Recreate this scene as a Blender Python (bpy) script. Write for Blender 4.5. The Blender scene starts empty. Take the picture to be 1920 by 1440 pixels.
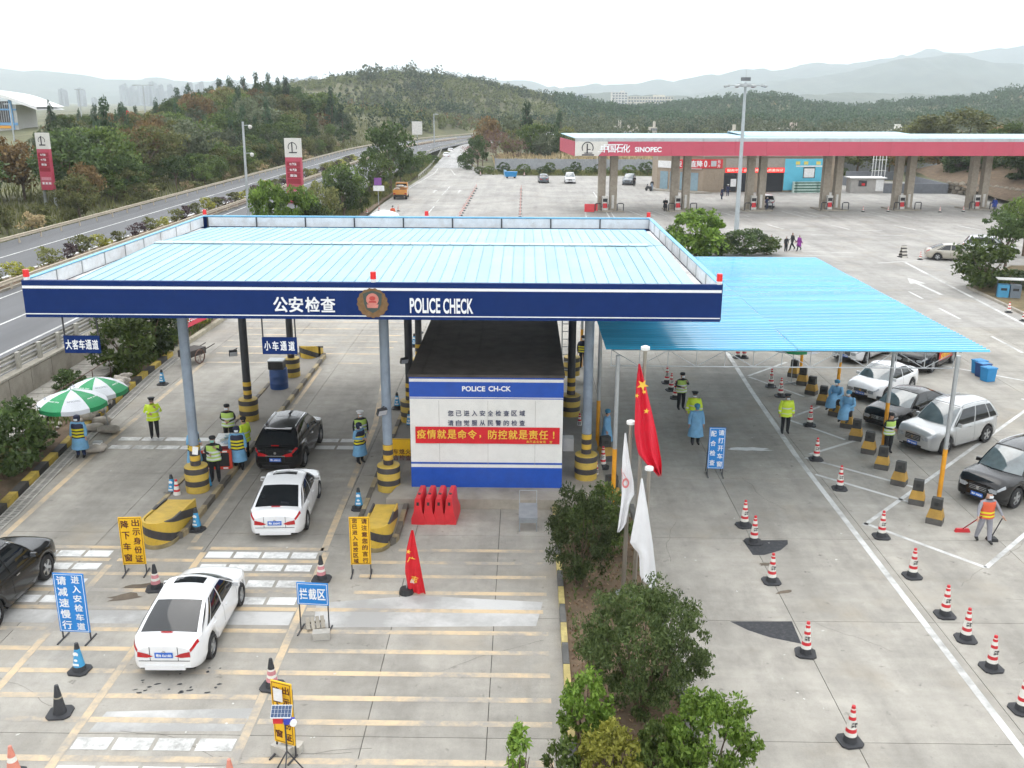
import bpy, bmesh, math, random
import numpy as np
from mathutils import Vector, Matrix
random.seed(7); RNG = np.random.default_rng(7)
scene = bpy.context.scene
COL = scene.collection
R = math.radians
# ------------------------------------------------------------------ camera
F_PX, CAM_H = 1800.0, 13.6
_th = math.atan((720 - 192) / F_PX)
_yaw = math.atan(23 / F_PX * math.cos(_th))
_roll = R(0.25)
_Z = Matrix.Rotation(_yaw, 3, 'Z')
FWD = _Z @ Vector((0, math.cos(_th), -math.sin(_th)))
_up = _Z @ Vector((0, math.sin(_th), math.cos(_th)))
_rt = _Z @ Vector((1, 0, 0))
RT = _rt * math.cos(_roll) + _up * math.sin(_roll)
UP = _up * math.cos(_roll) - _rt * math.sin(_roll)
cd = bpy.data.cameras.new('camera'); cam = bpy.data.objects.new('camera', cd); COL.objects.link(cam)
cam.matrix_world = Matrix(((RT.x, UP.x, -FWD.x, 0), (RT.y, UP.y, -FWD.y, 0), (RT.z, UP.z, -FWD.z, CAM_H), (0, 0, 0, 1)))
cd.sensor_width = 36; cd.lens = 36 * F_PX / 1920; cd.clip_start = 0.2; cd.clip_end = 40000
scene.camera = cam
# ------------------------------------------------------------------ sky, sun, exposure
SUN_EL, SUN_AZ = R(62), R(-12)          # the veiled sun stands ahead of the camera, a little to the left
world = bpy.data.worlds.new('World'); scene.world = world; world.use_nodes = True
nt = world.node_tree; nt.nodes.clear()
sk = nt.nodes.new('ShaderNodeTexSky'); sk.sky_type = 'NISHITA'; sk.sun_disc = False
sk.sun_elevation = SUN_EL; sk.sun_rotation = SUN_AZ
sk.air_density = 1.0; sk.dust_density = 2.0; sk.ozone_density = 1.0; sk.altitude = 100
hs = nt.nodes.new('ShaderNodeHueSaturation'); hs.inputs['Saturation'].default_value = 0.28; hs.inputs['Value'].default_value = 1.0
bg = nt.nodes.new('ShaderNodeBackground'); bg.inputs['Strength'].default_value = 0.15
wo = nt.nodes.new('ShaderNodeOutputWorld')
veil = nt.nodes.new('ShaderNodeMix'); veil.data_type = 'RGBA'; veil.inputs[0].default_value = 0.72; veil.inputs[7].default_value = (11.0, 11.3, 11.6, 1)   # even high cloud
nt.links.new(sk.outputs[0], hs.inputs['Color']); nt.links.new(hs.outputs[0], veil.inputs[6]); nt.links.new(veil.outputs[2], bg.inputs['Color']); nt.links.new(bg.outputs[0], wo.inputs['Surface'])
sl = bpy.data.lights.new('sun', 'SUN'); sl.energy = 0.55; sl.angle = R(40); sl.color = (1.0, 0.965, 0.91)
sun = bpy.data.objects.new('sun', sl); COL.objects.link(sun)
_sd = Vector((math.sin(SUN_AZ) * math.cos(SUN_EL), math.cos(SUN_AZ) * math.cos(SUN_EL), math.sin(SUN_EL)))
sun.rotation_euler = (-_sd).to_track_quat('-Z', 'Y').to_euler(); sun.location = (0, 0, 60)
vs = scene.view_settings; vs.view_transform = 'Standard'; vs.look = 'None'; vs.exposure = 0.52; vs.gamma = 1.0; vs.use_curve_mapping = False
scene.render.engine = 'CYCLES'
cy = scene.cycles; cy.use_denoising = True; cy.max_bounces = 5; cy.diffuse_bounces = 3; cy.glossy_bounces = 2
cy.transmission_bounces = 4; cy.transparent_max_bounces = 6; cy.volume_bounces = 1; cy.caustics_reflective = False; cy.caustics_refractive = False
cy.sample_clamp_indirect = 4.0; cy.use_adaptive_sampling = True; cy.adaptive_threshold = 0.04
try: cy.denoiser = 'OPENIMAGEDENOISE'
except Exception: pass

# ------------------------------------------------------------------ where a point of the view lies in the place
def _ray(px, py): return FWD + RT * ((px - 960) / F_PX) + UP * ((720 - py) / F_PX)
def P(px, py, h=0.0):
    d = _ray(px, py); t = (h - CAM_H) / d.z
    return Vector((d.x * t, d.y * t, h))
def PY(px, py, Y):
    d = _ray(px, py); t = Y / d.y
    return Vector((d.x * t, Y, CAM_H + d.z * t))

# ------------------------------------------------------------------ objects
KIDS = {}
def link(o, parent=None):
    COL.objects.link(o)
    if parent is not None:
        o.parent = parent; KIDS.setdefault(parent.name, []).append(o)
    return o
def tag(o, label=None, cat=None, group=None, kind=None):
    if label: o['label'] = label
    if cat: o['category'] = cat
    if group: o['group'] = group
    if kind: o['kind'] = kind
    return o
def thing(name, label, cat, loc=(0, 0, 0), rz=0.0, group=None, kind=None):
    o = bpy.data.objects.new(name, None); o.empty_display_size = 0.2; link(o)
    o.location = loc; o.rotation_euler = (0, 0, rz)
    return tag(o, label, cat, group, kind)
def ob(name, mesh, parent=None, loc=(0, 0, 0), rot=(0, 0, 0), scale=None):
    o = bpy.data.objects.new(name, mesh); link(o, parent); o.location = loc; o.rotation_euler = rot
    if scale is not None: o.scale = scale if hasattr(scale, '__len__') else (scale,) * 3
    return o
def dup(o, loc=None, rz=None, label=None, group=None, parent=None, scale=None):
    c = o.copy(); link(c, parent)
    for k in KIDS.get(o.name, []): dup(k, parent=c)
    if loc is not None: c.location = loc
    if rz is not None: c.rotation_euler = (0, 0, rz)
    if label: c['label'] = label
    if group: c['group'] = group
    if scale is not None: c.scale = scale if hasattr(scale, '__len__') else (scale,) * 3
    return c

class MB:
    def __init__(s): s.v = []; s.f = []; s.m = []
    def add(s, vs, fs, mi=0):
        b = len(s.v); s.v += [tuple(p) for p in vs]
        for i, f in enumerate(fs):
            s.f.append(tuple(b + k for k in f)); s.m.append(mi[i] if isinstance(mi, (list, tuple)) else mi)
        return s
    def quad(s, a, b, c, d, mi=0): return s.add([a, b, c, d], [(0, 1, 2, 3)], mi)
    def poly(s, pts, mi=0): return s.add(pts, [tuple(range(len(pts)))], mi)
    def box(s, c, d, mi=0, rz=0.0, taper=1.0, rx=0.0):
        hx, hy, hz = d[0] / 2, d[1] / 2, d[2] / 2
        M = Matrix.Rotation(rz, 3, 'Z') @ Matrix.Rotation(rx, 3, 'X')
        pts = []
        for z, k in ((-hz, 1.0), (hz, taper)):
            for x, y in ((-hx, -hy), (hx, -hy), (hx, hy), (-hx, hy)):
                pts.append(Vector(c) + M @ Vector((x * k, y * k, z)))
        return s.add(pts, [(3, 2, 1, 0), (4, 5, 6, 7), (0, 1, 5, 4), (1, 2, 6, 5), (2, 3, 7, 6), (3, 0, 4, 7)], mi)
    def bar(s, a, b, w, h=None, mi=0):
        a, b = Vector(a), Vector(b); h = h or w; d = (b - a)
        if d.length < 1e-6: return s
        d = d.normalized(); side = d.cross(Vector((0, 0, 1)))
        if side.length < 1e-3: side = Vector((1, 0, 0))
        side.normalize(); up = side.cross(d).normalized()
        pts = [p + side * (sx * w / 2) + up * (sy * h / 2) for p in (a, b) for sx, sy in ((-1, -1), (1, -1), (1, 1), (-1, 1))]
        return s.add(pts, [(3, 2, 1, 0), (4, 5, 6, 7), (0, 1, 5, 4), (1, 2, 6, 5), (2, 3, 7, 6), (3, 0, 4, 7)], mi)
    def cyl(s, a, b, r0, r1=None, n=10, mi=0, caps=True):
        a, b = Vector(a), Vector(b); r1 = r0 if r1 is None else r1; d = (b - a).normalized()
        u = d.cross(Vector((0, 0, 1)))
        if u.length < 1e-3: u = Vector((1, 0, 0))
        u.normalize(); w = d.cross(u)
        pts = [];
        for p, r in ((a, r0), (b, r1)):
            for k in range(n):
                t = 2 * math.pi * k / n; pts.append(p + (u * math.cos(t) + w * math.sin(t)) * r)
        fs = [(k, (k + 1) % n, n + (k + 1) % n, n + k) for k in range(n)]
        if caps: fs += [tuple(range(n - 1, -1, -1)), tuple(range(n, 2 * n))]
        return s.add(pts, fs, mi)
    def tube(s, path, r, n=6, mi=0):
        path = [Vector(p) for p in path]; rs = r if hasattr(r, '__len__') else [r] * len(path); pts = []; prev = None
        for i, p in enumerate(path):
            d = (path[min(i + 1, len(path) - 1)] - path[max(i - 1, 0)])
            d = d.normalized() if d.length > 1e-9 else Vector((0, 0, 1))
            u = prev - d * prev.dot(d) if prev is not None else d.cross(Vector((0.31, 0.11, 0.94)))
            if u.length < 1e-4: u = d.cross(Vector((1, 0, 0)))
            u.normalize(); prev = u; w = d.cross(u)
            for k in range(n):
                t = 2 * math.pi * k / n; pts.append(p + (u * math.cos(t) + w * math.sin(t)) * rs[i])
        fs = [(i * n + k, i * n + (k + 1) % n, (i + 1) * n + (k + 1) % n, (i + 1) * n + k) for i in range(len(path) - 1) for k in range(n)]
        fs += [tuple(range(n - 1, -1, -1)), tuple(range((len(path) - 1) * n, len(path) * n))]
        return s.add(pts, fs, mi)
    def lathe(s, prof, n=16, mi=0, c=(0, 0, 0), caps=True):
        pts = []; fs = []; ms = []
        for r, z in prof:
            for k in range(n):
                t = 2 * math.pi * k / n; pts.append((c[0] + r * math.cos(t), c[1] + r * math.sin(t), c[2] + z))
        for i in range(len(prof) - 1):
            for k in range(n):
                fs.append((i * n + k, i * n + (k + 1) % n, (i + 1) * n + (k + 1) % n, (i + 1) * n + k)); ms.append(mi[i] if isinstance(mi, (list, tuple)) else mi)
        if caps:
            fs.append(tuple(range((len(prof) - 1) * n, len(prof) * n))); ms.append(ms[-1])
            fs.append(tuple(range(n - 1, -1, -1))); ms.append(ms[0])
        return s.add(pts, fs, ms)
    def prism(s, pts2, z0, z1, mi=0):
        n = len(pts2); pts = [(x, y, z0) for x, y in pts2] + [(x, y, z1) for x, y in pts2]
        fs = [tuple(range(n - 1, -1, -1)), tuple(range(n, 2 * n))] + [(k, (k + 1) % n, n + (k + 1) % n, n + k) for k in range(n)]
        return s.add(pts, fs, mi)
    def grid(s, fn, nu, nv, mi=0, closed=False):
        pts = [fn(i / (nu - 1), j / (nv - 1)) for i in range(nu) for j in range(nv)]
        fs = [(i * nv + j, (i + 1) * nv + j, (i + 1) * nv + j + 1, i * nv + j + 1) for i in range(nu - 1) for j in range(nv - 1)]
        return s.add(pts, fs, mi)
    def mesh(s, name, mats, smooth=None):
        me = bpy.data.meshes.new(name); me.from_pydata(s.v, [], s.f)
        for m in (mats if isinstance(mats, (list, tuple)) else [mats]): me.materials.append(m)
        if any(s.m): me.polygons.foreach_set('material_index', s.m)
        if smooth:
            me.polygons.foreach_set('use_smooth', [True] * len(s.f)); me.update()
            me.set_sharp_from_angle(angle=R(smooth))
        me.update(); return me
    def build(s, name, mats, parent=None, loc=(0, 0, 0), rot=(0, 0, 0), smooth=None):
        return ob(name, s.mesh(name, mats, smooth), parent, loc, rot)

# ------------------------------------------------------------------ materials
def _n(nt, t, **k):
    n = nt.nodes.new(t)
    for a, b in k.items():
        if hasattr(n, a): setattr(n, a, b)
        else: n.inputs[a.replace('_', ' ')].default_value = b
    return n
MATS = {}
def mat(name, col, rough=0.6, metal=0.0, var=0.12, scale=3.0, dirt=0.0, dirtcol=(0.09, 0.075, 0.06), coat=0.0, bump=0.0, bscale=40.0, spec=0.5, rand=0.0, emit=0.0, island=0.0, dscale=1.2, aniso=None, ior=None):
    if name in MATS: return MATS[name]
    m = bpy.data.materials.new(name); m.use_nodes = True; nt = m.node_tree; L = nt.links
    b = nt.nodes['Principled BSDF']; b.inputs['Roughness'].default_value = rough; b.inputs['Metallic'].default_value = metal
    b.inputs['Specular IOR Level'].default_value = spec; b.inputs['Coat Weight'].default_value = coat; b.inputs['Coat Roughness'].default_value = 0.06
    if ior: b.inputs['IOR'].default_value = ior
    c4 = (*col, 1.0)
    geo = _n(nt, 'ShaderNodeNewGeometry')
    src = geo.outputs['Position']
    if aniso is not None:
        mp = _n(nt, 'ShaderNodeVectorMath', operation='MULTIPLY'); mp.inputs[1].default_value = aniso; L.new(src, mp.inputs[0]); src = mp.outputs[0]
    out = None
    if var > 0:
        tx = _n(nt, 'ShaderNodeTexNoise', Scale=scale, Detail=5.0, Roughness=0.62); L.new(src, tx.inputs['Vector'])
        mr = _n(nt, 'ShaderNodeMapRange'); mr.inputs['From Min'].default_value = 0.28; mr.inputs['From Max'].default_value = 0.72
        mr.inputs['To Min'].default_value = 1 - var; mr.inputs['To Max'].default_value = 1 + var; L.new(tx.outputs['Fac'], mr.inputs['Value'])
        fac = mr.outputs['Result']
        if rand > 0 or island > 0:
            if island > 0: rs = geo.outputs['Random Per Island']; amt = island
            else: rs = _n(nt, 'ShaderNodeObjectInfo').outputs['Random']; amt = rand
            m2 = _n(nt, 'ShaderNodeMapRange'); m2.inputs['To Min'].default_value = 1 - amt; m2.inputs['To Max'].default_value = 1 + amt; L.new(rs, m2.inputs['Value'])
            mm = _n(nt, 'ShaderNodeMath', operation='MULTIPLY'); L.new(fac, mm.inputs[0]); L.new(m2.outputs['Result'], mm.inputs[1]); fac = mm.outputs[0]
        vm = _n(nt, 'ShaderNodeVectorMath', operation='SCALE'); vm.inputs[0].default_value = col; L.new(fac, vm.inputs['Scale']); out = vm.outputs[0]
    if dirt > 0:
        td = _n(nt, 'ShaderNodeTexNoise', Scale=dscale, Detail=8.0, Roughness=0.7); L.new(src, td.inputs['Vector'])
        md = _n(nt, 'ShaderNodeMapRange'); md.inputs['From Min'].default_value = 0.48; md.inputs['From Max'].default_value = 0.75; md.inputs['To Max'].default_value = dirt
        L.new(td.outputs['Fac'], md.inputs['Value'])
        mx = _n(nt, 'ShaderNodeMix', data_type='RGBA'); mx.inputs['B'].default_value = (*dirtcol, 1)
        mx.inputs[6].default_value = c4; mx.inputs[7].default_value = (*dirtcol, 1)
        L.new(md.outputs['Result'], mx.inputs[0])
        if out is not None: L.new(out, mx.inputs[6])
        out = mx.outputs[2]
    if out is not None: L.new(out, b.inputs['Base Color'])
    else: b.inputs['Base Color'].default_value = c4
    if bump > 0:
        tb = _n(nt, 'ShaderNodeTexNoise', Scale=bscale, Detail=4.0); L.new(src, tb.inputs['Vector'])
        bp = _n(nt, 'ShaderNodeBump', Strength=bump, Distance=0.02); L.new(tb.outputs['Fac'], bp.inputs['Height']); L.new(bp.outputs[0], b.inputs['Normal'])
    if emit > 0:
        b.inputs['Emission Color'].default_value = c4; b.inputs['Emission Strength'].default_value = emit
    MATS[name] = m; return m
def leafmat(name, col, col2=None, trans=0.35, spread=0.35):
    """leaf colour varies leaf by leaf and tree by tree; some light passes through"""
    if name in MATS: return MATS[name]
    m = bpy.data.materials.new(name); m.use_nodes = True; nt = m.node_tree; L = nt.links; nt.nodes.clear()
    out = _n(nt, 'ShaderNodeOutputMaterial'); geo = _n(nt, 'ShaderNodeNewGeometry'); oi = _n(nt, 'ShaderNodeObjectInfo')
    mx = _n(nt, 'ShaderNodeMix', data_type='RGBA'); mx.inputs[6].default_value = (*col, 1); mx.inputs[7].default_value = (*(col2 or tuple(c * 1.5 for c in col)), 1)
    L.new(geo.outputs['Random Per Island'], mx.inputs[0])
    mr = _n(nt, 'ShaderNodeMapRange'); mr.inputs['To Min'].default_value = 1 - spread; mr.inputs['To Max'].default_value = 1 + spread; L.new(oi.outputs['Random'], mr.inputs['Value'])
    tx = _n(nt, 'ShaderNodeTexNoise', Scale=0.9, Detail=3.0); L.new(geo.outputs['Position'], tx.inputs['Vector'])
    m3 = _n(nt, 'ShaderNodeMapRange'); m3.inputs['From Min'].default_value = 0.3; m3.inputs['From Max'].default_value = 0.7; m3.inputs['To Min'].default_value = 0.7; m3.inputs['To Max'].default_value = 1.3; L.new(tx.outputs['Fac'], m3.inputs['Value'])
    mm = _n(nt, 'ShaderNodeMath', operation='MULTIPLY'); L.new(mr.outputs['Result'], mm.inputs[0]); L.new(m3.outputs['Result'], mm.inputs[1])
    sc = _n(nt, 'ShaderNodeVectorMath', operation='SCALE'); L.new(mx.outputs[2], sc.inputs[0]); L.new(mm.outputs[0], sc.inputs['Scale'])
    df = _n(nt, 'ShaderNodeBsdfPrincipled'); df.inputs['Roughness'].default_value = 0.55; df.inputs['Specular IOR Level'].default_value = 0.3; L.new(sc.outputs[0], df.inputs['Base Color'])
    tr = _n(nt, 'ShaderNodeBsdfTranslucent'); L.new(sc.outputs[0], tr.inputs['Color'])
    ms = _n(nt, 'ShaderNodeMixShader'); ms.inputs[0].default_value = trans; L.new(df.outputs[0], ms.inputs[1]); L.new(tr.outputs[0], ms.inputs[2]); L.new(ms.outputs[0], out.inputs['Surface'])
    MATS[name] = m; return m
def paintmat(name, col, under=(0.27, 0.265, 0.25), wear=0.5, scale=2.2):
    """worn road paint: patches of the concrete show through"""
    if name in MATS: return MATS[name]
    m = bpy.data.materials.new(name); m.use_nodes = True; nt = m.node_tree; L = nt.links; b = nt.nodes['Principled BSDF']; b.inputs['Roughness'].default_value = 0.7
    geo = _n(nt, 'ShaderNodeNewGeometry')
    t1 = _n(nt, 'ShaderNodeTexNoise', Scale=scale, Detail=9.0, Roughness=0.75); L.new(geo.outputs['Position'], t1.inputs['Vector'])
    t2 = _n(nt, 'ShaderNodeTexNoise', Scale=0.35, Detail=3.0); L.new(geo.outputs['Position'], t2.inputs['Vector'])
    ad = _n(nt, 'ShaderNodeMath', operation='ADD'); L.new(t1.outputs['Fac'], ad.inputs[0]); L.new(t2.outputs['Fac'], ad.inputs[1])
    mr = _n(nt, 'ShaderNodeMapRange'); c = 1.3 - 0.45 * wear; mr.inputs['From Min'].default_value = c - 0.16; mr.inputs['From Max'].default_value = c + 0.16
    mr.inputs['To Max'].default_value = 0.9; L.new(ad.outputs[0], mr.inputs['Value'])
    mx = _n(nt, 'ShaderNodeMix', data_type='RGBA'); mx.inputs[6].default_value = (*col, 1); mx.inputs[7].default_value = (*under, 1)
    L.new(mr.outputs['Result'], mx.inputs[0]); L.new(mx.outputs[2], b.inputs['Base Color'])
    MATS[name] = m; return m
def concrete(name, col, joint=None, rand=0.07, streak=0.10):
    """pavement concrete: tone of each slab, long tyre streaks, blotches, dark spots and hairline grain"""
    if name in MATS: return MATS[name]
    m = bpy.data.materials.new(name); m.use_nodes = True; nt = m.node_tree; L = nt.links; b = nt.nodes['Principled BSDF']; b.inputs['Roughness'].default_value = 0.82
    geo = _n(nt, 'ShaderNodeNewGeometry'); pos = geo.outputs['Position']; oi = _n(nt, 'ShaderNodeObjectInfo')
    def noise(scale, detail, mul=None, rough=0.6):
        s = pos
        if mul:
            v = _n(nt, 'ShaderNodeVectorMath', operation='MULTIPLY'); v.inputs[1].default_value = mul; L.new(pos, v.inputs[0]); s = v.outputs[0]
        t = _n(nt, 'ShaderNodeTexNoise', Scale=scale, Detail=detail, Roughness=rough); L.new(s, t.inputs['Vector']); return t.outputs['Fac']
    def rng(x, a, bb, lo, hi):
        r = _n(nt, 'ShaderNodeMapRange'); r.inputs['From Min'].default_value = a; r.inputs['From Max'].default_value = bb; r.inputs['To Min'].default_value = lo; r.inputs['To Max'].default_value = hi
        L.new(x, r.inputs['Value']); return r.outputs['Result']
    def mul(a, c):
        k = _n(nt, 'ShaderNodeMath', operation='MULTIPLY'); L.new(a, k.inputs[0]); L.new(c, k.inputs[1]); return k.outputs[0]
    f = rng(noise(0.16, 6, rough=0.7), 0.3, 0.7, 0.72, 1.22)
    f = mul(f, rng(noise(1.6, 9, rough=0.72), 0.3, 0.7, 0.87, 1.13))
    f = mul(f, rng(noise(1.0, 5, (0.9, 0.05, 1)), 0.3, 0.7, 1 - streak * 1.5, 1 + streak * 1.2))
    f = mul(f, rng(noise(1.0, 5, (0.12, 2.2, 1)), 0.35, 0.7, 1 - streak * 0.6, 1 + streak * 0.5))
    f = mul(f, rng(noise(30.0, 3), 0.3, 0.7, 0.93, 1.07))
    f = mul(f, rng(noise(2.6, 8, rough=0.62), 0.64, 0.72, 1.0, 0.5))
    f = mul(f, rng(noise(0.55, 10, (1, .35, 1), rough=0.78), 0.52, 0.75, 1.0, 0.72))
    f = mul(f, rng(noise(0.23, 8, rough=0.75), 0.56, 0.8, 1.0, 1.4))
    f = mul(f, rng(noise(0.9, 9, (1, 0.6, 1), rough=0.8), 0.68, 0.8, 1.0, 0.62))
    f = mul(f, rng(oi.outputs['Random'], 0, 1, 1 - rand, 1 + rand))
    v = _n(nt, 'ShaderNodeVectorMath', operation='SCALE'); v.inputs[0].default_value = col; L.new(f, v.inputs['Scale'])
    mx = _n(nt, 'ShaderNodeMix', data_type='RGBA'); mx.inputs[7].default_value = (col[0] * 1.02, col[1] * 0.9, col[2] * 0.72, 1)
    L.new(rng(noise(0.3, 6), 0.55, 0.75, 0, 0.45), mx.inputs[0]); L.new(v.outputs[0], mx.inputs[6])
    L.new(mx.outputs[2], b.inputs['Base Color'])
    bp = _n(nt, 'ShaderNodeBump', Strength=0.25, Distance=0.01); L.new(noise(60, 3), bp.inputs['Height']); L.new(bp.outputs[0], b.inputs['Normal'])
    MATS[name] = m; return m

M_WHITE = mat('white_paint', (0.78, 0.78, 0.77), 0.45, dirt=0.15)
M_BLACK = mat('black_rubber', (0.02, 0.02, 0.021), 0.6, var=0.2)
M_STEEL = mat('galvanised_steel', (0.42, 0.44, 0.45), 0.42, 0.55, var=0.15, scale=2)
M_DSTEEL = mat('dark_steel', (0.06, 0.06, 0.065), 0.5, 0.2)
M_GREYPAINT = mat('grey_blue_paint', (0.23, 0.28, 0.34), 0.5, dirt=0.35)
M_NAVY = mat('navy_sign_paint', (0.006, 0.026, 0.125), 0.5, var=0.08, spec=0.15, dirt=0.1, dirtcol=(0.015, 0.022, 0.08))
M_BLUE = mat('booth_blue', (0.012, 0.075, 0.40), 0.45, var=0.1, dirt=0.12)
M_RED = mat('red_plastic', (0.62, 0.025, 0.035), 0.45, var=0.12, dirt=0.15)
M_REDCLOTH = mat('red_cloth', (0.60, 0.012, 0.022), 0.7, var=0.1)
M_YEL = mat('hazard_yellow', (0.62, 0.36, 0.025), 0.55, var=0.12, dirt=0.3)
M_HBLACK = mat('hazard_black', (0.028, 0.026, 0.026), 0.6, var=0.2, dirt=0.3, dirtcol=(0.2, 0.17, 0.1))
M_SIGNBLUE = mat('sign_blue', (0.015, 0.20, 0.56), 0.45, var=0.06)
M_SIGNYEL = mat('sign_yellow', (0.80, 0.46, 0.012), 0.45, var=0.06)
M_LETTERW = mat('letter_white', (0.82, 0.83, 0.84), 0.5, var=0.05)
M_LETTERK = mat('letter_dark', (0.03, 0.025, 0.03), 0.6, var=0.05)
M_GOLD = mat('letter_gold', (0.82, 0.50, 0.06), 0.5, var=0.05)
M_CONC = concrete('pavement_concrete', (0.325, 0.305, 0.268))
M_CONC2 = concrete('forecourt_concrete', (0.335, 0.32, 0.295), rand=0.0)
M_WALLCONC = mat('wall_concrete', (0.33, 0.30, 0.25), 0.85, var=0.2, scale=0.8, dirt=0.5, dscale=0.9, bump=0.3)
M_EARTH = mat('bare_earth', (0.14, 0.095, 0.06), 0.95, var=0.35, scale=1.5, dirt=0.6, dirtcol=(0.05, 0.06, 0.025), bump=0.6, bscale=8)
M_GRAVEL = mat('verge_ground', (0.13, 0.115, 0.065), 0.95, var=0.4, scale=0.25, dirt=0.8, dirtcol=(0.055, 0.07, 0.025), dscale=0.12)
M_ASPH = mat('asphalt', (0.125, 0.127, 0.132), 0.85, var=0.16, scale=0.6, aniso=(1.4, 0.05, 1), dirt=0.25, dirtcol=(0.08, 0.08, 0.08), dscale=0.5)
M_LINEW = paintmat('line_white', (0.62, 0.62, 0.60), wear=0.5)
M_LINEY = paintmat('line_yellow', (0.60, 0.46, 0.29), wear=0.66)
M_BARK = mat('bark', (0.12, 0.085, 0.06), 0.9, var=0.3, scale=6, bump=0.5, bscale=20)

# ------------------------------------------------------------------ lettering (the built-in font)
_TXT = {}
def txt_mesh(s, size, bold, extrude, mat_, sx=1.0, line=1.0):
    k = (s, size, bold, extrude, mat_.name, sx, line)
    if k in _TXT: return _TXT[k]
    cjk = any(ord(c) > 0x2e00 for c in s); heavy = bold * .8 * size; bold = 0 if cjk else bold
    cu = bpy.data.curves.new('lettering', 'FONT'); cu.body = s; cu.size = size; cu.align_x = 'CENTER'; cu.align_y = 'CENTER'
    cu.resolution_u = 4; cu.offset = bold * size; cu.extrude = extrude; cu.space_line = line
    o = bpy.data.objects.new('lettering', cu); me = bpy.data.meshes.new_from_object(o)
    n = len(me.vertices); co = np.empty(n * 3, 'f'); me.vertices.foreach_get('co', co); co = co.reshape(-1, 3)
    if n:
        mid = (co.min(0) + co.max(0)) / 2; co[:, 0] -= mid[0]; co[:, 1] -= mid[1]; co[:, 0] *= sx
        me.vertices.foreach_set('co', co.ravel())
    if cjk and heavy > 0 and n:                       # heavier strokes: the thin glyph laid four times, a hair apart
        vv, ff = [], []; fs = [tuple(p.vertices) for p in me.polygons]; bpy.data.meshes.remove(me)
        for i, (dx, dy) in enumerate(((-1, -.7), (1, -.7), (-1, .7), (1, .7))):
            ff += [tuple(k + len(vv) for k in f) for f in fs]; vv += (co + np.array([dx * heavy * sx, dy * heavy, .0006 * i])).tolist()
        me = bpy.data.meshes.new('lettering'); me.from_pydata(vv, [], ff)
    me.materials.clear(); me.materials.append(mat_); me.update(); me.name = 'lettering'
    bpy.data.objects.remove(o); bpy.data.curves.remove(cu); _TXT[k] = me; return me
def lettering(s, size, mat_, parent, loc, rot=(math.pi / 2, 0, 0), bold=0.02, sx=1.0, extrude=0.004, name='lettering'):
    return ob(name, txt_mesh(s, size, bold, extrude, mat_, sx), parent, loc, rot)
def column_text(s, size, mat_, parent, x, y, ztop, pitch, bold=0.02, rot=(math.pi / 2, 0, 0), sx=1.0):
    for i, ch in enumerate(s): lettering(ch, size, mat_, parent, (x, y, ztop - i * pitch), rot, bold, sx)
# ================================================================== the setting
def hx(Y): return 0.0 if Y < 235 else ((Y - 235) / 140.0) ** 2 * 24.0      # the motorway bends away to the right far off
def sstep(a, b, x):
    t = np.clip((x - a) / (b - a), 0, 1); return t * t * (3 - 2 * t)
def vnoise(x, y, s, seed=0):
    x = np.asarray(x, float) / s + seed * 17.3; y = np.asarray(y, float) / s + seed * 9.1
    xi, yi = np.floor(x), np.floor(y); fx, fy = x - xi, y - yi; fx = fx * fx * (3 - 2 * fx); fy = fy * fy * (3 - 2 * fy)
    def h(a, b):
        t = np.sin(a * 127.1 + b * 311.7 + seed * 7.7) * 43758.5453; return t - np.floor(t)
    return (h(xi, yi) * (1 - fx) + h(xi + 1, yi) * fx) * (1 - fy) + (h(xi, yi + 1) * (1 - fx) + h(xi + 1, yi + 1) * fx) * fy
HILLS = [(-82, 340, 9, 45, 75), (-104, 700, 25, 58, 105), (-12, 740, 14, 55, 100), (-170, 560, 5, 50, 60), (-190, 640, 4, 90, 120), (139, 900, 8, 40, 90),
         (217, 900, 16, 36, 80), (350, 900, 11, 42, 80), (457, 900, 23, 45, 80), (570, 900, 12, 60, 90), (290, 640, 3, 60, 40), (420, 660, 5, 60, 40)]
def terrain_h(x, y):
    x = np.asarray(x, float); y = np.asarray(y, float)
    z = np.zeros(np.broadcast(x, y).shape)
    for cx, cy, a, sx, sy in HILLS: z = z + a * np.exp(-((x - cx) / sx) ** 2 / 2 - ((y - cy) / sy) ** 2 / 2)
    hxa = np.where(y < 235, 0.0, ((np.minimum(y, 430) - 235) / 140.0) ** 2 * 24.0)
    left = hxa - 47.0
    off = np.maximum(sstep(0, 22, left - x), sstep(0, 30, x - (hxa - 8)) * sstep(200, 235, y))
    off = np.maximum(off, sstep(400, 450, y))
    z = z * off
    z = z + 1.35 * sstep(0, 4, left - x) * (1 - sstep(380, 450, y)) + (vnoise(x, y, 14, 1) - 0.5) * 1.2 * off + (vnoise(x, y, 45, 2) - 0.4) * 3.0 * off * sstep(200, 320, y)
    emb = sstep(left - 1, left + 1, x) * (1 - sstep(hxa - 25.5, hxa - 24.5, x))
    z = z + 1.36 * emb * (1 - sstep(420, 470, y))
    ramp = sstep(hxa - 24.5, hxa - 23.5, x) * (1 - sstep(hxa - 6, hxa + 4, x)) * sstep(215, 300, y) * (1 - sstep(420, 470, y))
    return z + 1.3 * ramp - 0.12
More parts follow.
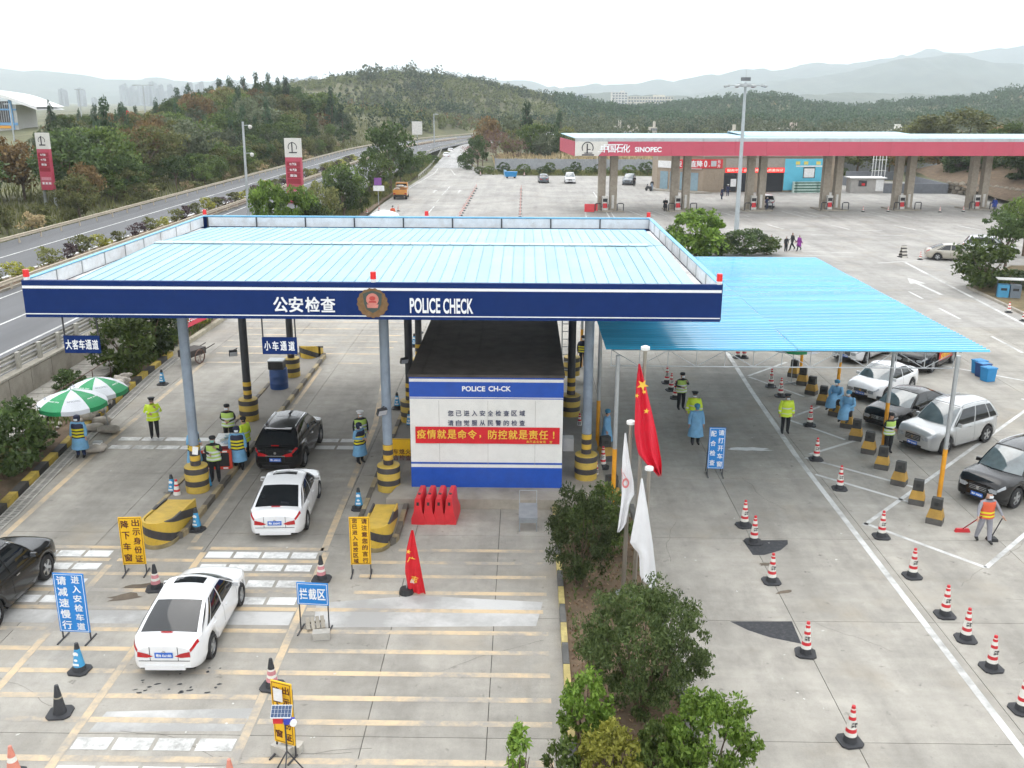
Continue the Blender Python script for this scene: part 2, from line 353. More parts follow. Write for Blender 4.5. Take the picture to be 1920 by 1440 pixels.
def sheet(name, xs, ys, fn, m, smooth=True):
    X, Y = np.meshgrid(xs, ys, indexing='ij'); Z = fn(X, Y); nx, ny = X.shape
    co = np.stack([X, Y, Z], -1).reshape(-1, 3)
    i = (np.arange(nx - 1)[:, None] * ny + np.arange(ny - 1)[None]).ravel()
    fs = np.stack([i, i + ny, i + ny + 1, i + 1], -1)
    me = bpy.data.meshes.new(name); me.vertices.add(len(co)); me.vertices.foreach_set('co', co.ravel())
    me.loops.add(fs.size); me.loops.foreach_set('vertex_index', fs.ravel().astype('i'))
    me.polygons.add(len(fs)); me.polygons.foreach_set('loop_start', np.arange(0, fs.size, 4, dtype='i')); me.polygons.foreach_set('use_smooth', np.ones(len(fs), bool))
    me.update(calc_edges=True); me.materials.append(m); return ob(name, me)
M_HILL = mat('hillside_ground', (0.12, 0.118, 0.055), 0.95, var=0.45, scale=0.06, dirt=0.85, dirtcol=(0.075, 0.085, 0.035), dscale=0.035)
xs = np.concatenate([np.linspace(-9000, -700, 14), np.linspace(-650, -160, 30), np.linspace(-150, 60, 106), np.linspace(70, 640, 72), np.linspace(700, 9000, 14)])
ys = np.concatenate([np.linspace(-60, 200, 66), np.linspace(205, 480, 70), np.linspace(490, 1200, 72), np.linspace(1300, 9500, 16)])
tag(sheet('ground', xs, ys, terrain_h, M_HILL), kind='structure')

# ---- concrete pavement of the checkpoint, slab by slab
pave = ob('concrete_pavement', MB().quad((-20, 5, -0.03), (60, 5, -0.03), (60, 60.2, -0.03), (-20, 60.2, -0.03)).mesh('concrete_pavement', mat('joint_dirt', (0.07, 0.065, 0.055), 0.95)))
tag(pave, kind='structure')
XJ = [-20.0, -17.6, -13.6, -10.0, -6.2, -3.5, -0.75, 1.12, 3.6, 7.45, 11.32, 15.5, 20.0, 24.5, 29.0, 33.5, 38]
YJ = [7.9, 13.1, 18.3, 23.5, 28.7, 33.9, 39.1, 44.3, 49.5, 54.7, 59.96]
_sl = {}
for i in range(len(XJ) - 1):
    for j in range(len(YJ) - 1):
        w, d = XJ[i + 1] - XJ[i] - 0.018, YJ[j + 1] - YJ[j] - 0.018; k = (round(w, 3), round(d, 3))
        if k not in _sl: _sl[k] = MB().box((0, 0, -0.012), (w, d, 0.024)).mesh('slab', M_CONC)
        ob('slab', _sl[k], pave, ((XJ[i] + XJ[i + 1]) / 2, (YJ[j] + YJ[j + 1]) / 2, 0))
# ---- forecourt beyond, one sheet with a long edge towards the exit road
fc = MB().prism([(-19.6, 59.98), (60, 59.98), (90, 62), (120, 160), (75, 176), (58, 186), (24, 190), (-3.5, 189.5), (-6.5, 197), (-10.6, 211), (-19.8, 211), (-19.2, 190), (-19.8, 136), (-19.0, 98)], -0.10, -0.001)
forecourt = fc.build('forecourt', M_CONC2); tag(forecourt, kind='structure')
def flat(name, pts, m, parent, z=0.004): return MB().poly([(x, y, z) for x, y in pts]).build(name, m, parent)
def strip(name, a, b, w, m, parent, z=0.004):
    a, b = Vector(a[:2]), Vector(b[:2]); d = (b - a).normalized(); n = Vector((-d.y, d.x)) * (w / 2)
    return flat(name, [a - n, b - n, b + n, a + n][::1], m, parent, z)
# exit road onto the motorway
M_ROADC = concrete('exit_road_concrete', (0.36, 0.355, 0.345), rand=0.0)
er = MB(); prev = None
for k in range(43):
    Y = 210.5 + k * 5; l = hx(Y) + float(np.interp(Y, [210, 238, 262, 290], [-19.8, -20.6, -20.9, -22.8])); r = hx(Y) + float(np.interp(Y, [210, 238, 262, 290], [-10.6, -14.8, -16.2, -17.3])); z = 1.42 * sstep(215, 300, Y) + 0.01 * k / 34 + 0.02
    cur = ((l, Y, z), (r, Y, z))
    if prev: er.quad(prev[0], prev[1], cur[1], cur[0])
    prev = cur
exit_road = er.build('exit_road', M_ROADC); tag(exit_road, kind='structure')
# ---- painted markings of the checkpoint
ROWS = [27.6, 26.75, 25.85, 24.85, 23.85, 22.7, 21.75, 20.75, 19.72, 18.8, 17.45, 16.5, 15.5]
for i, Y in enumerate(ROWS):
    segs = [(-15.4 - 0.25 * i * 0, -12.72), (-12.48, -10.12), (-9.88, -6.27), (-4.85 if i < 4 else -6.0, 0.72)]
    if i == 0: segs[3] = (-3.9, 0.7); segs[1] = (-10.6, -10.12)
    if i == 1: segs[3] = (-5.2, 0.72)
    if i == 4: segs[3] = (-6.0, 0.6)
    for a, b in segs: strip('yellow_stripe', (a, Y), (b, Y), 0.2, M_LINEY, pave)
for x, a, b in ((-12.6, 17, 26.4), (-10.0, 14, 27.3), (-6.15, 17.3, 27.4), (-15.5, 15.0, 27.6)): strip('yellow_line', (x, a), (x, b), 0.2, M_LINEY, pave, 0.005)
strip('yellow_line', (-16.75, 26.0), (-17.25, 37.5), 0.22, M_LINEY, pave); strip('yellow_line', (-17.25, 37.5), (-17.3, 50.0), 0.22, M_LINEY, pave)
strip('yellow_line', (-6.25, 27.5), (-6.5, 40.0), 0.22, M_LINEY, pave); strip('yellow_line', (-6.5, 40.0), (-7.4, 50.0), 0.22, M_LINEY, pave)
strip('yellow_line', (-10.55, 28.0), (-10.6, 36.0), 0.18, M_LINEY, pave); strip('yellow_line', (-10.6, 36.0), (-10.75, 49.0), 0.18, M_LINEY, pave)
strip('yellow_line', (-12.75, 27.8), (-12.7, 49.0), 0.18, M_LINEY, pave); strip('yellow_line', (-10.75, 49.0), (-12.0, 51.2), 0.18, M_LINEY, pave)
for i, Y in enumerate([50.1, 52.1, 53.6, 55.0, 56.6, 58.3]): strip('yellow_stripe', (-17.2 - 0.1 * i, Y), (-7.6 + 0.05 * i, Y), 0.2, M_LINEY, pave, 0.0055)
for i, Y in enumerate([60.2, 62.0, 64.0, 66.2]): strip('yellow_stripe', (-18.4, Y), (-7.3, Y), 0.2, M_LINEY, forecourt, 0.0055)
M_BLOCKW = paintmat('block_white', (0.74, 0.74, 0.72), wear=0.5, scale=3)
def blocks(x0, x1, Y, n, d=0.48):
    w = (x1 - x0) / n
    for k in range(n): flat('white_block', [(x0 + k * w, Y - d / 2), (x0 + (k + 1) * w - 0.1, Y - d / 2), (x0 + (k + 1) * w - 0.1, Y + d / 2), (x0 + k * w, Y + d / 2)], M_BLOCKW, pave, 0.006)
blocks(-9.85, -6.3, 27.15, 4, 0.42); blocks(-9.8, -6.3, 26.3, 4, 0.42); blocks(-9.85, -6.3, 25.3, 4, 0.42); blocks(-9.85, -6.3, 24.3, 4, 0.42)
blocks(-15.4, -12.75, 27.15, 3, 0.42); blocks(-15.4, -12.75, 26.3, 3, 0.42); blocks(-15.4, -12.75, 25.3, 3, 0.42); blocks(-15.4, -12.75, 24.3, 3, 0.42)
blocks(-9.85, -6.2, 17.95, 4, 0.42); blocks(-9.85, -6.2, 17.0, 4, 0.42)
blocks(-16.9, -13.0, 37.75, 4, 0.42); blocks(-16.9, -13.0, 36.75, 4, 0.42); blocks(-10.3, -6.7, 37.75, 4, 0.42); blocks(-10.3, -6.7, 36.9, 4, 0.42)
# bleached wash along the middle apron, the old cement patches
M_BLEACH = paintmat('bleached_cement', (0.52, 0.515, 0.50), under=(0.30, 0.295, 0.28), wear=0.78, scale=0.8)
flat('cement_patch', [(-5.6, 22.9), (0.4, 23.1), (0.6, 24.4), (-3, 24.7), (-5.8, 24.2)], M_BLEACH, pave, 0.002)
flat('cement_patch', [(-16, 23.0), (-6.3, 23.0), (-6.3, 23.7), (-16, 23.7)], M_BLEACH, pave, 0.002)
flat('cement_patch', [(-9.7, 18.35), (-6.3, 18.45), (-6.2, 19.3), (-9.6, 19.1)], M_BLEACH, pave, 0.002)
M_PATCH = mat('tar_patch', (0.028, 0.03, 0.035), 0.8, var=0.25, scale=8, dirt=0.35, dirtcol=(0.16, 0.15, 0.14), dscale=9)
flat('tar_patch', [(7.15, 28.55), (7.25, 27.5), (7.6, 27.5), (8.2, 27.85), (8.55, 28.3), (8.62, 28.6)], M_PATCH, pave, 0.003)
flat('tar_patch', [(5.7, 23.45), (6.1, 23.0), (6.6, 22.65), (7.35, 22.35), (7.4, 23.48)], M_PATCH, pave, 0.003)
M_STAIN = mat('mud_stain', (0.12, 0.095, 0.07), 0.9, var=0.3)
def blob(name, c, rx, ry, m, parent, z, n=14, rz=0.3):
    pts = []
    for k in range(n):
        t = 2 * math.pi * k / n; r = random.uniform(0.6, 1.15); x, y = rx * r * math.cos(t), ry * r * math.sin(t)
        pts.append((c[0] + x * math.cos(rz) - y * math.sin(rz), c[1] + x * math.sin(rz) + y * math.cos(rz)))
    return flat(name, pts, m, parent, z)
for (px, py), rx, ry in (((257, 1100), 0.65, 0.2), ((235, 1120), 0.5, 0.25), ((1470, 1110), 0.35, 0.1), ((1435, 1058), 0.2, 0.12)):
    q = P(px, py); blob('mud_stain', (q.x, q.y), rx, ry, M_STAIN, pave, 0.003)
q = P(1405, 842); blob('white_spill', (q.x, q.y), 0.9, 0.22, mat('white_spill', (0.7, 0.7, 0.69), 0.7), pave, 0.003, 18, -0.05)
for k in range(26):
    q = P(random.uniform(250, 420), random.uniform(1245, 1300)); blob('oil_spot', (q.x, q.y), random.uniform(.03, .1), random.uniform(.02, .05), M_PATCH, pave, 0.0065, 8)
M_LITTER = mat('litter', (0.55, 0.54, 0.5), 0.8, var=0.2)
for k in range(40):
    q = P(random.choice((random.uniform(1250, 1600), random.uniform(30, 700))), random.uniform(820, 1400)); blob('litter', (q.x, q.y), random.uniform(.02, .06), random.uniform(.015, .04), M_LITTER, pave, 0.0075, 6, random.uniform(0, 3))
def crack(x0, y0, ang, L_, n, parent=None):
    b = MB(); p = Vector((x0, y0)); d = ang; ps = [p.copy()]
    for k in range(n): d += random.uniform(-.35, .35); p = p + Vector((math.cos(d), math.sin(d))) * (L_ / n); ps.append(p.copy()); d = ang + (d - ang) * .6
    for a, c in zip(ps, ps[1:]):
        t_ = (c - a).normalized(); nn = Vector((-t_.y, t_.x)) * random.uniform(.003, .007); b.quad((a.x - nn.x, a.y - nn.y, .003), (c.x - nn.x, c.y - nn.y, .003), (c.x + nn.x, c.y + nn.y, .003), (a.x + nn.x, a.y + nn.y, .003))
    return b.build('crack', mat('crack_dirt', (.13, .12, .105), .9), parent or pave)
random.seed(77)
for x0, y0, a_, L_ in ((16.2, 28.6, 3.9, 4.5), (13.9, 24.9, -.2, 4), (9.2, 31, 1.9, 5), (9.6, 22, 2.6, 2.5), (-9, 18.4, .05, 6), (-2, 20.9, .3, 3), (-8.5, 16.8, .2, 5), (4.6, 27, 1.2, 3), (-14, 21, -.4, 4), (12.6, 21.5, .3, 5), (14, 23.2, .5, 4), (-15.5, 33, .1, 3), (6, 37, .1, 5), (8, 42, 1.4, 5), (22, 40, .5, 6), (26, 52, 2, 7)): crack(x0, y0, a_, L_, 14)
# white lines of the lane and parking bays on the right
strip('white_line', (11.0, 12), (11.0, 36.4), 0.19, M_LINEW, pave); strip('white_line', (11.0, 36.4), (11.25, 45.5), 0.22, M_LINEW, pave); strip('white_line', (11.25, 45.5), (11.7, 56), 0.22, M_LINEW, pave)
DV = Vector((2.5, 1.7)).normalized()
for a, b in (((11.55, 30.0), (14.2, 26.8)), ((14.2, 26.8), (21.5, 34.2)), ((11.2, 34.4), (14.0, 31.6)), ((11.5, 29.8), (23.4, 42.8)), ((11.3, 36.2), (14.6, 33.1)), ((11.6, 36.6), (14.0, 38.3)),
             ((11.9, 41.0), (13.6, 38.4)), ((11.9, 41.2), (13.9, 43.0)), ((11.7, 48.2), (14.4, 51.0)), ((11.7, 48.0), (13.6, 44.6)), ((19.6, 53.5), (27.5, 46.0)), ((24.0, 44.5), (27.5, 40.5)), ((23.0, 33.5), (27.0, 29.5))):
    strip('white_line', a, b, 0.15, M_LINEW, pave, 0.0045)
for k in range(5): flat('crossing_bar', [(12.0 + k * 1.15, 13.0), (12.55 + k * 1.15, 13.0), (12.55 + k * 1.15, 19.2 + 0.35 * k), (12.0 + k * 1.15, 18.8 + 0.35 * k)], M_LINEW, pave, 0.0045)
# joint that runs bent through the bays
# forecourt markings
z = 0.0045
def fstrip(n, a, b, w=0.2): strip(n, a, b, w, M_LINEW, forecourt, z)
fstrip('white_line', (34.1, 86.0), (32.2, 60.0), 0.25); strip('white_line', (32.2, 59.5), (31.8, 48), 0.25, M_LINEW, pave); fstrip('white_line', (31.5, 85.5), (38, 88), 0.15)
fstrip('white_line', (20.5, 93.5), (31.5, 91.5), 0.15); fstrip('white_line', (24.5, 90.2), (30.5, 89.0), 0.15)
for a, b in (((29.1, 72.1), (29.05, 69.3)), ((28.85, 65.9), (28.8, 62.4))): fstrip('white_dash', a, b, 0.18)
strip('white_dash', (28.6, 57.5), (28.5, 53.5), 0.18, M_LINEW, pave, z); fstrip('white_line', (26.6, 74.0), (26.0, 66.0), 0.4)
flat('painted_arrow', [(30.9, 70.8), (31.2, 70.8), (31.25, 75.6), (31.75, 75.4), (31.3, 78.2), (30.5, 75.4), (30.95, 75.6)], M_LINEW, forecourt, z)
for x in (-14.3, -10.4, 14.0, 11.0): 
    Y = 152 if x < 0 else 113.5; sgn = 1
    flat('painted_arrow', [(x - .12, Y), (x + .12, Y), (x + .12, Y + 3.2), (x + .5, Y + 3.0), (x, Y + 5), (x - .5, Y + 3.0), (x - .12, Y + 3.2)], M_LINEW, forecourt, z)
for x, a, b in ((-12.6, 148, 165), (-12.3, 122, 132), (-12.5, 137, 142), (-8.0, 118, 145), (10.5, 118.5, 155), (11.1, 118.5, 155), (7.6, 119, 129)): fstrip('white_line', (x, a), (x * 1.0 + (0.4 if x > 5 else 0), b), 0.16)
for k in range(4):
    for i in range(3): fstrip('white_line', (13.6 + k * 10.1 + i * 1.6, 128), (14.8 + k * 10.1 + i * 1.6, 121.5), 0.14)
for k in range(6):
    x = 21 + k * 7.4; fstrip('white_line', (x, 113.5), (x + 0.9, 109.4), 0.22); fstrip('white_line', (x + 1.4, 108.6), (x + 4.2, 108.4), 0.2); fstrip('white_line', (x + 2.6, 104.6), (x + 5.0, 104.4), 0.2)
fstrip('white_line', (-19.0, 160), (-18.0, 195), 0.16); fstrip('white_line', (-18.0, 195), (-18.6, 210), 0.16)
fstrip('white_line', (-13.5, 190), (-15.6, 206), 0.16)

# ---- motorway on its embankment
HZ = 1.5
def ribbon(name, x0, x1, z0, z1, Y0, Y1, m, parent=None, step=6.0):
    b = MB(); prev = None; n = max(2, int((Y1 - Y0) / step) + 1)
    for k in range(n):
        Y = Y0 + (Y1 - Y0) * k / (n - 1); h = hx(Y); cur = ((x0 + h, Y, z0), (x1 + h, Y, z1))
        if prev: b.quad(prev[0], prev[1], cur[1], cur[0])
        prev = cur
    return b.build(name, m, parent)
motorway = ribbon('motorway', -46.2, -23.3, HZ, HZ, 8, 420, M_ASPH); tag(motorway, kind='structure')
for x, w in ((-25.9, .18), (-33.3, .16), (-37.1, .16), (-41.9, .18)): ribbon('white_line', x - w / 2, x + w / 2, HZ + .005, HZ + .005, 20, 415, M_LINEW, motorway)
for xd in (-29.4, -39.3):
    Y = 22.0
    while Y < 330: ribbon('lane_dash', xd - .08, xd + .08, HZ + .005, HZ + .005, Y, Y + 6, M_LINEW, motorway); Y += 15
mk = MB()
for x0, x1 in ((-36.6, -36.4), (-34.6, -34.4)):
    pass
median = ribbon('median_strip', -36.4, -34.2, HZ + .12, HZ + .12, 8, 420, M_EARTH, motorway); 
for xa in (-36.5, -34.3):
    for k in range(95):
        Y = 24 + k * 4.0
        MB().box((xa + hx(Y), Y + 1.98, HZ + 0.08), (0.16, 3.94, 0.17), rz=0.0).build('kerb_stone', M_WHITE if xa < -35 else M_WALLCONC, motorway) if Y < 230 else None
# retaining wall below the motorway, cast in bays
wall = thing('retaining_wall', 'weathered cast concrete retaining wall under the motorway guardrail', 'wall', (-23.2, 45, 0))
_bay = MB().box((0, 0, 0.77), (0.3, 1.96, 1.7)).mesh('wall_bay', M_WALLCONC)
for k in range(26): ob('wall_bay', _bay, wall, (0, -25 + 2.0 * k, -0.05))
_cop = MB().box((0, 0, 1.66), (0.42, 1.985, 0.1)).mesh('coping', mat('coping_concrete', (0.4, 0.37, 0.31), 0.85, var=0.2, dirt=0.4))
for k in range(26): ob('coping', _cop, wall, (-0.02, -25 + 2.0 * k, 0))
# stepped path under the wall
path = thing('stepped_path', None, None, (-21.6, 45, 0), kind='structure')
_tile = MB().box((0, 0, 0), (2.3, 0.96, 0.1)).mesh('path_slab', mat('path_concrete', (0.36, 0.34, 0.30), 0.85, var=0.25, rand=0.15, dirt=0.3))
for k in range(44): ob('path_slab', _tile, path, (-0.3, -18 + k * 1.0, 0.25 + 0.012 * k))
verge = MB(); 
for Y0, Y1, xl, xr0, xr1 in ((14, 30, -23, -17.6, -18.15), (30, 37.2, -23, -18.15, -18.95), (37.2, 47, -23, -18.95, -19.7), (47, 64, -23, -19.7, -19.6), (64, 100, -23.4, -19.6, -19.2), (100, 136, -23.4, -19.2, -20), (136, 240, -23.4, -20, -21)):
    verge.quad((xl, Y0, 0.16), (xr0, Y0, 0.12), (xr1, Y1, 0.12), (xl, Y1, 0.16))
tag(verge.build('planting_bed', M_EARTH), kind='structure')
# kerb of alternating black and yellow stones, and the slotted gutter beside it
kerb = thing('kerb', None, None, (0, 0, 0), kind='structure')
_ks = [MB().box((0, 0, 0.08), (0.28, 0.97, 0.3)).mesh('kerb_stone', m) for m in (M_HBLACK, mat('kerb_yellow', (0.5, 0.36, 0.06), 0.75, var=0.25, dirt=0.55), mat('kerb_plain', (0.4, 0.36, 0.27), 0.85, var=0.2, dirt=0.4))]
KX = ([16, 30, 37.2, 47, 52, 64, 100], [-17.35, -17.95, -18.75, -19.5, -19.65, -19.4, -19.0])
for k in range(80):
    Y = 16 + k; x = float(np.interp(Y, *KX)); sl_ = (float(np.interp(Y + .5, *KX)) - float(np.interp(Y - .5, *KX)))
    ob('kerb_stone', _ks[(k % 2) if Y < 52 else 2], kerb, (x, Y, 0), (0, 0, -math.atan(sl_)))
M_GRATE = mat('gutter_concrete', (0.40, 0.385, 0.35), 0.85, var=0.2, rand=0.12, dirt=0.25)
g = MB().box((0, 0, 0.0), (0.56, 0.485, 0.05))
for i in range(2):
    for j in range(4): g.box((-0.13 + 0.26 * i, -0.18 + 0.12 * j, 0.0262), (0.17, 0.045, 0.003), 1)
_gm = g.mesh('gutter_slab', [M_GRATE, M_BLACK])
for k in range(70):
    Y = 16 + k * 0.5; x = float(np.interp(Y, *KX)) + 0.46; sl_ = (float(np.interp(Y + .5, *KX)) - float(np.interp(Y - .5, *KX)))
    ob('gutter_slab', _gm, kerb, (x, Y, 0.01), (0, 0, -math.atan(sl_)))
# path railing, rusty
rail = thing('path_railing', 'thin rusty pipe railing along the path beneath the wall', 'railing', (-20.6, 45, 0.2))
M_RUST = mat('rusted_pipe', (0.12, 0.07, 0.05), 0.8, 0.2, var=0.3)
_rp = MB().cyl((0, 0, 0), (0, 0, 1.05), 0.022, n=6).mesh('railing_post', M_RUST)
for k in range(20): ob('railing_post', _rp, rail, (-0.05, -19 + 2.0 * k, 0))
MB().cyl((-0.05, -20, 1.03), (-0.05, 20, 1.03), 0.02, n=6).build('top_pipe', M_RUST, rail)
# guardrails
M_GALV = mat('weathered_rail', (0.45, 0.43, 0.38), 0.55, 0.3, var=0.18, dirt=0.3)
M_BEIGE = mat('beige_rail', (0.50, 0.43, 0.33), 0.6, 0.1, var=0.15, dirt=0.2)
def wbeam(x, z, Y0, Y1, step=4.0, side=1):
    prof = [(0, -.16), (.05, -.12), (.05, -.06), (0, -.02), (0, .02), (.05, .06), (.05, .12), (0, .16)]
    b = MB(); prev = None; n = max(2, int((Y1 - Y0) / step) + 1)
    for k in range(n):
        Y = Y0 + (Y1 - Y0) * k / (n - 1); cur = [(x + hx(Y) + side * p[0], Y, z + p[1]) for p in prof]
        if prev:
            for i in range(len(prof) - 1): b.quad(prev[i], prev[i + 1], cur[i + 1], cur[i])
        prev = cur
    return b
def guardrail(label, x, base, Y0, Y1, pitch, m, beams=(0.62,), side=1, pw=0.1, ph=0.8, soff=0.1):
    t = thing('guardrail', label, 'guardrail', (0, 0, 0))
    for zb in beams: wbeam(x, base + zb, Y0, Y1, 4.0, side).build('beam', m, t)
    pm = MB().box((0, 0, ph / 2), (pw, pw * 1.3, ph)).mesh('post', m); Y = Y0 + 0.5
    while Y < Y1: ob('post', pm, t, (x + hx(Y) - side * soff, Y, base)); Y += pitch
    return t
guardrail('heavy grey guardrail of stacked beams on the wall top below the motorway', -23.45, HZ, 16, 96, 2.0, M_GALV, (0.42, 0.80), side=-1, pw=0.16, ph=0.98, soff=0.14)
guardrail('beige guardrail between the near lanes and the median shrubs', -33.9, HZ + .1, 30, 330, 4.0, M_BEIGE, (0.55,), side=1)
guardrail('long beige guardrail on the wooded side of the motorway', -44.6, HZ, 40, 400, 4.0, M_BEIGE, (0.65,), side=1)
guardrail('pale guardrail between motorway and exit road, partly behind roadside trees', -23.45, HZ, 100, 400, 4.0, M_GALV, (0.65,), side=-1)
def poly_rail(label, pts, m):
    t = thing('guardrail', label, 'guardrail', (0, 0, 0)); b = MB()
    pts = [Vector(p) for p in pts]
    for a, c in zip(pts, pts[1:]):
        for dz in (0.5, 0.68): b.bar(a + Vector((0, 0, dz)), c + Vector((0, 0, dz)), 0.06, 0.13)
    b.build('beam', m, t); pm = MB().box((0, 0, 0.4), (0.12, 0.12, 0.8)).mesh('post', m)
    for a, c in zip(pts, pts[1:]):
        n = max(1, int((c - a).length / 4))
        for k in range(n): ob('post', pm, t, a.lerp(c, k / n))
poly_rail('curved grey guardrail at the bare trees beside the exit road', [(-6.2, 197, 0), (-10.4, 211, 0), (-14.3, 238, 0.2), (-15.6, 262, .9), (-15.2, 290, 1.4)], M_GALV)
poly_rail('curved dark guardrail at the tree row beside the exit road', [(-19.6, 180, 0), (-20.2, 205, 0), (-21.2, 238, 0.3), (-22.2, 262, .9)], M_GALV)
# ---- mountains, ridge behind ridge
def ridge(name, pts, D, m, depth, seed, rough):
    """real slopes: the crest stands at distance D, the flanks fall towards and away from it"""
    px = np.array([p[0] for p in pts], float); py = np.array([p[1] for p in pts], float)
    nu, nv = 260, 22; us = np.linspace(px[0], px[-1], nu); tops = np.interp(us, px, py) + (vnoise(us, us * 0, 34, seed) - .5) * 9 + (vnoise(us, us * 0, 12, seed + 4) - .5) * 5
    az = (us - 983) / 1800 / 0.9595; X0 = az * D; top = CAM_H + (192 - tops) / 1800 * 0.9595 * D
    vs_ = np.linspace(-1, 1, nv); X = np.repeat(X0[:, None], nv, 1) * (1 + 0.0 * vs_[None]); Yc = D + vs_[None] * depth + (vnoise(X0, X0 * 0, 700, seed)[:, None] - .5) * depth * 0.5
    prof = (1 - np.abs(vs_)) ** 0.9
    Z = top[:, None] * prof[None]; nz = (vnoise(X, Yc, 420, seed) - .5) * 2 + (vnoise(X, Yc, 170, seed + 1) - .5) + (vnoise(X, Yc, 70, seed + 2) - .5) * 0.5
    Z = Z + nz * rough * top[:, None] * (np.abs(vs_)[None] * 1.6 + 0.16) * np.sqrt(prof)[None]; Z[:, 0] = -30; Z[:, -1] = -30
    co = np.stack([X, Yc + 0 * X, Z], -1).reshape(-1, 3)
    i = (np.arange(nu - 1)[:, None] * nv + np.arange(nv - 1)[None]).ravel(); fs = np.stack([i, i + nv, i + nv + 1, i + 1], -1)
    me = bpy.data.meshes.new(name); me.from_pydata(co.tolist(), [], fs.tolist()); me.polygons.foreach_set('use_smooth', [True] * len(fs)); me.materials.append(m); me.update()
    return tag(ob(name, me), kind='structure')
M_MOUNT = mat('mountain_forest', (0.05, 0.065, 0.04), 0.95, var=0.5, scale=0.008, dirt=0.6, dirtcol=(0.10, 0.085, 0.06), dscale=0.004)
ridge('mountain', [(-350, 120), (-100, 132), (0, 128), (60, 132), (150, 140), (250, 148), (320, 154), (348, 148), (420, 153), (560, 158), (700, 152), (850, 138), (905, 148), (960, 150), (1040, 163), (1150, 160), (1300, 140), (1420, 126), (1560, 112), (1680, 92), (1790, 88), (1860, 78), (1960, 90), (2300, 100)], 6500, M_MOUNT, 1500, 3, 0.32)
ridge('mountain', [(1080, 196), (1250, 176), (1420, 156), (1540, 124), (1640, 107), (1730, 106), (1830, 120), (1900, 122), (2000, 104), (2300, 120)], 4600, M_MOUNT, 1100, 8, 0.36)
ridge('mountain', [(900, 196), (980, 186), (1120, 178), (1250, 184), (1390, 178), (1560, 172), (1700, 170), (1900, 165), (2100, 170)], 2900, M_MOUNT, 700, 13, 0.4)
# ================================================================== structures
def letfit(s, w, h, m, parent, loc, rot=(math.pi / 2, 0, 0), bold=0.02, extrude=0.004, name='lettering'):
    me = txt_mesh(s, 1.0, bold, extrude, m); n = len(me.vertices); co = np.empty(n * 3, 'f'); me.vertices.foreach_get('co', co); co = co.reshape(-1, 3)
    d = co.max(0) - co.min(0); return ob(name, me, parent, loc, rot, (w / d[0], h / d[1], 1))
def stripe_mat(name, a, b, pitch, dirv, duty=0.5, rough=0.55):
    """hazard stripes painted on the thing itself, fixed to the object"""
    if name in MATS: return MATS[name]
    m = bpy.data.materials.new(name); m.use_nodes = True; nt = m.node_tree; L = nt.links; bs = nt.nodes['Principled BSDF']; bs.inputs['Roughness'].default_value = rough
    tc = _n(nt, 'ShaderNodeTexCoord'); dt = _n(nt, 'ShaderNodeVectorMath', operation='DOT_PRODUCT'); dt.inputs[1].default_value = dirv; L.new(tc.outputs['Object'], dt.inputs[0])
    dv = _n(nt, 'ShaderNodeMath', operation='DIVIDE'); dv.inputs[1].default_value = pitch; L.new(dt.outputs['Value'], dv.inputs[0])
    fr = _n(nt, 'ShaderNodeMath', operation='FRACT'); L.new(dv.outputs[0], fr.inputs[0])
    gt = _n(nt, 'ShaderNodeMath', operation='GREATER_THAN'); gt.inputs[1].default_value = duty; L.new(fr.outputs[0], gt.inputs[0])
    mx = _n(nt, 'ShaderNodeMix', data_type='RGBA'); mx.inputs[6].default_value = (*a, 1); mx.inputs[7].default_value = (*b, 1); L.new(gt.outputs[0], mx.inputs[0])
    tx = _n(nt, 'ShaderNodeTexNoise', Scale=5.0, Detail=8.0, Roughness=0.7); mr = _n(nt, 'ShaderNodeMapRange'); mr.inputs['From Min'].default_value = 0.5; mr.inputs['From Max'].default_value = 0.8; mr.inputs['To Max'].default_value = 0.5
    L.new(tc.outputs['Object'], tx.inputs['Vector']); L.new(tx.outputs['Fac'], mr.inputs['Value'])
    m2 = _n(nt, 'ShaderNodeMix', data_type='RGBA'); m2.inputs[7].default_value = (0.12, 0.10, 0.08, 1); L.new(mr.outputs['Result'], m2.inputs[0]); L.new(mx.outputs[2], m2.inputs[6]); L.new(m2.outputs[2], bs.inputs['Base Color'])
    MATS[name] = m; return m
# ---------------------------------------------------------------- the police check canopy
CX0, CX1, CY0, CY1, CZ0, CZ1 = -15.95, 6.23, 30.0, 47.7, 6.93, 8.12
cc = Vector((-4.86, 38.85, 0)); canopy = thing('checkpoint_canopy', 'wide navy fascia canopy with pale blue metal roof over the checkpoint lanes', 'canopy', cc)
O = (-cc.x, -cc.y, 0)
W = CX1 - CX0; XM = (CX0 + CX1) / 2
fas = MB().box((XM, CY0, (CZ0 + CZ1) / 2), (W, 0.16, CZ1 - CZ0)).build('fascia', M_NAVY, canopy, O)
MB().box((XM, CY0 - 0.085, CZ1 - 0.21), (W - .01, 0.012, 0.085)).build('white_stripe', M_LETTERW, canopy, O)
MB().box((XM, CY0 - 0.085, CZ0 + 0.115), (W - .01, 0.012, 0.03)).build('white_stripe', M_LETTERW, canopy, O)
M_PBLUE = mat('parapet_blue', (0.18, 0.46, 0.66), 0.5, var=0.1, dirt=0.25)
M_PWHITE = mat('parapet_white', (0.70, 0.73, 0.75), 0.5, var=0.1, dirt=0.4, dirtcol=(0.34, 0.27, 0.2), dscale=1.6)
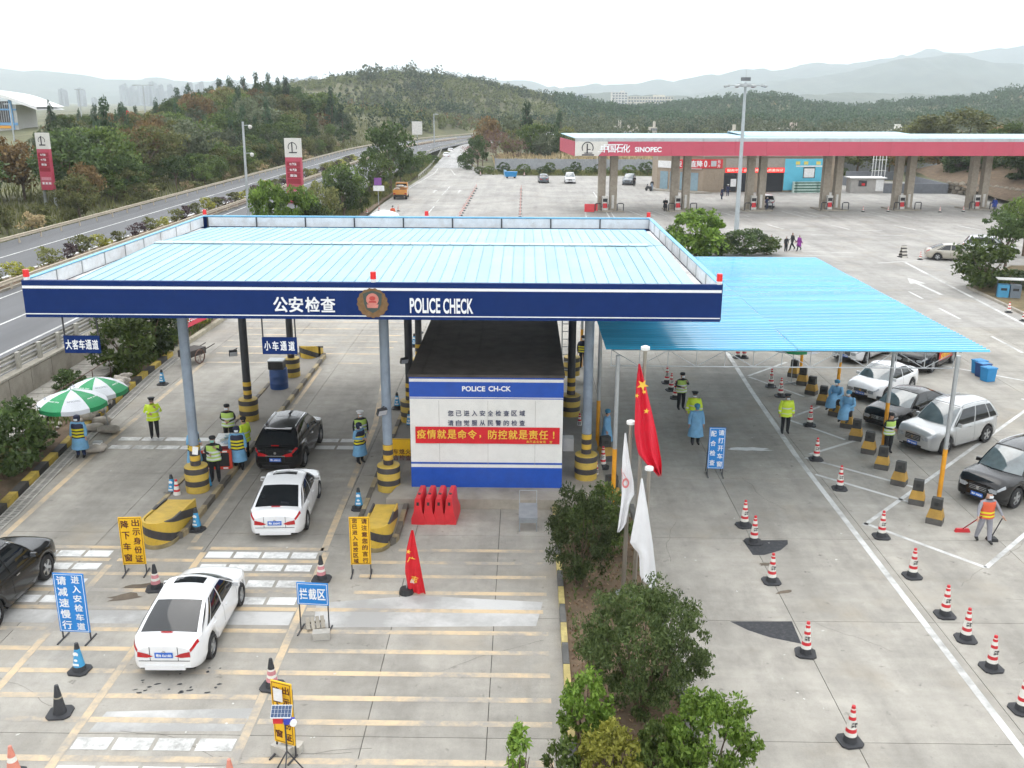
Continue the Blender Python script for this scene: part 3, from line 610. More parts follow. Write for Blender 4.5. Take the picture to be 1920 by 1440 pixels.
for x, s in ((CX0, 1), (CX1, -1)):
    MB().box((x, (CY0 + CY1) / 2 + .08, (CZ0 + CZ1) / 2), (0.12, CY1 - CY0 - .02, CZ1 - CZ0 - .02)).build('side_fascia', M_NAVY, canopy, O)
    for k in range(9):
        y0 = CY0 + 0.12 + k * 1.93
        MB().box((x + s * 0.09, y0 + 0.96, CZ1 - 0.24), (0.05, 1.88, 0.44)).build('parapet_panel', M_PWHITE, canopy, O)
        MB().box((x + s * 0.12, y0, CZ1 - 0.26), (0.03, 0.04, 0.48)).build('parapet_strut', M_STEEL, canopy, O)
    MB().box((x + s * 0.04, (CY0 + CY1) / 2 + .1, CZ1 + 0.015), (0.17, CY1 - CY0 - .1, 0.03)).build('parapet_cap', M_PBLUE, canopy, O)
MB().box((XM, CY1, (CZ0 + CZ1) / 2), (W, 0.12, CZ1 - CZ0 - .02)).build('back_fascia', M_NAVY, canopy, O)
MB().box((XM, CY1 - 0.02, CZ1 + 0.03), (W - .2, 0.2, 0.06)).build('parapet_cap', M_PBLUE, canopy, O)
_pp = MB().box((0, 0, 0), (2.4, 0.05, 0.44)).mesh('parapet_panel', M_PWHITE)
for k in range(9):
    x = CX0 + 0.3 + k * 2.42
    ob('parapet_panel', _pp, canopy, (x + 1.2 - cc.x, CY1 - .1 - cc.y, CZ1 - .24)); MB().box((x, CY1 - .14, CZ1 - .26), (.06, .06, .5)).build('parapet_strut', M_DSTEEL, canopy, O)
M_GUT = mat('gutter_blue', (0.04, 0.30, 0.56), 0.4, var=0.1)
MB().box((XM + .3, CY1 - 1.2, 7.66), (W - 1.4, 0.7, 0.10)).build('gutter', M_GUT, canopy, O)
M_RUSTW = mat('rusty_flashing', (0.68, 0.67, 0.65), 0.6, var=0.1, dirt=0.97, dirtcol=(0.19, 0.07, 0.035), dscale=0.9)
MB().box((CX0 + 0.55, 38.5, 7.62), (0.8, 16.5, 0.06)).build('flashing', M_RUSTW, canopy, O); MB().box((CX1 - 0.4, 38.5, 7.62), (0.5, 16.5, 0.06)).build('flashing', M_RUSTW, canopy, O)
M_ROOF = mat('pale_blue_roof_steel', (0.32, 0.52, 0.60), 0.5, var=0.08, scale=0.7, rand=0.10, dirt=0.5, dscale=0.5, dirtcol=(0.40, 0.50, 0.53), spec=0.3)
YR, ZR, YE, ZE, YB, ZB = 38.9, 8.06, 30.4, 7.80, 45.9, 7.82
pw = 0.405; npan = int((CX1 - .55 - (CX0 + .95)) / pw)
def roof_panel(y0, z0, y1, z1):
    b = MB(); b.add([(0, y0, z0), (pw - .004, y0, z0), (pw - .004, y1, z1), (0, y1, z1), (0, y0, z0 - .02), (pw - .004, y0, z0 - .02), (pw - .004, y1, z1 - .02), (0, y1, z1 - .02)], [(0, 1, 2, 3), (4, 7, 6, 5), (0, 4, 5, 1), (1, 5, 6, 2), (2, 6, 7, 3), (3, 7, 4, 0)])
    b.bar((0.014, y0, z0 + .010), (0.014, y1, z1 + .010), 0.024, 0.02, 1); return b.mesh('roof_panel', [M_ROOF, mat('roof_rib', (.22, .38, .45), .5, var=.15)])
_rf, _rb = roof_panel(YE, ZE, YR - .12, ZR - .004), roof_panel(YR + .12, ZR - .004, YB, ZB)
for k in range(npan):
    x = CX0 + .95 + k * pw - cc.x; dz = random.uniform(-.006, .006)
    ob('roof_panel', _rf, canopy, (x, -cc.y, dz)); ob('roof_panel', _rb, canopy, (x, -cc.y, dz))
_rc = MB().box((0, 0, 0), (0.76, 0.5, 0.03)).mesh('ridge_cap', mat('ridge_cap_steel', (0.46, 0.60, 0.65), 0.4, var=0.08))
for k in range(int(npan * pw / .8)): ob('ridge_cap', _rc, canopy, (CX0 + 1.35 + k * .8 - cc.x, YR - cc.y, ZR + .035))
MB().box((XM, (CY0 + CY1) / 2, CZ0 + .05), (W - .3, CY1 - CY0 - .3, .06)).build('soffit', mat('soffit_grey', (0.3, 0.33, 0.36), 0.7, dirt=.3), canopy, O)
# roof beacons
for (px, py, Y) in ((49, 515, 30.05), (700, 524, 30.05), (1349, 525, 30.05), (384, 403, 47.7), (800, 408, 47.7), (1216, 408, 47.7)):
    q = PY(px, py, Y); bz = CZ1 + .06
    b = MB().cyl((q.x, Y, bz - .06), (q.x, Y, bz + .04), .09, n=10).cyl((q.x, Y, bz + .04), (q.x, Y, bz + .27), .10, .09, n=10, mi=1)
    b.build('beacon', [M_WHITE, mat('beacon_red', (0.75, 0.02, 0.02), 0.3, var=0)], canopy, O)
# lettering and emblem on the fascia
yl = CY0 - .095
def onf(px, py): q = PY(px, py, CY0 - .09); return (q.x - cc.x, q.y - cc.y, q.z)
s = (PY(1000, 560, CY0) - PY(999, 560, CY0)).length
for ch, px in zip('公安检查', (526, 555, 586, 615)): letfit(ch, 27 * s, 29 * s, M_LETTERW, canopy, onf(px, 571), bold=.025, extrude=.02)
letfit('POLICE', 57 * s, 29 * s, M_LETTERW, canopy, onf(797, 573), bold=.022, extrude=.02); letfit('CHECK', 56 * s, 29 * s, M_LETTERW, canopy, onf(859, 574), bold=.022, extrude=.02)
q = onf(699, 568); em = MB(); n = 34
M_BRONZE = mat('emblem_bronze', (0.20, 0.115, 0.05), 0.5, 0.3, var=.25, scale=8)
pts = [(27 * s * (1.0 + .07 * (k % 2)) * math.sin(2 * math.pi * k / n) * (1.05 if k > 8 else 1), 27 * s * (1 + .07 * (k % 2)) * math.cos(2 * math.pi * k / n)) for k in range(n)]
def disc(pts, y0, y1, mi): 
    m = len(pts); em.add([(x, y0, z) for x, z in pts] + [(x, y1, z) for x, z in pts], [tuple(range(m)), tuple(range(2 * m - 1, m - 1, -1))] + [((k + 1) % m, k, m + k, m + (k + 1) % m) for k in range(m)], mi)
emb = bpy.data.objects.new('emblem', None); link(emb, canopy); emb.location = q
disc([(x, z) for x, z in pts], -.02, .03, 0); em.build('wreath', M_BRONZE, emb)
em = MB(); disc([(0, .40), (.16, .36), (.30, .30), (.27, -.02), (.2, -.2), (0, -.32), (-.2, -.2), (-.27, -.02), (-.30, .30), (-.16, .36)], -.045, -.02, 0); em.build('shield', mat('emblem_green', (.05, .07, .06), .5), emb)
em = MB(); disc([(.20 * math.sin(t * .314), .12 + .20 * math.cos(t * .314)) for t in range(20)], -.06, -.045, 0); disc([(-.19, -.04), (.19, -.04), (.16, -.15), (-.16, -.15)], -.062, -.045, 0); em.build('roundel', mat('emblem_pink', (.55, .20, .16), .5), emb)
em = MB(); disc([(.10 * math.sin(t * .628), .16 + .07 * math.cos(t * .628)) for t in range(10)], -.07, -.06, 0); disc([(-.13, .02), (.13, .02), (.10, .08), (-.10, .08)], -.07, -.06, 0); em.build('device', mat('emblem_red', (.42, .05, .04), .5), emb)
# columns, each on a striped drum
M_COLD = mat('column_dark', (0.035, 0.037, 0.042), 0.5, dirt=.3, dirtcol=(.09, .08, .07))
M_DRUM = stripe_mat('drum_stripes', (0.52, 0.36, 0.06), (0.045, 0.04, 0.04), 0.46, (0, 0, 1), .55)
M_BAND = stripe_mat('band_stripes', (0.60, 0.38, 0.04), (0.04, 0.035, 0.04), 0.38, (0, 0, 1), .5)
dm = MB().lathe([(.41, 0), (.42, .9), (.40, .95), (.2, .97)], 20).mesh('drum', M_DRUM, 40); bm_ = MB().lathe([(.182, .96), (.182, 1.72)], 16).mesh('band', M_BAND, 40)
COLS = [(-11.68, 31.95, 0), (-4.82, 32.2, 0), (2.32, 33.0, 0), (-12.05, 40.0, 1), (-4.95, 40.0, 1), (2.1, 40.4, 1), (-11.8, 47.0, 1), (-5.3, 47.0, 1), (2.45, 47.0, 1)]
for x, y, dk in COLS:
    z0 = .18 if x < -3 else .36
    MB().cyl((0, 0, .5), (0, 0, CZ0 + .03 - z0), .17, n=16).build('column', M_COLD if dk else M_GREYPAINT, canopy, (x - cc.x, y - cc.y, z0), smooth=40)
    ob('drum', dm, canopy, (x - cc.x, y - cc.y, z0 - .02)); ob('band', bm_, canopy, (x - cc.x, y - cc.y, z0))
# lamps fixed to the columns
def floodlight(px, py, Y, rz):
    q = PY(px, py, Y); t = MB().box((0, 0, 0), (.34, .12, .26), rx=.5).box((0, -.07, -.03), (.3, .02, .2), 1, rx=.5).bar((0, .05, .1), (0.2, .1, .18), .03)
    t.build('floodlight', [M_DSTEEL, mat('lamp_glass', (.5, .52, .55), .1, var=0)], canopy, (q.x - cc.x, q.y - cc.y, q.z), (0, 0, rz))
floodlight(716, 772, 31.9, .6); floodlight(437, 662, 39.8, .4); floodlight(758, 676, 39.8, .5)
for px, py in ((366, 845),): 
    q = PY(px, py, 31.75); MB().box((0, 0, 0), (.2, .012, .3)).build('paper_notice', M_WHITE, canopy, (q.x - cc.x, q.y - cc.y, q.z), (0, .15, 0))
# ---------------------------------------------------------------- booth
bz0 = .36; by0 = 31.95; bx0, bx1 = PY(772, 900, by0).x, PY(1053, 900, by0).x; bz1 = PY(910, 707, by0).z; bH = bz1 - bz0; bcx = (bx0 + bx1) / 2; bw = bx1 - bx0
plinth = MB().prism([(-4.75, 30.85), (1.95, 30.85), (3.0, 31.6), (3.0, 43.5), (-4.5, 43.5), (-4.5, 32)], 0, .36).build('booth_plinth', M_WALLCONC); tag(plinth, kind='structure')
booth = thing('police_booth', 'white and blue checkpoint booth with a dark flat roof under the canopy', 'booth', (bcx, by0 + 4.7, bz0))
M_BWALL = mat('booth_white', (0.72, 0.715, 0.68), 0.55, var=.05, dirt=.2, dirtcol=(.45, .42, .36), dscale=.7)
MB().box((0, 0, bH / 2), (bw, 9.4, bH)).build('wall', M_BWALL, booth)
def band(z0, z1, m, y=.006):
    MB().box((0, -4.7 - y / 2, bH * (1 - (z0 + z1) / 2)), (bw + .012, y, bH * (z1 - z0))).build('band', m, booth)
band(.0, .018, M_BLUE); band(.045, .178, M_BLUE); band(.186, .193, M_BLUE); band(.768, .785, M_BLUE); band(.815, 1.0, M_BLUE)
for s_ in (-1, 1): 
    MB().box((s_ * (bw / 2 + .004), 0, bH * .9), (.008, 9.38, bH * .16)).build('side_band', M_BLUE, booth); MB().box((s_ * (bw / 2 + .004), 0, bH * .1), (.008, 9.38, bH * .19)).build('side_band', M_BLUE, booth)
    for k in range(3): MB().box((s_ * (bw / 2 + .01), -2.6 + k * 2.7, bH * .55), (.02, 1.5, 1.1)).build('window', mat('booth_glass', (.03, .04, .05), .08, var=0), booth)
MB().box((0, 0, bH + .04), (bw + .1, 9.5, .09)).build('roof', mat('roof_felt', (0.07, 0.06, 0.052), 0.85, var=.35, scale=1.5, dirt=.4, dirtcol=(.08, .065, .05)), booth)
for k in range(6): MB().box((-bw / 2 + bw * (k + .5) / 6, 0, bH + .092), (.05, 9.4, .02)).build('roof_seam', MATS['roof_felt'], booth)
for x in (-.62, .02, .64): MB().box((x * bw / 2, -4.7 - .0035, bH * .5), (.012, .007, bH * .58)).build('panel_seam', mat('seam_grey', (.4, .39, .36), .7), booth)
fy = -4.7 - .02
def onb(px, py): q = PY(px, py, by0 - .02); return (q.x - bcx, fy, q.z - bz0)
sb = (PY(1000, 800, by0) - PY(999, 800, by0)).length
letfit('POLICE', 43 * sb, 10 * sb, M_LETTERW, booth, onb(888, 729), bold=.03); letfit('CH-CK', 42 * sb, 10 * sb, M_LETTERW, booth, onb(937, 729), bold=.03)
M_INK = mat('ink_blue', (.05, .06, .12), .6, var=0)
for i, ch in enumerate('您已进入安全检查区域'): letfit(ch, 10.5 * sb, 11 * sb, M_INK, booth, onb(845 + i * 14.9, 775), bold=.015)
for i, ch in enumerate('请自觉服从民警的检查'): letfit(ch, 10.5 * sb, 11 * sb, M_INK, booth, onb(845 + i * 14.9, 793), bold=.015)
ban = thing('banner', 'red cloth banner with gold lettering stretched across the booth front', 'banner', PY(914, 832, by0 - .05))
bn = MB(); bw2, bh2 = 271 * sb, 33 * sb
bn.grid(lambda u, v: ((u - .5) * bw2, -.02 * math.sin(u * 19) * (1 - v) * .4, v * bh2), 30, 4); bn.build('cloth', M_REDCLOTH, ban)
for i, ch in enumerate('疫情就是命令，防控就是责任！'):
    if ch in '，！': letfit(',' if ch == '，' else '!', 3 * sb, (6 if ch == '，' else 14) * sb, M_GOLD, ban, ((-124 + i * 19.1) * sb - (4 * sb if ch == '，' else 0), -.03, bh2 * (.45 if ch == '，' else .57)), bold=.02)
    else: letfit(ch, 17 * sb, 18 * sb, M_GOLD, ban, ((-124 + i * 19.1) * sb, -.03, bh2 * .57), bold=.02)
for i, ch in enumerate('和平县公安局 宣'):
    if ch != ' ': letfit(ch, 5.2 * sb, 5 * sb, M_GOLD, ban, ((76 + i * 6.2) * sb, -.03, bh2 * .15), bold=.02)
# ---------------------------------------------------------------- hanging lane signs
def hanging_sign(text, x0, x1, y0, y1, label):
    Y = CY0 + .25; a, b = PY(x0, y0, Y), PY(x1, y1, Y); w, h = b.x - a.x, a.z - b.z
    t = thing('hanging_sign', label, 'sign', ((a.x + b.x) / 2, Y, b.z)); MB().box((0, 0, h / 2), (w, .06, h)).build('board', M_NAVY, t)
    for s_ in (-1, 1): MB().box((s_ * w * .47, 0, (CZ0 - b.z + h) / 2), (.04, .04, CZ0 - b.z - h + .02)).build('hanger', M_DSTEEL, t)
    n = len(text)
    for i, ch in enumerate(text): letfit(ch, w * .165 * 5 / max(n, 4.6), h * .56, M_LETTERW, t, ((i - (n - 1) / 2) * w * .93 / n, -.036, h / 2), bold=.03)
hanging_sign('大客车通道', 119, 190, 629, 662, 'navy hanging sign with five white characters above the coach lane'); hanging_sign('小车通道', 491, 558, 632, 664, 'navy hanging sign with four white characters above the car lane')
# ---------------------------------------------------------------- lane islands and crash noses
def island(name, x0, x1, y0, y1, sp=.95):
    r = (x1 - x0) / 2; xc = (x0 + x1) / 2; pts = [(xc + r * math.cos(t), y0 + r + r * math.sin(t)) for t in np.linspace(math.pi, 2 * math.pi, 9)] + [(xc + r * math.cos(t), y1 - r + r * math.sin(t)) for t in np.linspace(0, math.pi, 9)]
    o = MB().prism(pts, 0, .15).build(name, mat('island_concrete', (.27, .25, .22), .85, var=.25, scale=1.2, dirt=.5)); tag(o, kind='structure'); n = len(pts); k = 0
    path_ = [Vector((*p, 0)) for p in pts]; path_.append(path_[0]); tot = 0
    for a, b in zip(path_, path_[1:]):
        d = (b - a); m = max(1, round(d.length / sp))
        for j in range(m):
            c = a + d * ((j + .5) / m); ang = math.atan2(d.y, d.x)
            MB().box((0, 0, .09), (d.length / m - .02, .16, .2)).build('kerb_stone', mat('island_kerb', (.36, .29, .17), .8, var=.25, dirt=.6, rand=.2) if k % 2 else mat('island_kerb_dark', (.13, .115, .095), .8, var=.25, dirt=.4), o, c, (0, 0, ang)); k += 1
    return o
isl_l = island('lane_island', -12.6, -11.0, 27.9, 52.0); isl_m = island('lane_island', -5.45, -4.05, 27.7, 49.5)
M_NOSE = stripe_mat('nose_stripes', (0.60, 0.40, 0.05), (0.045, 0.042, 0.045), .62, (.30, .30, .95), .56)
def crash_nose(label, xc, y0, y1, w, h0, h1, flip=1):
    """hollow U of sheet steel round the island's end, its top edge dipping to the far side"""
    t = thing('crash_nose', label, 'crash barrier', (xc, y0, 0)); r = w / 2; out = []; L_ = y1 - y0
    line = [(-r, L_ * k / 6) for k in range(6, 1, -1)] + [(r * math.cos(a), r + .25 + (r + .25) * math.sin(a)) for a in np.linspace(math.pi, 2 * math.pi, 13)] + [(r, L_ * k / 6) for k in range(2, 7)]
    b = MB(); n = len(line); top = []
    for i, (x, y) in enumerate(line): top.append(h1 + (h0 - h1) * (y / L_ if flip * x < 0 else 1 - (1 - y / L_) * .4 if False else y / L_))
    inn = [(x * .86, y + .06 * (1 if y < r else 0)) for x, y in line]
    for i in range(n - 1):
        a, c = line[i], line[i + 1]; ai, ci = inn[i], inn[i + 1]
        b.quad((*a, .1), (*c, .1), (*c, top[i + 1]), (*a, top[i])); b.quad((*ci, .1), (*ai, .1), (*ai, top[i]), (*ci, top[i + 1])); b.quad((*a, top[i]), (*c, top[i + 1]), (*ci, top[i + 1]), (*ai, top[i]))
    b.quad((*line[0], .1), (*line[0], top[0]), (*inn[0], top[0]), (*inn[0], .1)); b.quad((*line[-1], top[-1]), (*line[-1], .1), (*inn[-1], .1), (*inn[-1], top[-1]))
    b.build('shell', M_NOSE, t)
    b2 = MB(); fl = [(x * .93, y) for x, y in inn]
    for i in range(n // 2): 
        j = n - 1 - i; b2.quad((*fl[i], top[i] - .04), (*fl[i + 1], top[i + 1] - .04), (*fl[j - 1], top[j - 1] - .04), (*fl[j], top[j] - .04)) if i + 1 < j - 1 else None
    b2.build('cover', mat('nose_cover', (.56, .37, .05), .6, var=.15, dirt=.3), t)
    b3 = MB(); b3.prism([(x * 1.08, y - (.06 if y < r else 0)) for x, y in line], 0.0, .12); b3.build('foot_kerb', mat('nose_foot', (.25, .2, .1), .85, var=.3, dirt=.6), t)
crash_nose('black and yellow crash nose at the coach lane island end', -11.64, 27.5, 30.1, 1.05, .62, .86); crash_nose('black and yellow crash nose at the booth island end', -4.62, 27.45, 29.9, .84, .6, .8)
t = crash_nose('yellow open crash nose at the far end of the coach lane island', -11.75, 50.4, 51.9, 1.1, .5, .85)
# ---------------------------------------------------------------- blue sheet shelter
sc0 = Vector((9.4, 42.8, 0)); shelter = thing('sheet_shelter', 'bright blue corrugated sheet shelter on grey and orange posts', 'shelter', sc0); O2 = (-sc0.x, -sc0.y, 0)
SX0, SX1, SY0, SY1, SZ = 2.85, 16.1, 32.2, 53.6, 5.42
M_SHEET = mat('shelter_blue_sheet', (0.035, 0.37, 0.60), 0.2, var=.16, scale=.8, rand=.07, aniso=(.15, 2.2, 1), spec=.8, coat=0.5, ior=1.6, dirt=.2, dirtcol=(.16, .52, .70), dscale=.8)
def sheet_mesh(L_, D):
    b = MB(); n = int(D / .27); prof = []
    for k in range(n):
        y = k * .27; prof += [(y, 0), (y + .12, 0), (y + .155, .045), (y + .235, .045)]
    prof.append((n * .27, 0))
    for (ya, za), (yb, zb) in zip(prof, prof[1:]): b.quad((0, ya, za), (L_, ya, za), (L_, yb, zb), (0, yb, zb))
    return b.mesh('roof_sheet', M_SHEET), n * .27
sm, D_ = sheet_mesh((SX1 - SX0) / 2 - .01, 3.06)
for k in range(7):
    for j in range(2): ob('roof_sheet', sm, shelter, (SX0 + j * (SX1 - SX0) / 2 - sc0.x, SY0 + k * D_ - sc0.y, SZ + .012 * ((k + j) % 2)), (0, 0, random.uniform(-.002, .002)))
M_ORANGE = mat('post_orange', (0.68, 0.30, 0.015), 0.5, var=.12, dirt=.2)
for x, y in [(14.75, 31.7), (14.7, 37.1), (14.75, 43.4), (14.8, 49.6), (3.2, 31.45), (3.05, 37.1), (3.1, 43.6), (3.1, 49.8)]:
    po = MB().cyl((0, 0, 2.05), (0, 0, SZ), .075, n=10).build('post', M_STEEL, shelter, (x - sc0.x, y - sc0.y, 0), smooth=40); MB().cyl((0, 0, 0), (0, 0, 2.06), .08, n=10).build('post_sleeve', M_ORANGE, shelter, (x - sc0.x, y - sc0.y, 0), smooth=40)
for Y in (32.35, 38.0, 43.6, 49.8):
    for z_ in (SZ - .04, SZ - .62): MB().cyl((SX0 + .2, Y, z_), (14.9, Y, z_ ), .022, n=6).build('truss_chord', M_STEEL, shelter, O2)
    n = 12; dx = (14.9 - SX0 - .2) / n
    for k in range(n + 1):
        x = SX0 + .2 + k * dx; MB().cyl((x, Y, SZ - .62), (x, Y, SZ - .04), .016, n=5).build('truss_web', M_STEEL, shelter, O2)
        if k < n: MB().cyl((x, Y, SZ - .62 if k % 2 else SZ - .04), (x + dx, Y, SZ - .04 if k % 2 else SZ - .62), .014, n=5).build('truss_web', M_STEEL, shelter, O2)
for k in range(9): MB().box((SX0 + .3 + k * 1.5, 42.9, SZ - .05), (.05, 21, .07)).build('purlin', M_STEEL, shelter, O2)
# ---------------------------------------------------------------- filling station
fa = math.atan(.094); fo = Vector((6.1, 121.0, 0)); FZ0, FZ1 = PY(1068, 292, 121.3).z, PY(1068, 265, 121.3).z; FW, FD = 92.0, 13.5
fcan = thing('filling_station_canopy', 'long filling station canopy with pink red fascia on paired concrete pillars', 'canopy', fo, fa)
M_PINK = mat('fascia_pink', (0.47, 0.065, 0.105), 0.5, var=.06, scale=.5, dirt=.15, dirtcol=(.42, .15, .18))
for k in range(23): 
    x0 = k * 4.0; x0 += .02
    if k == 0: continue
    MB().box((x0 + 2.0, 0, (FZ0 + FZ1) / 2), (3.985, .2, FZ1 - FZ0)).build('fascia_panel', M_PINK, fcan)
b = MB(); hF = FZ1 - FZ0
b.add([(0, -.1, FZ0), (2.9, -.1, FZ0), (4.3, -.1, FZ1), (0, -.1, FZ1), (0, .1, FZ0), (2.9, .1, FZ0), (4.3, .1, FZ1), (0, .1, FZ1)], [(0, 1, 2, 3), (7, 6, 5, 4), (0, 3, 7, 4), (1, 5, 6, 2), (3, 2, 6, 7), (0, 4, 5, 1)]); b.build('logo_panel', mat('fascia_cream', (.62, .60, .55), .5, var=.05, dirt=.1), fcan)
b = MB(); b.poly([(2.93, -.1, FZ0), (4.0, -.1, FZ0), (4.0, -.1, FZ1), (4.33, -.1, FZ1)][:2] + [(4.0, -.1, FZ1 * .77 + FZ0 * .23)]); b.build('fascia_panel', M_PINK, fcan)
MB().box((-.02, FD / 2, (FZ0 + FZ1) / 2), (.2, FD, hF)).build('side_fascia', M_PINK, fcan)
lg = MB(); R1 = .62
for k in range(22):
    a0, a1 = -.5 + k * 4.15 / 22, -.5 + (k + 1) * 4.15 / 22
    lg.quad(*[(1.55 + r_ * math.cos(a_), -.115, FZ0 + hF * .56 + r_ * math.sin(a_)) for a_, r_ in ((a0, R1), (a0, R1 + .12), (a1, R1 + .12), (a1, R1))][::-1])
lg.box((1.5, -.115, FZ0 + hF * .5), (.16, .02, 1.2)).box((1.65, -.115, FZ0 + hF * .2), (1.0, .02, .12)).box((1.6, -.115, FZ0 + hF * .07), (1.5, .02, .16)).box((1.75, -.115, FZ0 + hF * .45), (.35, .02, .1)); lg.build('logo', M_LETTERK, fcan)
ln = MB()
for k in range(4): ln.box((3.25 + .22 * k, -.112, FZ0 + hF * (.3 + .16 * k)), (.9, .012, .06))
ln.build('speed_lines', M_LETTERW, fcan)
def onfc(px): d = _ray(px, 280); c_, s_ = math.cos(fa), math.sin(fa); return (d.x * fo.y / d.y - fo.x) / (c_ - s_ * d.x / d.y)
for ch, px in zip('中国石化', (1133, 1147, 1161, 1174)): letfit(ch, .92, 1.0, M_LETTERW, fcan, (onfc(px), -.13, (FZ0 + FZ1) / 2 + .05), bold=.02)
letfit('SINOPEC', onfc(1240) - onfc(1190), .62, M_LETTERW, fcan, ((onfc(1190) + onfc(1240)) / 2, -.13, (FZ0 + FZ1) / 2 - .1), bold=.03)
for k in range(23): MB().box((k * 4 + 2, .05, FZ1 + .2), (3.97, .16, .42)).build('gutter_panel', mat('gutter_grey', (.42, .45, .46), .5, var=.1, dirt=.3), fcan)
_fr = MB().box((0, 0, 0), (3.98, FD, .08)).mesh('roof_sheet', mat('station_roof', (.36, .56, .64), .45, var=.08, rand=.05, spec=.4))
for k in range(23): ob('roof_sheet', _fr, fcan, (k * 4 + 2, FD / 2 + .2, FZ1 + .46), (.012, 0, 0))
for k in range(6): MB().add([(23 + k * 4, FD * .3, FZ1 + .5), (26.98 + k * 4, FD * .3, FZ1 + .5), (26.98 + k * 4, FD, FZ1 + .85), (23 + k * 4, FD, FZ1 + .85), (23 + k * 4, FD, FZ1 + .5), (26.98 + k * 4, FD, FZ1 + .5)], [(0, 1, 2, 3), (3, 2, 5, 4)]).build('roof_sheet', MATS['station_roof'], fcan)
MB().box((FW / 2, FD / 2, FZ0 + .08), (FW - .4, FD - .3, .1)).build('soffit', mat('station_soffit', (.42, .40, .36), .7, dirt=.2), fcan)
M_PIL = mat('pillar_stone', (.36, .315, .255), .8, var=.18, dirt=.3, dirtcol=(.2, .17, .13))
M_PUMPW = mat('pump_white', (.62, .60, .56), .45, dirt=.2); M_GREENSIGN = mat('green_sign', (.02, .2, .12), .5)
PUMPX = [1138, 1275, 1418, 1555, 1692, 1835]
for i, px in enumerate(PUMPX):
    g0 = P(px, 393 if i > 2 else 395); v = (Vector((g0.x, g0.y)) - Vector((fo.x, fo.y))); lx = v.x * math.cos(fa) + v.y * math.sin(fa); ly = 6.6
    for s_ in ((-1, 1)): MB().box((0, 0, FZ0 / 2), (.9, .95, FZ0)).build('pillar', M_PIL, fcan, (lx + s_ * .72, ly + (0 if s_ < 0 else -.5), 0)); MB().box((lx + s_ * .72 + .02, ly - (.458 if s_ < 0 else .958), 2.7), (.5, .012, .7)).build('pillar_sign', M_GREENSIGN, fcan)
    g = Vector((fo.x + lx * math.cos(fa) - ly * math.sin(fa), fo.y + lx * math.sin(fa) + ly * math.cos(fa), 0))
    lab = ['fuel pump island under the canopy end beside the red barrier', 'fuel pump island in front of the brown tiled shop wall', 'fuel pump island beside the white car being refuelled', 'fuel pump island in front of the blue poster wall', 'fuel pump island in front of the grey low wall', 'fuel pump island near the stone wall at the far end'][i]
    t = thing('fuel_pump', lab, 'fuel pump', (g.x, g.y, 0), fa, 'fuel pumps under the station canopy')
    MB().prism([(-1.9, -2.3), (1.9, -2.3), (1.9, 1.6), (-1.9, 1.6)], 0, .16).build('kerb_base', M_WALLCONC, t)
    MB().box((-.45, -1.2, 1.05), (.75, .5, 1.8)).box((-.45, -1.46, 1.45), (.6, .03, .42), 1).box((-.45, -1.46, .75), (.55, .03, .6), 2).build('dispenser', [M_PUMPW, M_BLACK, M_RED], t)
    MB().box((.62, -1.0, 1.2), (.3, .25, 1.7)).build('sign_post', M_PUMPW, t)
    for hx_ in (-.82, -.08): MB().tube([(hx_, -1.3, 1.9), (hx_ - .12, -1.5, 1.4), (hx_ - .1, -1.55, .7), (hx_, -1.48, .5), (hx_ + .06, -1.48, 1.0)], .03, 5).build('hose', M_BLACK, t)
    for s_ in (-1, 1): MB().tube([(s_ * 1.05, -2.0, .1), (s_ * 1.05, -2.0, 1.0), (s_ * 1.25, -2.05, 1.1), (s_ * 1.75, -2.1, 1.1), (s_ * 1.85, -2.1, 1.0), (s_ * 1.85, -2.1, .1)], .07, 6).build('bumper_hoop', M_DSTEEL, t)
# shop
sh = thing('station_shop', 'beige tiled filling station shop with red displays and a blue poster wall', 'shop', (38.5, 156, 0))
O3 = (-38.5, -156, 0); M_TILE = mat('shop_tile', (.34, .27, .20), .6, var=.1, dirt=.15)
A, B_, C_ = Vector((21.6, 160.5)), Vector((28.1, 155.2)), Vector((50.6, 157.8)); SH = 5.6
MB().prism([(21.6, 160.5), (28.1, 155.2), (50.6, 157.8), (50.2, 168), (22, 170)], 0, SH).build('wall', M_TILE, sh, O3)
MB().prism([(21.3, 160.4), (28.0, 154.9), (50.9, 157.5), (50.6, 168.4), (21.7, 170.4)], SH, SH + .35).build('roof', mat('shop_roof', (.5, .47, .42), .7), sh, O3)
dirf = (C_ - B_).normalized(); nf = Vector((dirf.y, -dirf.x)); af = math.atan2(dirf.y, dirf.x)
def onshop(px0, px1, z0, z1, name, m, out=.05, thick=.06, parent=None):
    def at(px): 
        d = _ray(px, 350); k = Vector((d.x, d.y)); den = k.x * dirf.y - k.y * dirf.x; t_ = (B_.x * dirf.y - B_.y * dirf.x) / den; return k * t_
    a, b2 = at(px0), at(px1); c = (a + b2) / 2 + nf * out; return MB().box((0, 0, (z1 - z0) / 2), ((b2 - a).length, thick, z1 - z0)).build(name, m, parent or sh, (c.x - 38.5, c.y - 156, z0), (0, 0, af))
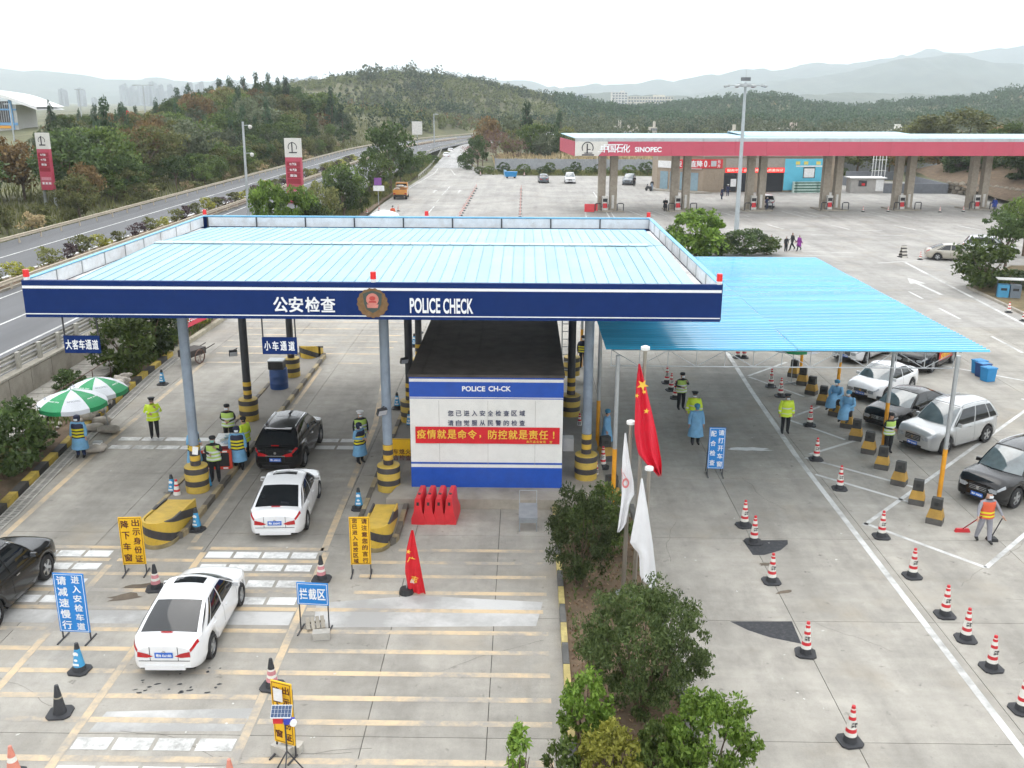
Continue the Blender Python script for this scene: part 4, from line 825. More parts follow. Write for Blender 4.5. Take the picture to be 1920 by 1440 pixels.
# tiled courses below the red board
for r_ in range(5):
    for k in range(9): onshop(1320 + k * 4.6, 1324.2 + k * 4.6, .3 + r_ * .6, .86 + r_ * .6, 'tile', M_TILE, .03)
o = onshop(1262, 1352, 3.75, 5.15, 'price_board', M_RED, .12)
for ch, px in zip('柴油直降0.', (1270, 1283, 1297, 1309, 1320, 1327)): d_ = onshop(px - 1, px + 1, 4.4, 4.42, 'price_board_lettering_back', M_RED, .15, .005); loc = d_.location.copy(); bpy.data.objects.remove(d_); KIDS[sh.name].pop(); letfit(ch, .95 if ch not in '0.' else (.5 if ch == '0' else .15), 1.0 if ch != '.' else .18, M_LETTERW, sh, (loc.x + nf.x * .03, loc.y + nf.y * .03, 4.45 if ch != '.' else 4.1), (math.pi / 2, 0, af), bold=.03)
onshop(1330, 1340, 4.05, 4.9, 'price_cover', mat('cover_grey', (.5, .5, .52), .6), .17)
for ch, z_ in zip('元升', (4.75, 4.1)): d_ = onshop(1344, 1346, 4.4, 4.42, 'x_mark', M_RED, .15, .005); loc = d_.location.copy(); bpy.data.objects.remove(d_); KIDS[sh.name].pop(); letfit(ch, .5, .5, M_LETTERW, sh, (loc.x, loc.y - .03, z_), (math.pi / 2, 0, af), bold=.03)
onshop(1356, 1380, .1, 3.0, 'glass_front', mat('shop_glass', (.02, .022, .028), .1, var=0), .04); onshop(1381, 1410, .1, 3.0, 'glass_front', MATS['shop_glass'], .04); onshop(1430, 1467, .1, 3.0, 'glass_front', MATS['shop_glass'], .04)
onshop(1369, 1379, .9, 2.1, 'notice_board', M_WHITE, .1)
led = onshop(1358, 1468, 3.1, 3.8, 'led_display', mat('led_red', (.8, .01, .01), .5, var=.5, scale=5, emit=.9), .14)
lw = led.dimensions.x
letfit('服务不停 品质保障 油品质量保证', 9.2, .45, mat('led_bright', (1, .3, .25), .5, var=0, emit=1.2), sh, (led.location.x + nf.x * .05, led.location.y + nf.y * .05, 3.45), (math.pi / 2, 0, af), bold=.03)
onshop(1358, 1470, 3.85, 5.3, 'sign_band', mat('shop_sign_band', (.33, .29, .25), .6), .08)
ps = onshop(1468, 1552, .3, 5.2, 'poster', mat('poster_cyan', (.12, .50, .66), .5, var=.12, scale=.6), .09)
onshop(1503, 1525, 2.2, 3.9, 'poster_frame', M_DSTEEL, .14, .04); onshop(1504.5, 1523.5, 2.3, 3.7, 'poster_picture', M_WHITE, .17, .04)
for px in (1492, 1507, 1530): onshop(px - 4, px + 4, 4.3, 4.8, 'poster_character', mat('poster_yellow', (.7, .6, .15), .5), .14, .02)
onshop(1489, 1540, 3.95, 4.15, 'poster_line', M_WHITE, .14, .02)
for px in (1307, 1345, 1370, 1440, 1455):
    o = onshop(px, px + 9, SH + .36, SH + 1.0, 'air_conditioner', M_PUMPW, -.8, .5)
    MB().cyl((0, -.26, .32), (0, -.29, .32), .22, n=14).build('fan_grille', M_DSTEEL, o)
dl = (B_ - A).normalized(); al = math.atan2(dl.y, dl.x); nl = Vector((dl.y, -dl.x)); LL = (B_ - A).length
for k in range(4):
    c = A + dl * (LL * (.16 + .22 * k)) + nl * .04; MB().box((0, 0, 1.5), (LL * .17, .06, 2.8)).build('shop_window', mat('shop_window', (.25, .36, .42), .1, var=.1), sh, (c.x - 38.5, c.y - 156, .1), (0, 0, al))
c = A + dl * (LL * .5) + nl * .12; MB().box((0, 0, 4.1), (LL * .95, .1, 1.1)).build('shop_sign', M_WHITE, sh, (c.x - 38.5, c.y - 156, 0), (0, 0, al))
MB().prism([(20.2, 158.8), (27.2, 152.9), (29.4, 153.4), (28.1, 155.2), (21.6, 160.5)], 0, .2).build('step', M_WALLCONC, sh, O3)
# crates of bottles stacked at the poster
cr = mat('bottle_crate', (.52, .66, .60), .5, var=.25, scale=6)
cm = MB().box((0, 0, .21), (.68, .5, .42), 0).box((0, -.26, .24), (.36, .02, .2), 1).mesh('bottle_crate', [cr, mat('crate_dark', (.05, .14, .11), .6)])
for r_ in range(4):
    for k in range(15):
        o = ob('bottle_crate', cm); d = _ray(1490 + k * 3.95, 350); kk = Vector((d.x, d.y)); den = kk.x * dirf.y - kk.y * dirf.x; tt = ((B_.x + nf.x) * dirf.y - (B_.y + nf.y) * dirf.x) / den
        o.location = (kk.x * tt, kk.y * tt - .1, .43 * r_); o.rotation_euler = (0, 0, af); tag(o, 'pale green bottle crate stacked against the blue poster wall', 'crate', 'bottle crates at the poster wall')
# low tank yard: walls, kiosk, vent pipes
ty = thing('tank_yard_wall', 'grey low wall round the fuel tank yard with a red warning banner', 'wall', (60, 160, 0)); M_GWALL = mat('yard_wall_grey', (.17, .18, .20), .75, var=.12, dirt=.2)
for a, b in ((P(1655, 362), P(1775, 363)), (P(1775, 363), P(1700, 343)), (P(1570, 345), P(1612, 352)), (P(1585, 336), P(1690, 338))):
    d = b - a; MB().box((0, 0, .75), (d.length, .25, 1.5)).build('wall_panel', M_GWALL, ty, ((a + b) / 2) - Vector((60, 160, 0)), (0, 0, math.atan2(d.y, d.x)))
a, b = P(1652, 357, 0.0), P(1728, 358, 0.0); a.y = b.y = 156.0
yb = thing('warning_banner', 'red warning banner with white characters on the tank yard wall', 'banner', ((a.x + b.x) / 2, 155.9, .7)); MB().box((0, 0, .3), (6.6, .04, .62)).build('cloth', M_RED, yb); letfit('加油站区域 严禁烟火', 5.8, .4, M_LETTERW, yb, (0, -.03, .3), bold=.03)
q = P(1625, 362); k_ = thing('kiosk', 'small grey kiosk with a flat pale roof beside the tank yard', 'kiosk', (q.x, q.y + 1.2, 0)); MB().box((0, 0, 1.15), (5.2, 2.4, 2.3)).build('wall', mat('kiosk_wall', (.38, .36, .34), .7), k_); MB().box((0, 0, 2.36), (5.8, 3.0, .14)).build('roof', M_WHITE, k_)
MB().box((1.9, -1.24, 1.2), (1.2, .06, 1.8)).build('white_board', M_WHITE, k_); MB().box((-.8, -1.22, 1.5), (1.3, .05, .9)).build('opening', M_DSTEEL, k_); MB().box((-.7, -1.27, 1.35), (.5, .06, .35)).build('fire_bucket', M_RED, k_)
vp = thing('vent_pipes', 'group of tall white vent pipes standing behind the kiosk', 'vent pipe', (P(1630, 345).x, 170, 0))
for k in range(5): MB().cyl((-1.1 + .55 * k, .2 * (k % 2), 0), (-1.1 + .55 * k, .2 * (k % 2), 6.6), .06, n=8).build('pipe', M_WHITE, vp)
for z_ in (2.6, 4.4): MB().box((0, 0, z_), (2.6, .08, .08)).build('cross_bar', M_WHITE, vp)
# boundary wall at the back of the forecourt
bw_ = thing('boundary_wall', 'pale grey boundary wall with panels behind the forecourt shrubs', 'wall', (30, 203, 0)); pm_ = MB().box((0, 0, 1.1), (3.94, .2, 2.2)).mesh('wall_panel', mat('boundary_grey', (.33, .34, .36), .8, var=.12, dirt=.3)); cm_ = MB().box((0, 0, 1.15), (.3, .32, 2.4)).mesh('pier', MATS['boundary_grey'])
for k in range(28): ob('wall_panel', pm_, bw_, (-34 + k * 4.2 + .0, -.2 * k * .1, .25)); ob('pier', cm_, bw_, (-36.1 + k * 4.2, -.2 * k * .1, .25))
stw = thing('stone_wall', 'rough stone retaining wall below the trees beside the filling station', 'wall', (68, 150, 0))
M_STONE = mat('rubble_stone', (.19, .165, .13), .9, var=.3, rand=.35, bump=.6, bscale=6)
_st = []
for v_ in range(5):
    me = bpy.data.meshes.new('stone'); bm = bmesh.new(); bmesh.ops.create_icosphere(bm, subdivisions=1, radius=.5)
    for w_ in bm.verts: w_.co = Vector((w_.co.x * 1.5, w_.co.y * .8, w_.co.z * .95)) * random.uniform(.82, 1.12)
    bm.to_mesh(me); bm.free(); me.materials.append(M_STONE); _st.append(me)
pts = [(67.5, 156.5), (71, 148), (72.5, 138), (73, 128), (73.5, 116)]
for (xa, ya), (xb, yb_) in zip(pts, pts[1:]):
    d = Vector((xb - xa, yb_ - ya)); n = int(d.length / 1.25); ang = math.atan2(d.y, d.x)
    for r_ in range(3):
        for k in range(n):
            u = (k + .5 * (r_ % 2)) / n; ob('stone', random.choice(_st), stw, (xa + d.x * u - 68, ya + d.y * u - 150, .3 + r_ * .62), (random.uniform(-.3, .3), random.uniform(-.3, .3), ang))
tag(sheet('bank', np.linspace(68, 140, 24), np.linspace(100, 175, 26), lambda X, Y: 1.7 + np.clip((X - np.interp(Y, [100, 116, 128, 138, 148, 157, 175], [74, 73.9, 73.5, 73, 71.6, 68.2, 66])) * .22, -6, 9) + (vnoise(X, Y, 6, 5) - .5) * .6, M_EARTH), kind='structure')
# ---------------------------------------------------------------- service building beyond the motorway
sx, sy = -177.0, 300.0; sv = thing('service_building', 'service area building with white arched roof and light blue frame', 'building', (sx, sy, 1.3)); M_LBLUE = mat('frame_light_blue', (.16, .36, .62), .5, var=.1)
BW, BH = 46.0, 13.0
MB().box((0, 6, BH / 2 - 1), (BW, 12, BH - 2)).build('wall', mat('service_wall', (.5, .5, .48), .7, dirt=.2), sv)
ar = MB(); 
def arch(u): return 12.2 + 3.6 * math.sin(math.pi * (.12 + .88 * u)) - 2.0 * max(0, u - .82) * 5
ar.grid(lambda u, v: (-BW / 2 + u * (BW + 8), -3.5 + v * 18, arch(u)), 26, 2); ar.grid(lambda u, v: (-BW / 2 + u * (BW + 8), -3.5 + (1 - v) * 18, arch(u) - .9), 26, 2); ar.grid(lambda u, v: (-BW / 2 + u * (BW + 8), -3.5, arch(u) - .9 + .9 * v), 26, 2); ar.build('arched_roof', mat('arch_white', (.78, .78, .78), .5), sv, smooth=30)
for k in range(8):
    x = -BW / 2 + 1 + k * 6.2; MB().box((x, -.2, 6.2), (.9, .5, 12.4)).build('frame_column', M_LBLUE, sv)
for z_ in (5.4, 9.6): MB().box((0, -.15, z_), (BW, .4, .8 if z_ < 9 else .5)).build('frame_beam', M_LBLUE, sv)
for k in range(7):
    x = -BW / 2 + 4.1 + k * 6.2; lou = k > 3
    MB().box((x, -.05, 8.4 if not lou else 8.9), (5.0, .2, 4.6 if not lou else 6.2)).build('window', mat('louvre_dark', (.05, .045, .05), .5) if lou else mat('blind_cream', (.42, .38, .28), .6), sv)
    if lou:
        for j in range(7): MB().box((x - 2.1 + j * .7, -.22, 8.9), (.14, .08, 6.0)).build('louvre', M_STEEL, sv)
    MB().box((x, -.05, 2.2), (5.0, .2, 3.6)).build('shopfront', [mat('front_yellow', (.6, .52, .12), .6), mat('front_white', (.6, .6, .58), .6), mat('front_dark', (.06, .06, .06), .3)][(k + 1) % 3], sv)
    MB().box((x, -.4, 4.5), (5.4, .5, .8)).build('shop_sign', [mat('sign_orange', (.75, .35, .03), .5), mat('sign_pink', (.6, .12, .16), .5), mat('sign_green', (.1, .5, .12), .5)][k % 3], sv)
# ---------------------------------------------------------------- far buildings
def far_building(label, px0, px1, ytop, D, depth, col, floors, bays, base=0, group=None, win=(.2, .23, .27)):
    a = PY(px0, 200, D); b = PY(px1, 200, D); h = PY((px0 + px1) / 2, ytop, D).z - base; w = b.x - a.x
    t = thing('building', label, 'building', ((a.x + b.x) / 2, D, base), 0, group); m = mat('facade_%d_%d_%d' % tuple(int(c * 100) for c in col), col, .8, var=.05)
    MB().box((0, depth / 2, h / 2), (w, depth, h)).build('wall', m, t); MB().box((w * .2, depth / 2, h + 1.2), (w * .25, depth * .5, 2.4)).build('roof_house', m, t)
    if bays:
        wm = MB().box((0, 0, 0), (w / bays * .62, .3, h / floors * .5)).mesh('window', mat('far_window', win, .3, var=.1))
        for r_ in range(floors):
            for k in range(bays): ob('window', wm, t, (-w / 2 + (k + .5) * w / bays, -.1, (r_ + .55) * h / floors))
    return t
far_building('grey glazed office block standing left of the white hospital blocks', 1069, 1099, 179, 1450, 20, (.30, .34, .38), 9, 6, win=(.10, .13, .17))
far_building('tall white building with stepped top beyond the wooded ridge', 1147, 1176, 173, 1500, 24, (.62, .60, .57), 8, 5)
far_building('long cream building with rows of windows beyond the wooded ridge', 1177, 1262, 181, 1520, 24, (.60, .56, .48), 5, 16)
far_building('low white house block below the glazed office block', 1100, 1145, 200, 1400, 20, (.60, .55, .50), 3, 6)
for i, (a, b, y) in enumerate(((1152, 1170, 237), (1172, 1186, 246), (1190, 1200, 243), (1222, 1234, 239), (1375, 1386, 245))): far_building(['white two storey house with roof hut behind the station canopy', 'low white annex of the village behind the station canopy', 'small pale house in the village behind the station canopy', 'pinkish narrow house in the village behind the station canopy', 'tiny white house close to the light mast behind the canopy'][i], a, b, y, 420, 8, (.50, .46, .40), 2, 3)
far_building('pinkish village house with dark windows above the station canopy roof', 1470, 1506, 241, 420, 8, (.48, .40, .36), 3, 4); far_building('white village house with open roof frame beside the big tree', 1670, 1705, 244, 430, 8, (.62, .60, .55), 3, 3)
random.seed(31)
for i in range(30):
    px = 228 + i * 6.7 + random.uniform(-1.5, 1.5); far_building('pale high rise tower fading into haze in the distant town', px, px + random.uniform(4.2, 6), random.uniform(153, 172), random.uniform(2300, 2900), 18, (.34, .36, .39), 1, 0, group='towers of the distant town')
for i in range(5): px = (112, 118, 146, 152, 172)[i]; far_building('pale tower between the arched building and the lamp mast', px, px + 5, (167, 170, 166, 168, 184)[i], 2200, 18, (.36, .38, .41), 1, 0, group='towers near the arched building')
for i in range(9): px = 536 + i * 9; far_building('pale tower showing above the wooded hill crest', px, px + 6, random.uniform(142, 152), 2500, 18, (.34, .36, .39), 1, 0, group='towers above the hill crest')
# viaduct on the right
vd = thing('viaduct', 'pale motorway viaduct crossing the valley behind the station canopy', 'bridge', (120, 560, 0)); a, b = PY(1205, 240, 520), PY(1372, 229, 640)
MB().bar((a.x - 120, a.y - 560, a.z), (b.x - 120, b.y - 560, b.z), 12, 1.8).build('deck', mat('viaduct_concrete', (.5, .49, .46), .8), vd)
for k in range(6):
    q = a.lerp(b, (k + .5) / 6); MB().box((q.x - 120, q.y - 560, q.z / 2 - 1), (2.2, 2.2, max(1, q.z))).build('pier', MATS['viaduct_concrete'], vd)
# ================================================================== street furniture and loose things
def pxs(px, py): 
    """metres per pixel of the photograph at a ground point"""
    g = P(px, py); return (g - Vector((0, 0, CAM_H))).dot(FWD) / F_PX
# ---------------------------------------------------------------- traffic cones
M_CRED = mat('cone_red', (0.55, 0.02, 0.03), 0.5, var=.15, dirt=.25); M_CWHITE = mat('cone_white', (0.72, 0.70, 0.64), 0.5, var=.12, dirt=.35, dscale=6); M_CBLUE = mat('cone_blue', (0.05, 0.30, 0.55), .5, var=.12); M_CPINK = mat('cone_pink', (.55, .22, .24), .6, var=.2); M_CGREY = mat('cone_grey_base', (.035, .036, .04), .7, var=.2)
def octa(r, z0, z1): 
    c = r * .62; return MB().prism([(c, -r), (r, -c), (r, c), (c, r), (-c, r), (-r, c), (-r, -c), (-c, -r)], z0, z1)
def cone_proto(bands, h, r0, r1, rb, mats_, text=False):
    base = octa(rb, 0, .045).mesh('base', M_CGREY); prof = []; ms = []; zz = sorted({b[0] for b in bands} | {1.0})
    for i, z_ in enumerate(zz): prof.append((r0 + (r1 - r0) * z_, .045 + z_ * (h - .045)))
    idx = {}; ml = []
    for b in bands:
        if b[1] not in idx: idx[b[1]] = len(ml); ml.append(b[1])
        ms.append(idx[b[1]])
    body = MB().lathe(prof, 14, ms).mesh('body', ml, 40)
    tx = txt_mesh('严禁\n停车', .07, .02, .002, M_LETTERK) if text else None
    return base, body, tx, (h, r0, r1)
K_, R_, W_ = M_CGREY, M_CRED, M_CWHITE
CONE_A = cone_proto([(0, K_), (.17, W_), (.28, R_), (.38, W_), (.62, R_), (.71, W_), (.82, R_), (.9, W_), (.93, R_)], .93, .155, .04, .26, 0, True)
CONE_B = cone_proto([(0, K_), (.17, M_CBLUE), (.8, K_)], .78, .16, .045, .25, 0)
CONE_K = cone_proto([(0, K_), (.55, mat('cone_dirty', (.3, .27, .2), .7)), (.6, K_)], .75, .15, .045, .27, 0)
CONE_P = cone_proto([(0, K_), (.2, M_CPINK), (.34, W_), (.44, M_CPINK), (.58, W_), (.64, K_)], .78, .16, .04, .27, 0)
CONE_R = cone_proto([(0, K_), (.15, W_), (.34, M_CRED), (.46, W_), (.64, M_CRED), (.74, W_), (.9, M_CRED)], .72, .15, .04, .22, 0)
CONE_O = cone_proto([(0, K_), (.1, mat('cone_faded', (.6, .22, .16), .6, var=.15)), (.45, W_), (.62, MATS['cone_faded'])], .7, .15, .035, .22, 0)
def cone(proto, px, py, label, group=None, scale=1.0, mark=None):
    g_ = P(px, py); base, body, tx, (h, r0, r1) = proto; t = thing('traffic_cone', label, 'traffic cone', g_, random.uniform(-.25, .25), group); t.scale = (scale,) * 3
    ob('base', base, t); ob('body', body, t)
    if mark == 'b':
        ring = MB(); rr = lambda z_: r0 + (r1 - r0) * z_ / h + .004
        for z_, s_ in ((.52, .075), (.36, .05)): ring.poly([(s_ * math.cos(k * .785), -rr(z_) - .002 - .22 * s_ * math.sin(k * .785) * 0, z_ + s_ * math.sin(k * .785) * .8) for k in range(8)])
        ring.box((0, -rr(.25) - .003, .25), (.16, .004, .06)); ring.build('white_mark', M_LETTERW, t)
    elif tx: ob('lettering', tx, t, (0, -.108, .50), (math.pi / 2 + .12, 0, 0))
    return t
cone(CONE_A, 1395, 986, 'red and white cone just before the upper tar patch on the lane joint'); cone(CONE_A, 1413, 1017, 'red and white cone standing on the corner of the upper tar patch'); cone(CONE_A, 1446, 1091, 'red and white cone between the two tar patches on the lane joint'); cone(CONE_A, 1510, 1226, 'red and white cone at the tip of the lower tar patch'); cone(CONE_A, 1593, 1391, 'red and white cone nearest the camera on the bare lane joint')
for (px, py), lab in zip(((1445, 725), (1463, 743), (1518, 798), (1530, 862), (1574, 917), (1652, 1007), (1710, 1081), (1771, 1154), (1810, 1199), (1858, 1253), (1915, 1332)),
    ('first red and white cone of the bay row behind the yellow jacket officer', 'second red and white cone of the bay row beside the yellow jacket officer', 'red and white cone in front of the two seated gowned people', 'red and white cone where two bay lines meet by the white lane line', 'red and white cone standing alone below the yellow jacket officer', 'red and white cone at the apex of the painted bay triangle', 'red and white cone inside the painted triangle opposite the sweeper', 'red and white cone at the bend of the pavement crack', 'red and white cone just below the one at the pavement crack', 'red and white cone at the corner of the painted crossing bars', 'red and white cone cut by the picture edge on the crossing bars')): cone(CONE_A, px, py, lab)
for (px, py), lab in zip(((1383, 671), (1395, 671), (1250, 718), (1258, 732), (1266, 747), (1130, 877), (1117, 905), (1086, 812)),
    ('red and white cone under the shelter truss, one of a close pair', 'red and white cone under the shelter truss, partner in the close pair', 'hindmost of three cones beside the officer in reflective vest', 'middle of three cones beside the officer in reflective vest', 'foremost of three cones beside the officer in reflective vest', 'red and white cone at the foot of the orange sleeved post', 'red and white cone close to the striped drum of the column by the booth', 'red and white cone in the shade beside the booth wall')): cone(CONE_A, px, py, lab, scale=.95)
cone(CONE_R, 333, 934, 'red striped cone leaning on the striped drum of the coach island'); cone(CONE_P, 293, 1104, 'faded pink cone with black tip beside the mud stain'); cone(CONE_P, 603, 1087, 'faded pink cone behind the small blue sign'); cone(CONE_P, 511, 1288, 'faded pink cone behind the lowest yellow sign'); cone(CONE_O, 27, 1452, 'faded orange cone top at the lower corner of the apron'); cone(CONE_O, 434, 1478, 'faded red cone tip at the lower edge by the white blocks'); cone(CONE_K, 113, 1338, 'plain black cone alone on the yellow striped apron')
for (px, py), lab in zip(((324, 928), (391, 918), (370, 994), (150, 1258), (673, 954), (516, 731), (745, 766), (786, 624), (777, 650), (745, 905), (768, 802), (305, 721)),
    ('blue sleeved cone on the lane side of the coach island drum', 'blue sleeved cone between the drum and the red framed board', 'blue sleeved cone at the kerb beside the left crash nose', 'blue sleeved cone below the tall blue sign', 'blue sleeved cone standing in the car lane above the yellow sign', 'blue sleeved cone in front of the blue barrel', 'blue sleeved cone between the middle columns', 'farther blue sleeved cone seen beside the booth roof edge', 'nearer blue sleeved cone seen beside the booth roof edge', 'blue sleeved cone at the foot of the yellow board behind the column', 'blue sleeved cone by the shaded drum next to the booth', 'blue sleeved cone at the kerb beside the round shrub')): cone(CONE_B, px, py, lab, mark='b')
for i in range(13): cone(CONE_R, 862 + i * 2.6, 409 - i * 4.6, 'small striped cone in the slanting row across the forecourt', 'slanting cone row on the forecourt')
for i in range(10): cone(CONE_R, 975 + i * .25, 407 - i * 5.6, 'small striped cone in the straight row across the forecourt', 'straight cone row on the forecourt')
for (px, py), lab in zip(((1618, 397), (1665, 397), (1762, 398), (1806, 397), (1897, 397), (1725, 487), (1891, 586), (1919, 602), (675, 397), (688, 401), (711, 396), (747, 396), (901, 329), (983, 330), (1570, 392)),
    ('cone on the forecourt beside the pump at the blue poster', 'cone on the forecourt left of the pump at the grey wall', 'dark cone on the forecourt between the two end pumps', 'cone on the forecourt at the kerb of the end pump', 'cone on the forecourt past the end pump', 'small striped cone beside the silver sedan', 'red cone at the planting kerb near the twin bins', 'striped cone at the picture edge by the planting kerb', 'pale cone farthest along the roadside trees', 'pale cone in the roadside grass under the trees', 'striped cone at the roadside near the orange truck', 'dark cone behind the orange truck', 'white cone before the clipped shrubs at the forecourt back', 'white cone beside the blue cart at the forecourt back', 'cone half hidden beside the blue poster pump')): cone(CONE_R, px, py, lab)
q = P(1692, 482); t = thing('folded_sign', 'striped warning trestle with a pale board beside the silver sedan', 'sign', q, .2); MB().box((0, .1, .55), (.5, .04, 1.1), rx=.3).build('board', stripe_mat('trestle_stripes', (.6, .57, .5), (.06, .05, .05), .3, (0, 0, 1)), t); MB().box((0, -.25, .5), (.5, .04, 1.05), rx=-.3).build('board', MATS['trestle_stripes'], t); MB().box((0, 0, .03), (.7, .7, .06)).build('foot', M_CGREY, t)
# ---------------------------------------------------------------- standing signs
M_BROWNTXT = mat('letter_brown', (.10, .02, .015), .6, var=0)
def stand_sign(label, x0, x1, ytop, ybot, yfeet, bg_, cols, tm, legs=M_DSTEEL, rz=0.0, frame=M_LETTERW, aframe=False, horiz=None, tilt=0.0):
    xc = (x0 + x1) / 2; g_ = P(xc, yfeet); s_ = pxs(xc, yfeet); cosd = .89; w = (x1 - x0) * s_ / math.cos(rz); z0 = (yfeet - ybot) * s_ / cosd; h = (ybot - ytop) * s_ / cosd
    t = thing('standing_sign', label, 'sign', g_, rz); MB().box((0, 0, z0 + h / 2), (w, .035, h)).build('board', bg_, t, rot=(tilt, 0, 0))
    if frame:
        b = MB(); e = .02
        for z_, hh in ((z0 + e * 1.6, .012), (z0 + h - e * 1.6, .012)): b.box((0, -.0195, z_), (w - .06, .004, hh))
        for x in (-1, 1): b.box((x * (w / 2 - e * 1.6), -.0195, z0 + h / 2), (.012, .004, h - .06))
        b.build('border', frame if frame is not True else tm, t)
    for x in (-1, 1):
        MB().bar((x * w * .46, .03, 0), (x * w * .46, .03, z0 + h * .9), .03, .03).build('leg', legs, t)
        MB().bar((x * w * .46, -.28, .02), (x * w * .46, .32, .02), .035, .03).build('foot', legs, t)
        if aframe: MB().bar((x * w * .46, .5, 0), (x * w * .46, .04, z0 + h * .95), .03, .03).build('leg', legs, t)
    if horiz:
        n = len(horiz)
        for i, ch in enumerate(horiz): letfit(ch, w * .82 / n * .92, h * .5, tm, t, ((i - (n - 1) / 2) * w * .86 / n, -.022, z0 + h / 2), bold=.025)
    else:
        nc = len(cols)
        for c, s2 in enumerate(cols):
            x = (c - (nc - 1) / 2) * w * .46; n = len(s2); ch_h = min(h / n * .74, w * .36)
            for i, ch in enumerate(s2): letfit(ch, min(w * .33, ch_h * 1.05), ch_h, tm, t, (x, -.022, z0 + h * (1 - (i + .62) / (n + .25))), bold=.02)
    return t
stand_sign('yellow sign with dark characters beside the coach lane crash nose', 234, 276, 973, 1058, 1076, M_SIGNYEL, ('降下车窗', '出示身份证'), M_BROWNTXT, rz=.08, frame=M_BROWNTXT)
stand_sign('yellow sign with dark characters beside the booth island crash nose', 659, 697, 973, 1058, 1078, M_SIGNYEL, ('您已进入监控区域', '请注意您的言行'), M_BROWNTXT, rz=.05, frame=M_BROWNTXT)
stand_sign('lowest yellow sign with a white paper stuck on it', 516, 557, 1276, 1392, 1416, M_SIGNYEL, ('降下车窗', '出示身份证'), M_BROWNTXT, rz=-.35, frame=M_BROWNTXT)
stand_sign('tall blue sign with two columns of white characters near the black car', 115, 173, 1077, 1184, 1200, M_SIGNBLUE, ('请减速慢行', '进入安检车道'), M_LETTERW, rz=-.06)
stand_sign('wide blue sign with three white characters on thin legs', 561, 620, 1094, 1134, 1184, M_SIGNBLUE, (), M_LETTERW, rz=-.08, horiz='拦截区')
stand_sign('blue trestle sign with white characters in the lane under the shelter', 1325, 1355, 807, 879, 892, M_SIGNBLUE, ('配合检查', '请打开车窗'), M_LETTERW, rz=-.06, aframe=True)
g_ = P(750, 884); t = stand_sign('yellow board with dark characters behind the column beside the booth', 724, 773, 826, 856, 884, M_SIGNYEL, (), M_BROWNTXT, frame=M_BROWNTXT); 
for i, ch in enumerate('停车熄火'): letfit(ch, .21, .21, M_BROWNTXT, t, (-.34 + i * .235, -.022, .82), bold=.02)
for i, ch in enumerate('配合检查'): letfit(ch, .21, .21, M_BROWNTXT, t, (-.34 + i * .235, -.022, .57), bold=.02)
q = P(532, 1418); t = thing('paper_sheet', 'white paper sheet stuck on the lowest yellow sign', 'paper', (q.x - .02, q.y - .04, 1.55), -.35); MB().box((0, 0, 0), (.22, .006, .3)).build('sheet', M_WHITE, t)
blk = MB().box((0, 0, .1), (.45, .24, .2)).mesh('concrete_block', mat('block_concrete', (.42, .4, .36), .85, var=.2, bump=.4))
for (px, py, rz), lab in zip(((603, 1196, .15), (530, 1412, -.5), (548, 1408, -.2)), ('concrete block at the foot of the wide blue sign', 'concrete block in front of the lowest yellow sign', 'concrete block behind the solar lamp tripod')): tag(ob('concrete_block', blk, None, P(px, py), (0, 0, rz)), lab, 'block')
q = P(592, 1176); t = thing('wooden_pallet', 'small grey slatted board leaning on the legs of the wide blue sign', 'pallet', q, .3)
for k in range(4): MB().box((-.2 + .13 * k, 0, .14), (.1, .42, .02), rx=.35).build('slat', mat('grey_wood', (.3, .27, .22), .85, var=.2), t)
MB().box((0, .1, .1), (.52, .05, .05)).build('batten', MATS['grey_wood'], t)
# solar warning lamp on a tripod
q = P(541, 1450); t = thing('solar_warning_lamp', 'solar warning lamp on a black tripod before the lowest yellow sign', 'lamp', q)
for k in range(3): a_ = k * 2.09 + .5; MB().bar((0, 0, .55), (.32 * math.cos(a_), .32 * math.sin(a_), 0), .025).build('leg', M_DSTEEL, t)
MB().cyl((0, 0, .5), (0, 0, 1.25), .018, n=6).build('pole', M_DSTEEL, t)
sp_ = MB().box((0, 0, 0), (.42, .3, .02)).build('solar_panel', mat('solar_frame', (.6, .62, .64), .4), t, (-.05, -.02, 1.52), (.45, .05, .1)); 
for i in range(6):
    for j in range(3): MB().box((-.17 + .068 * i, -.09 + .09 * j, .0115), (.062, .084, .003)).build('solar_cell', mat('solar_cell', (.03, .06, .13), .2, var=.1), sp_)
MB().box((-.13, -.02, 1.32), (.2, .08, .13)).box((.1, -.02, 1.30), (.22, .08, .13), 1).cyl((.2, -.05, 1.3), (.2, -.12, 1.3), .07, n=10, mi=2).build('lamp_head', [M_RED, mat('lamp_blue', (.04, .06, .45), .3), M_WHITE], t)
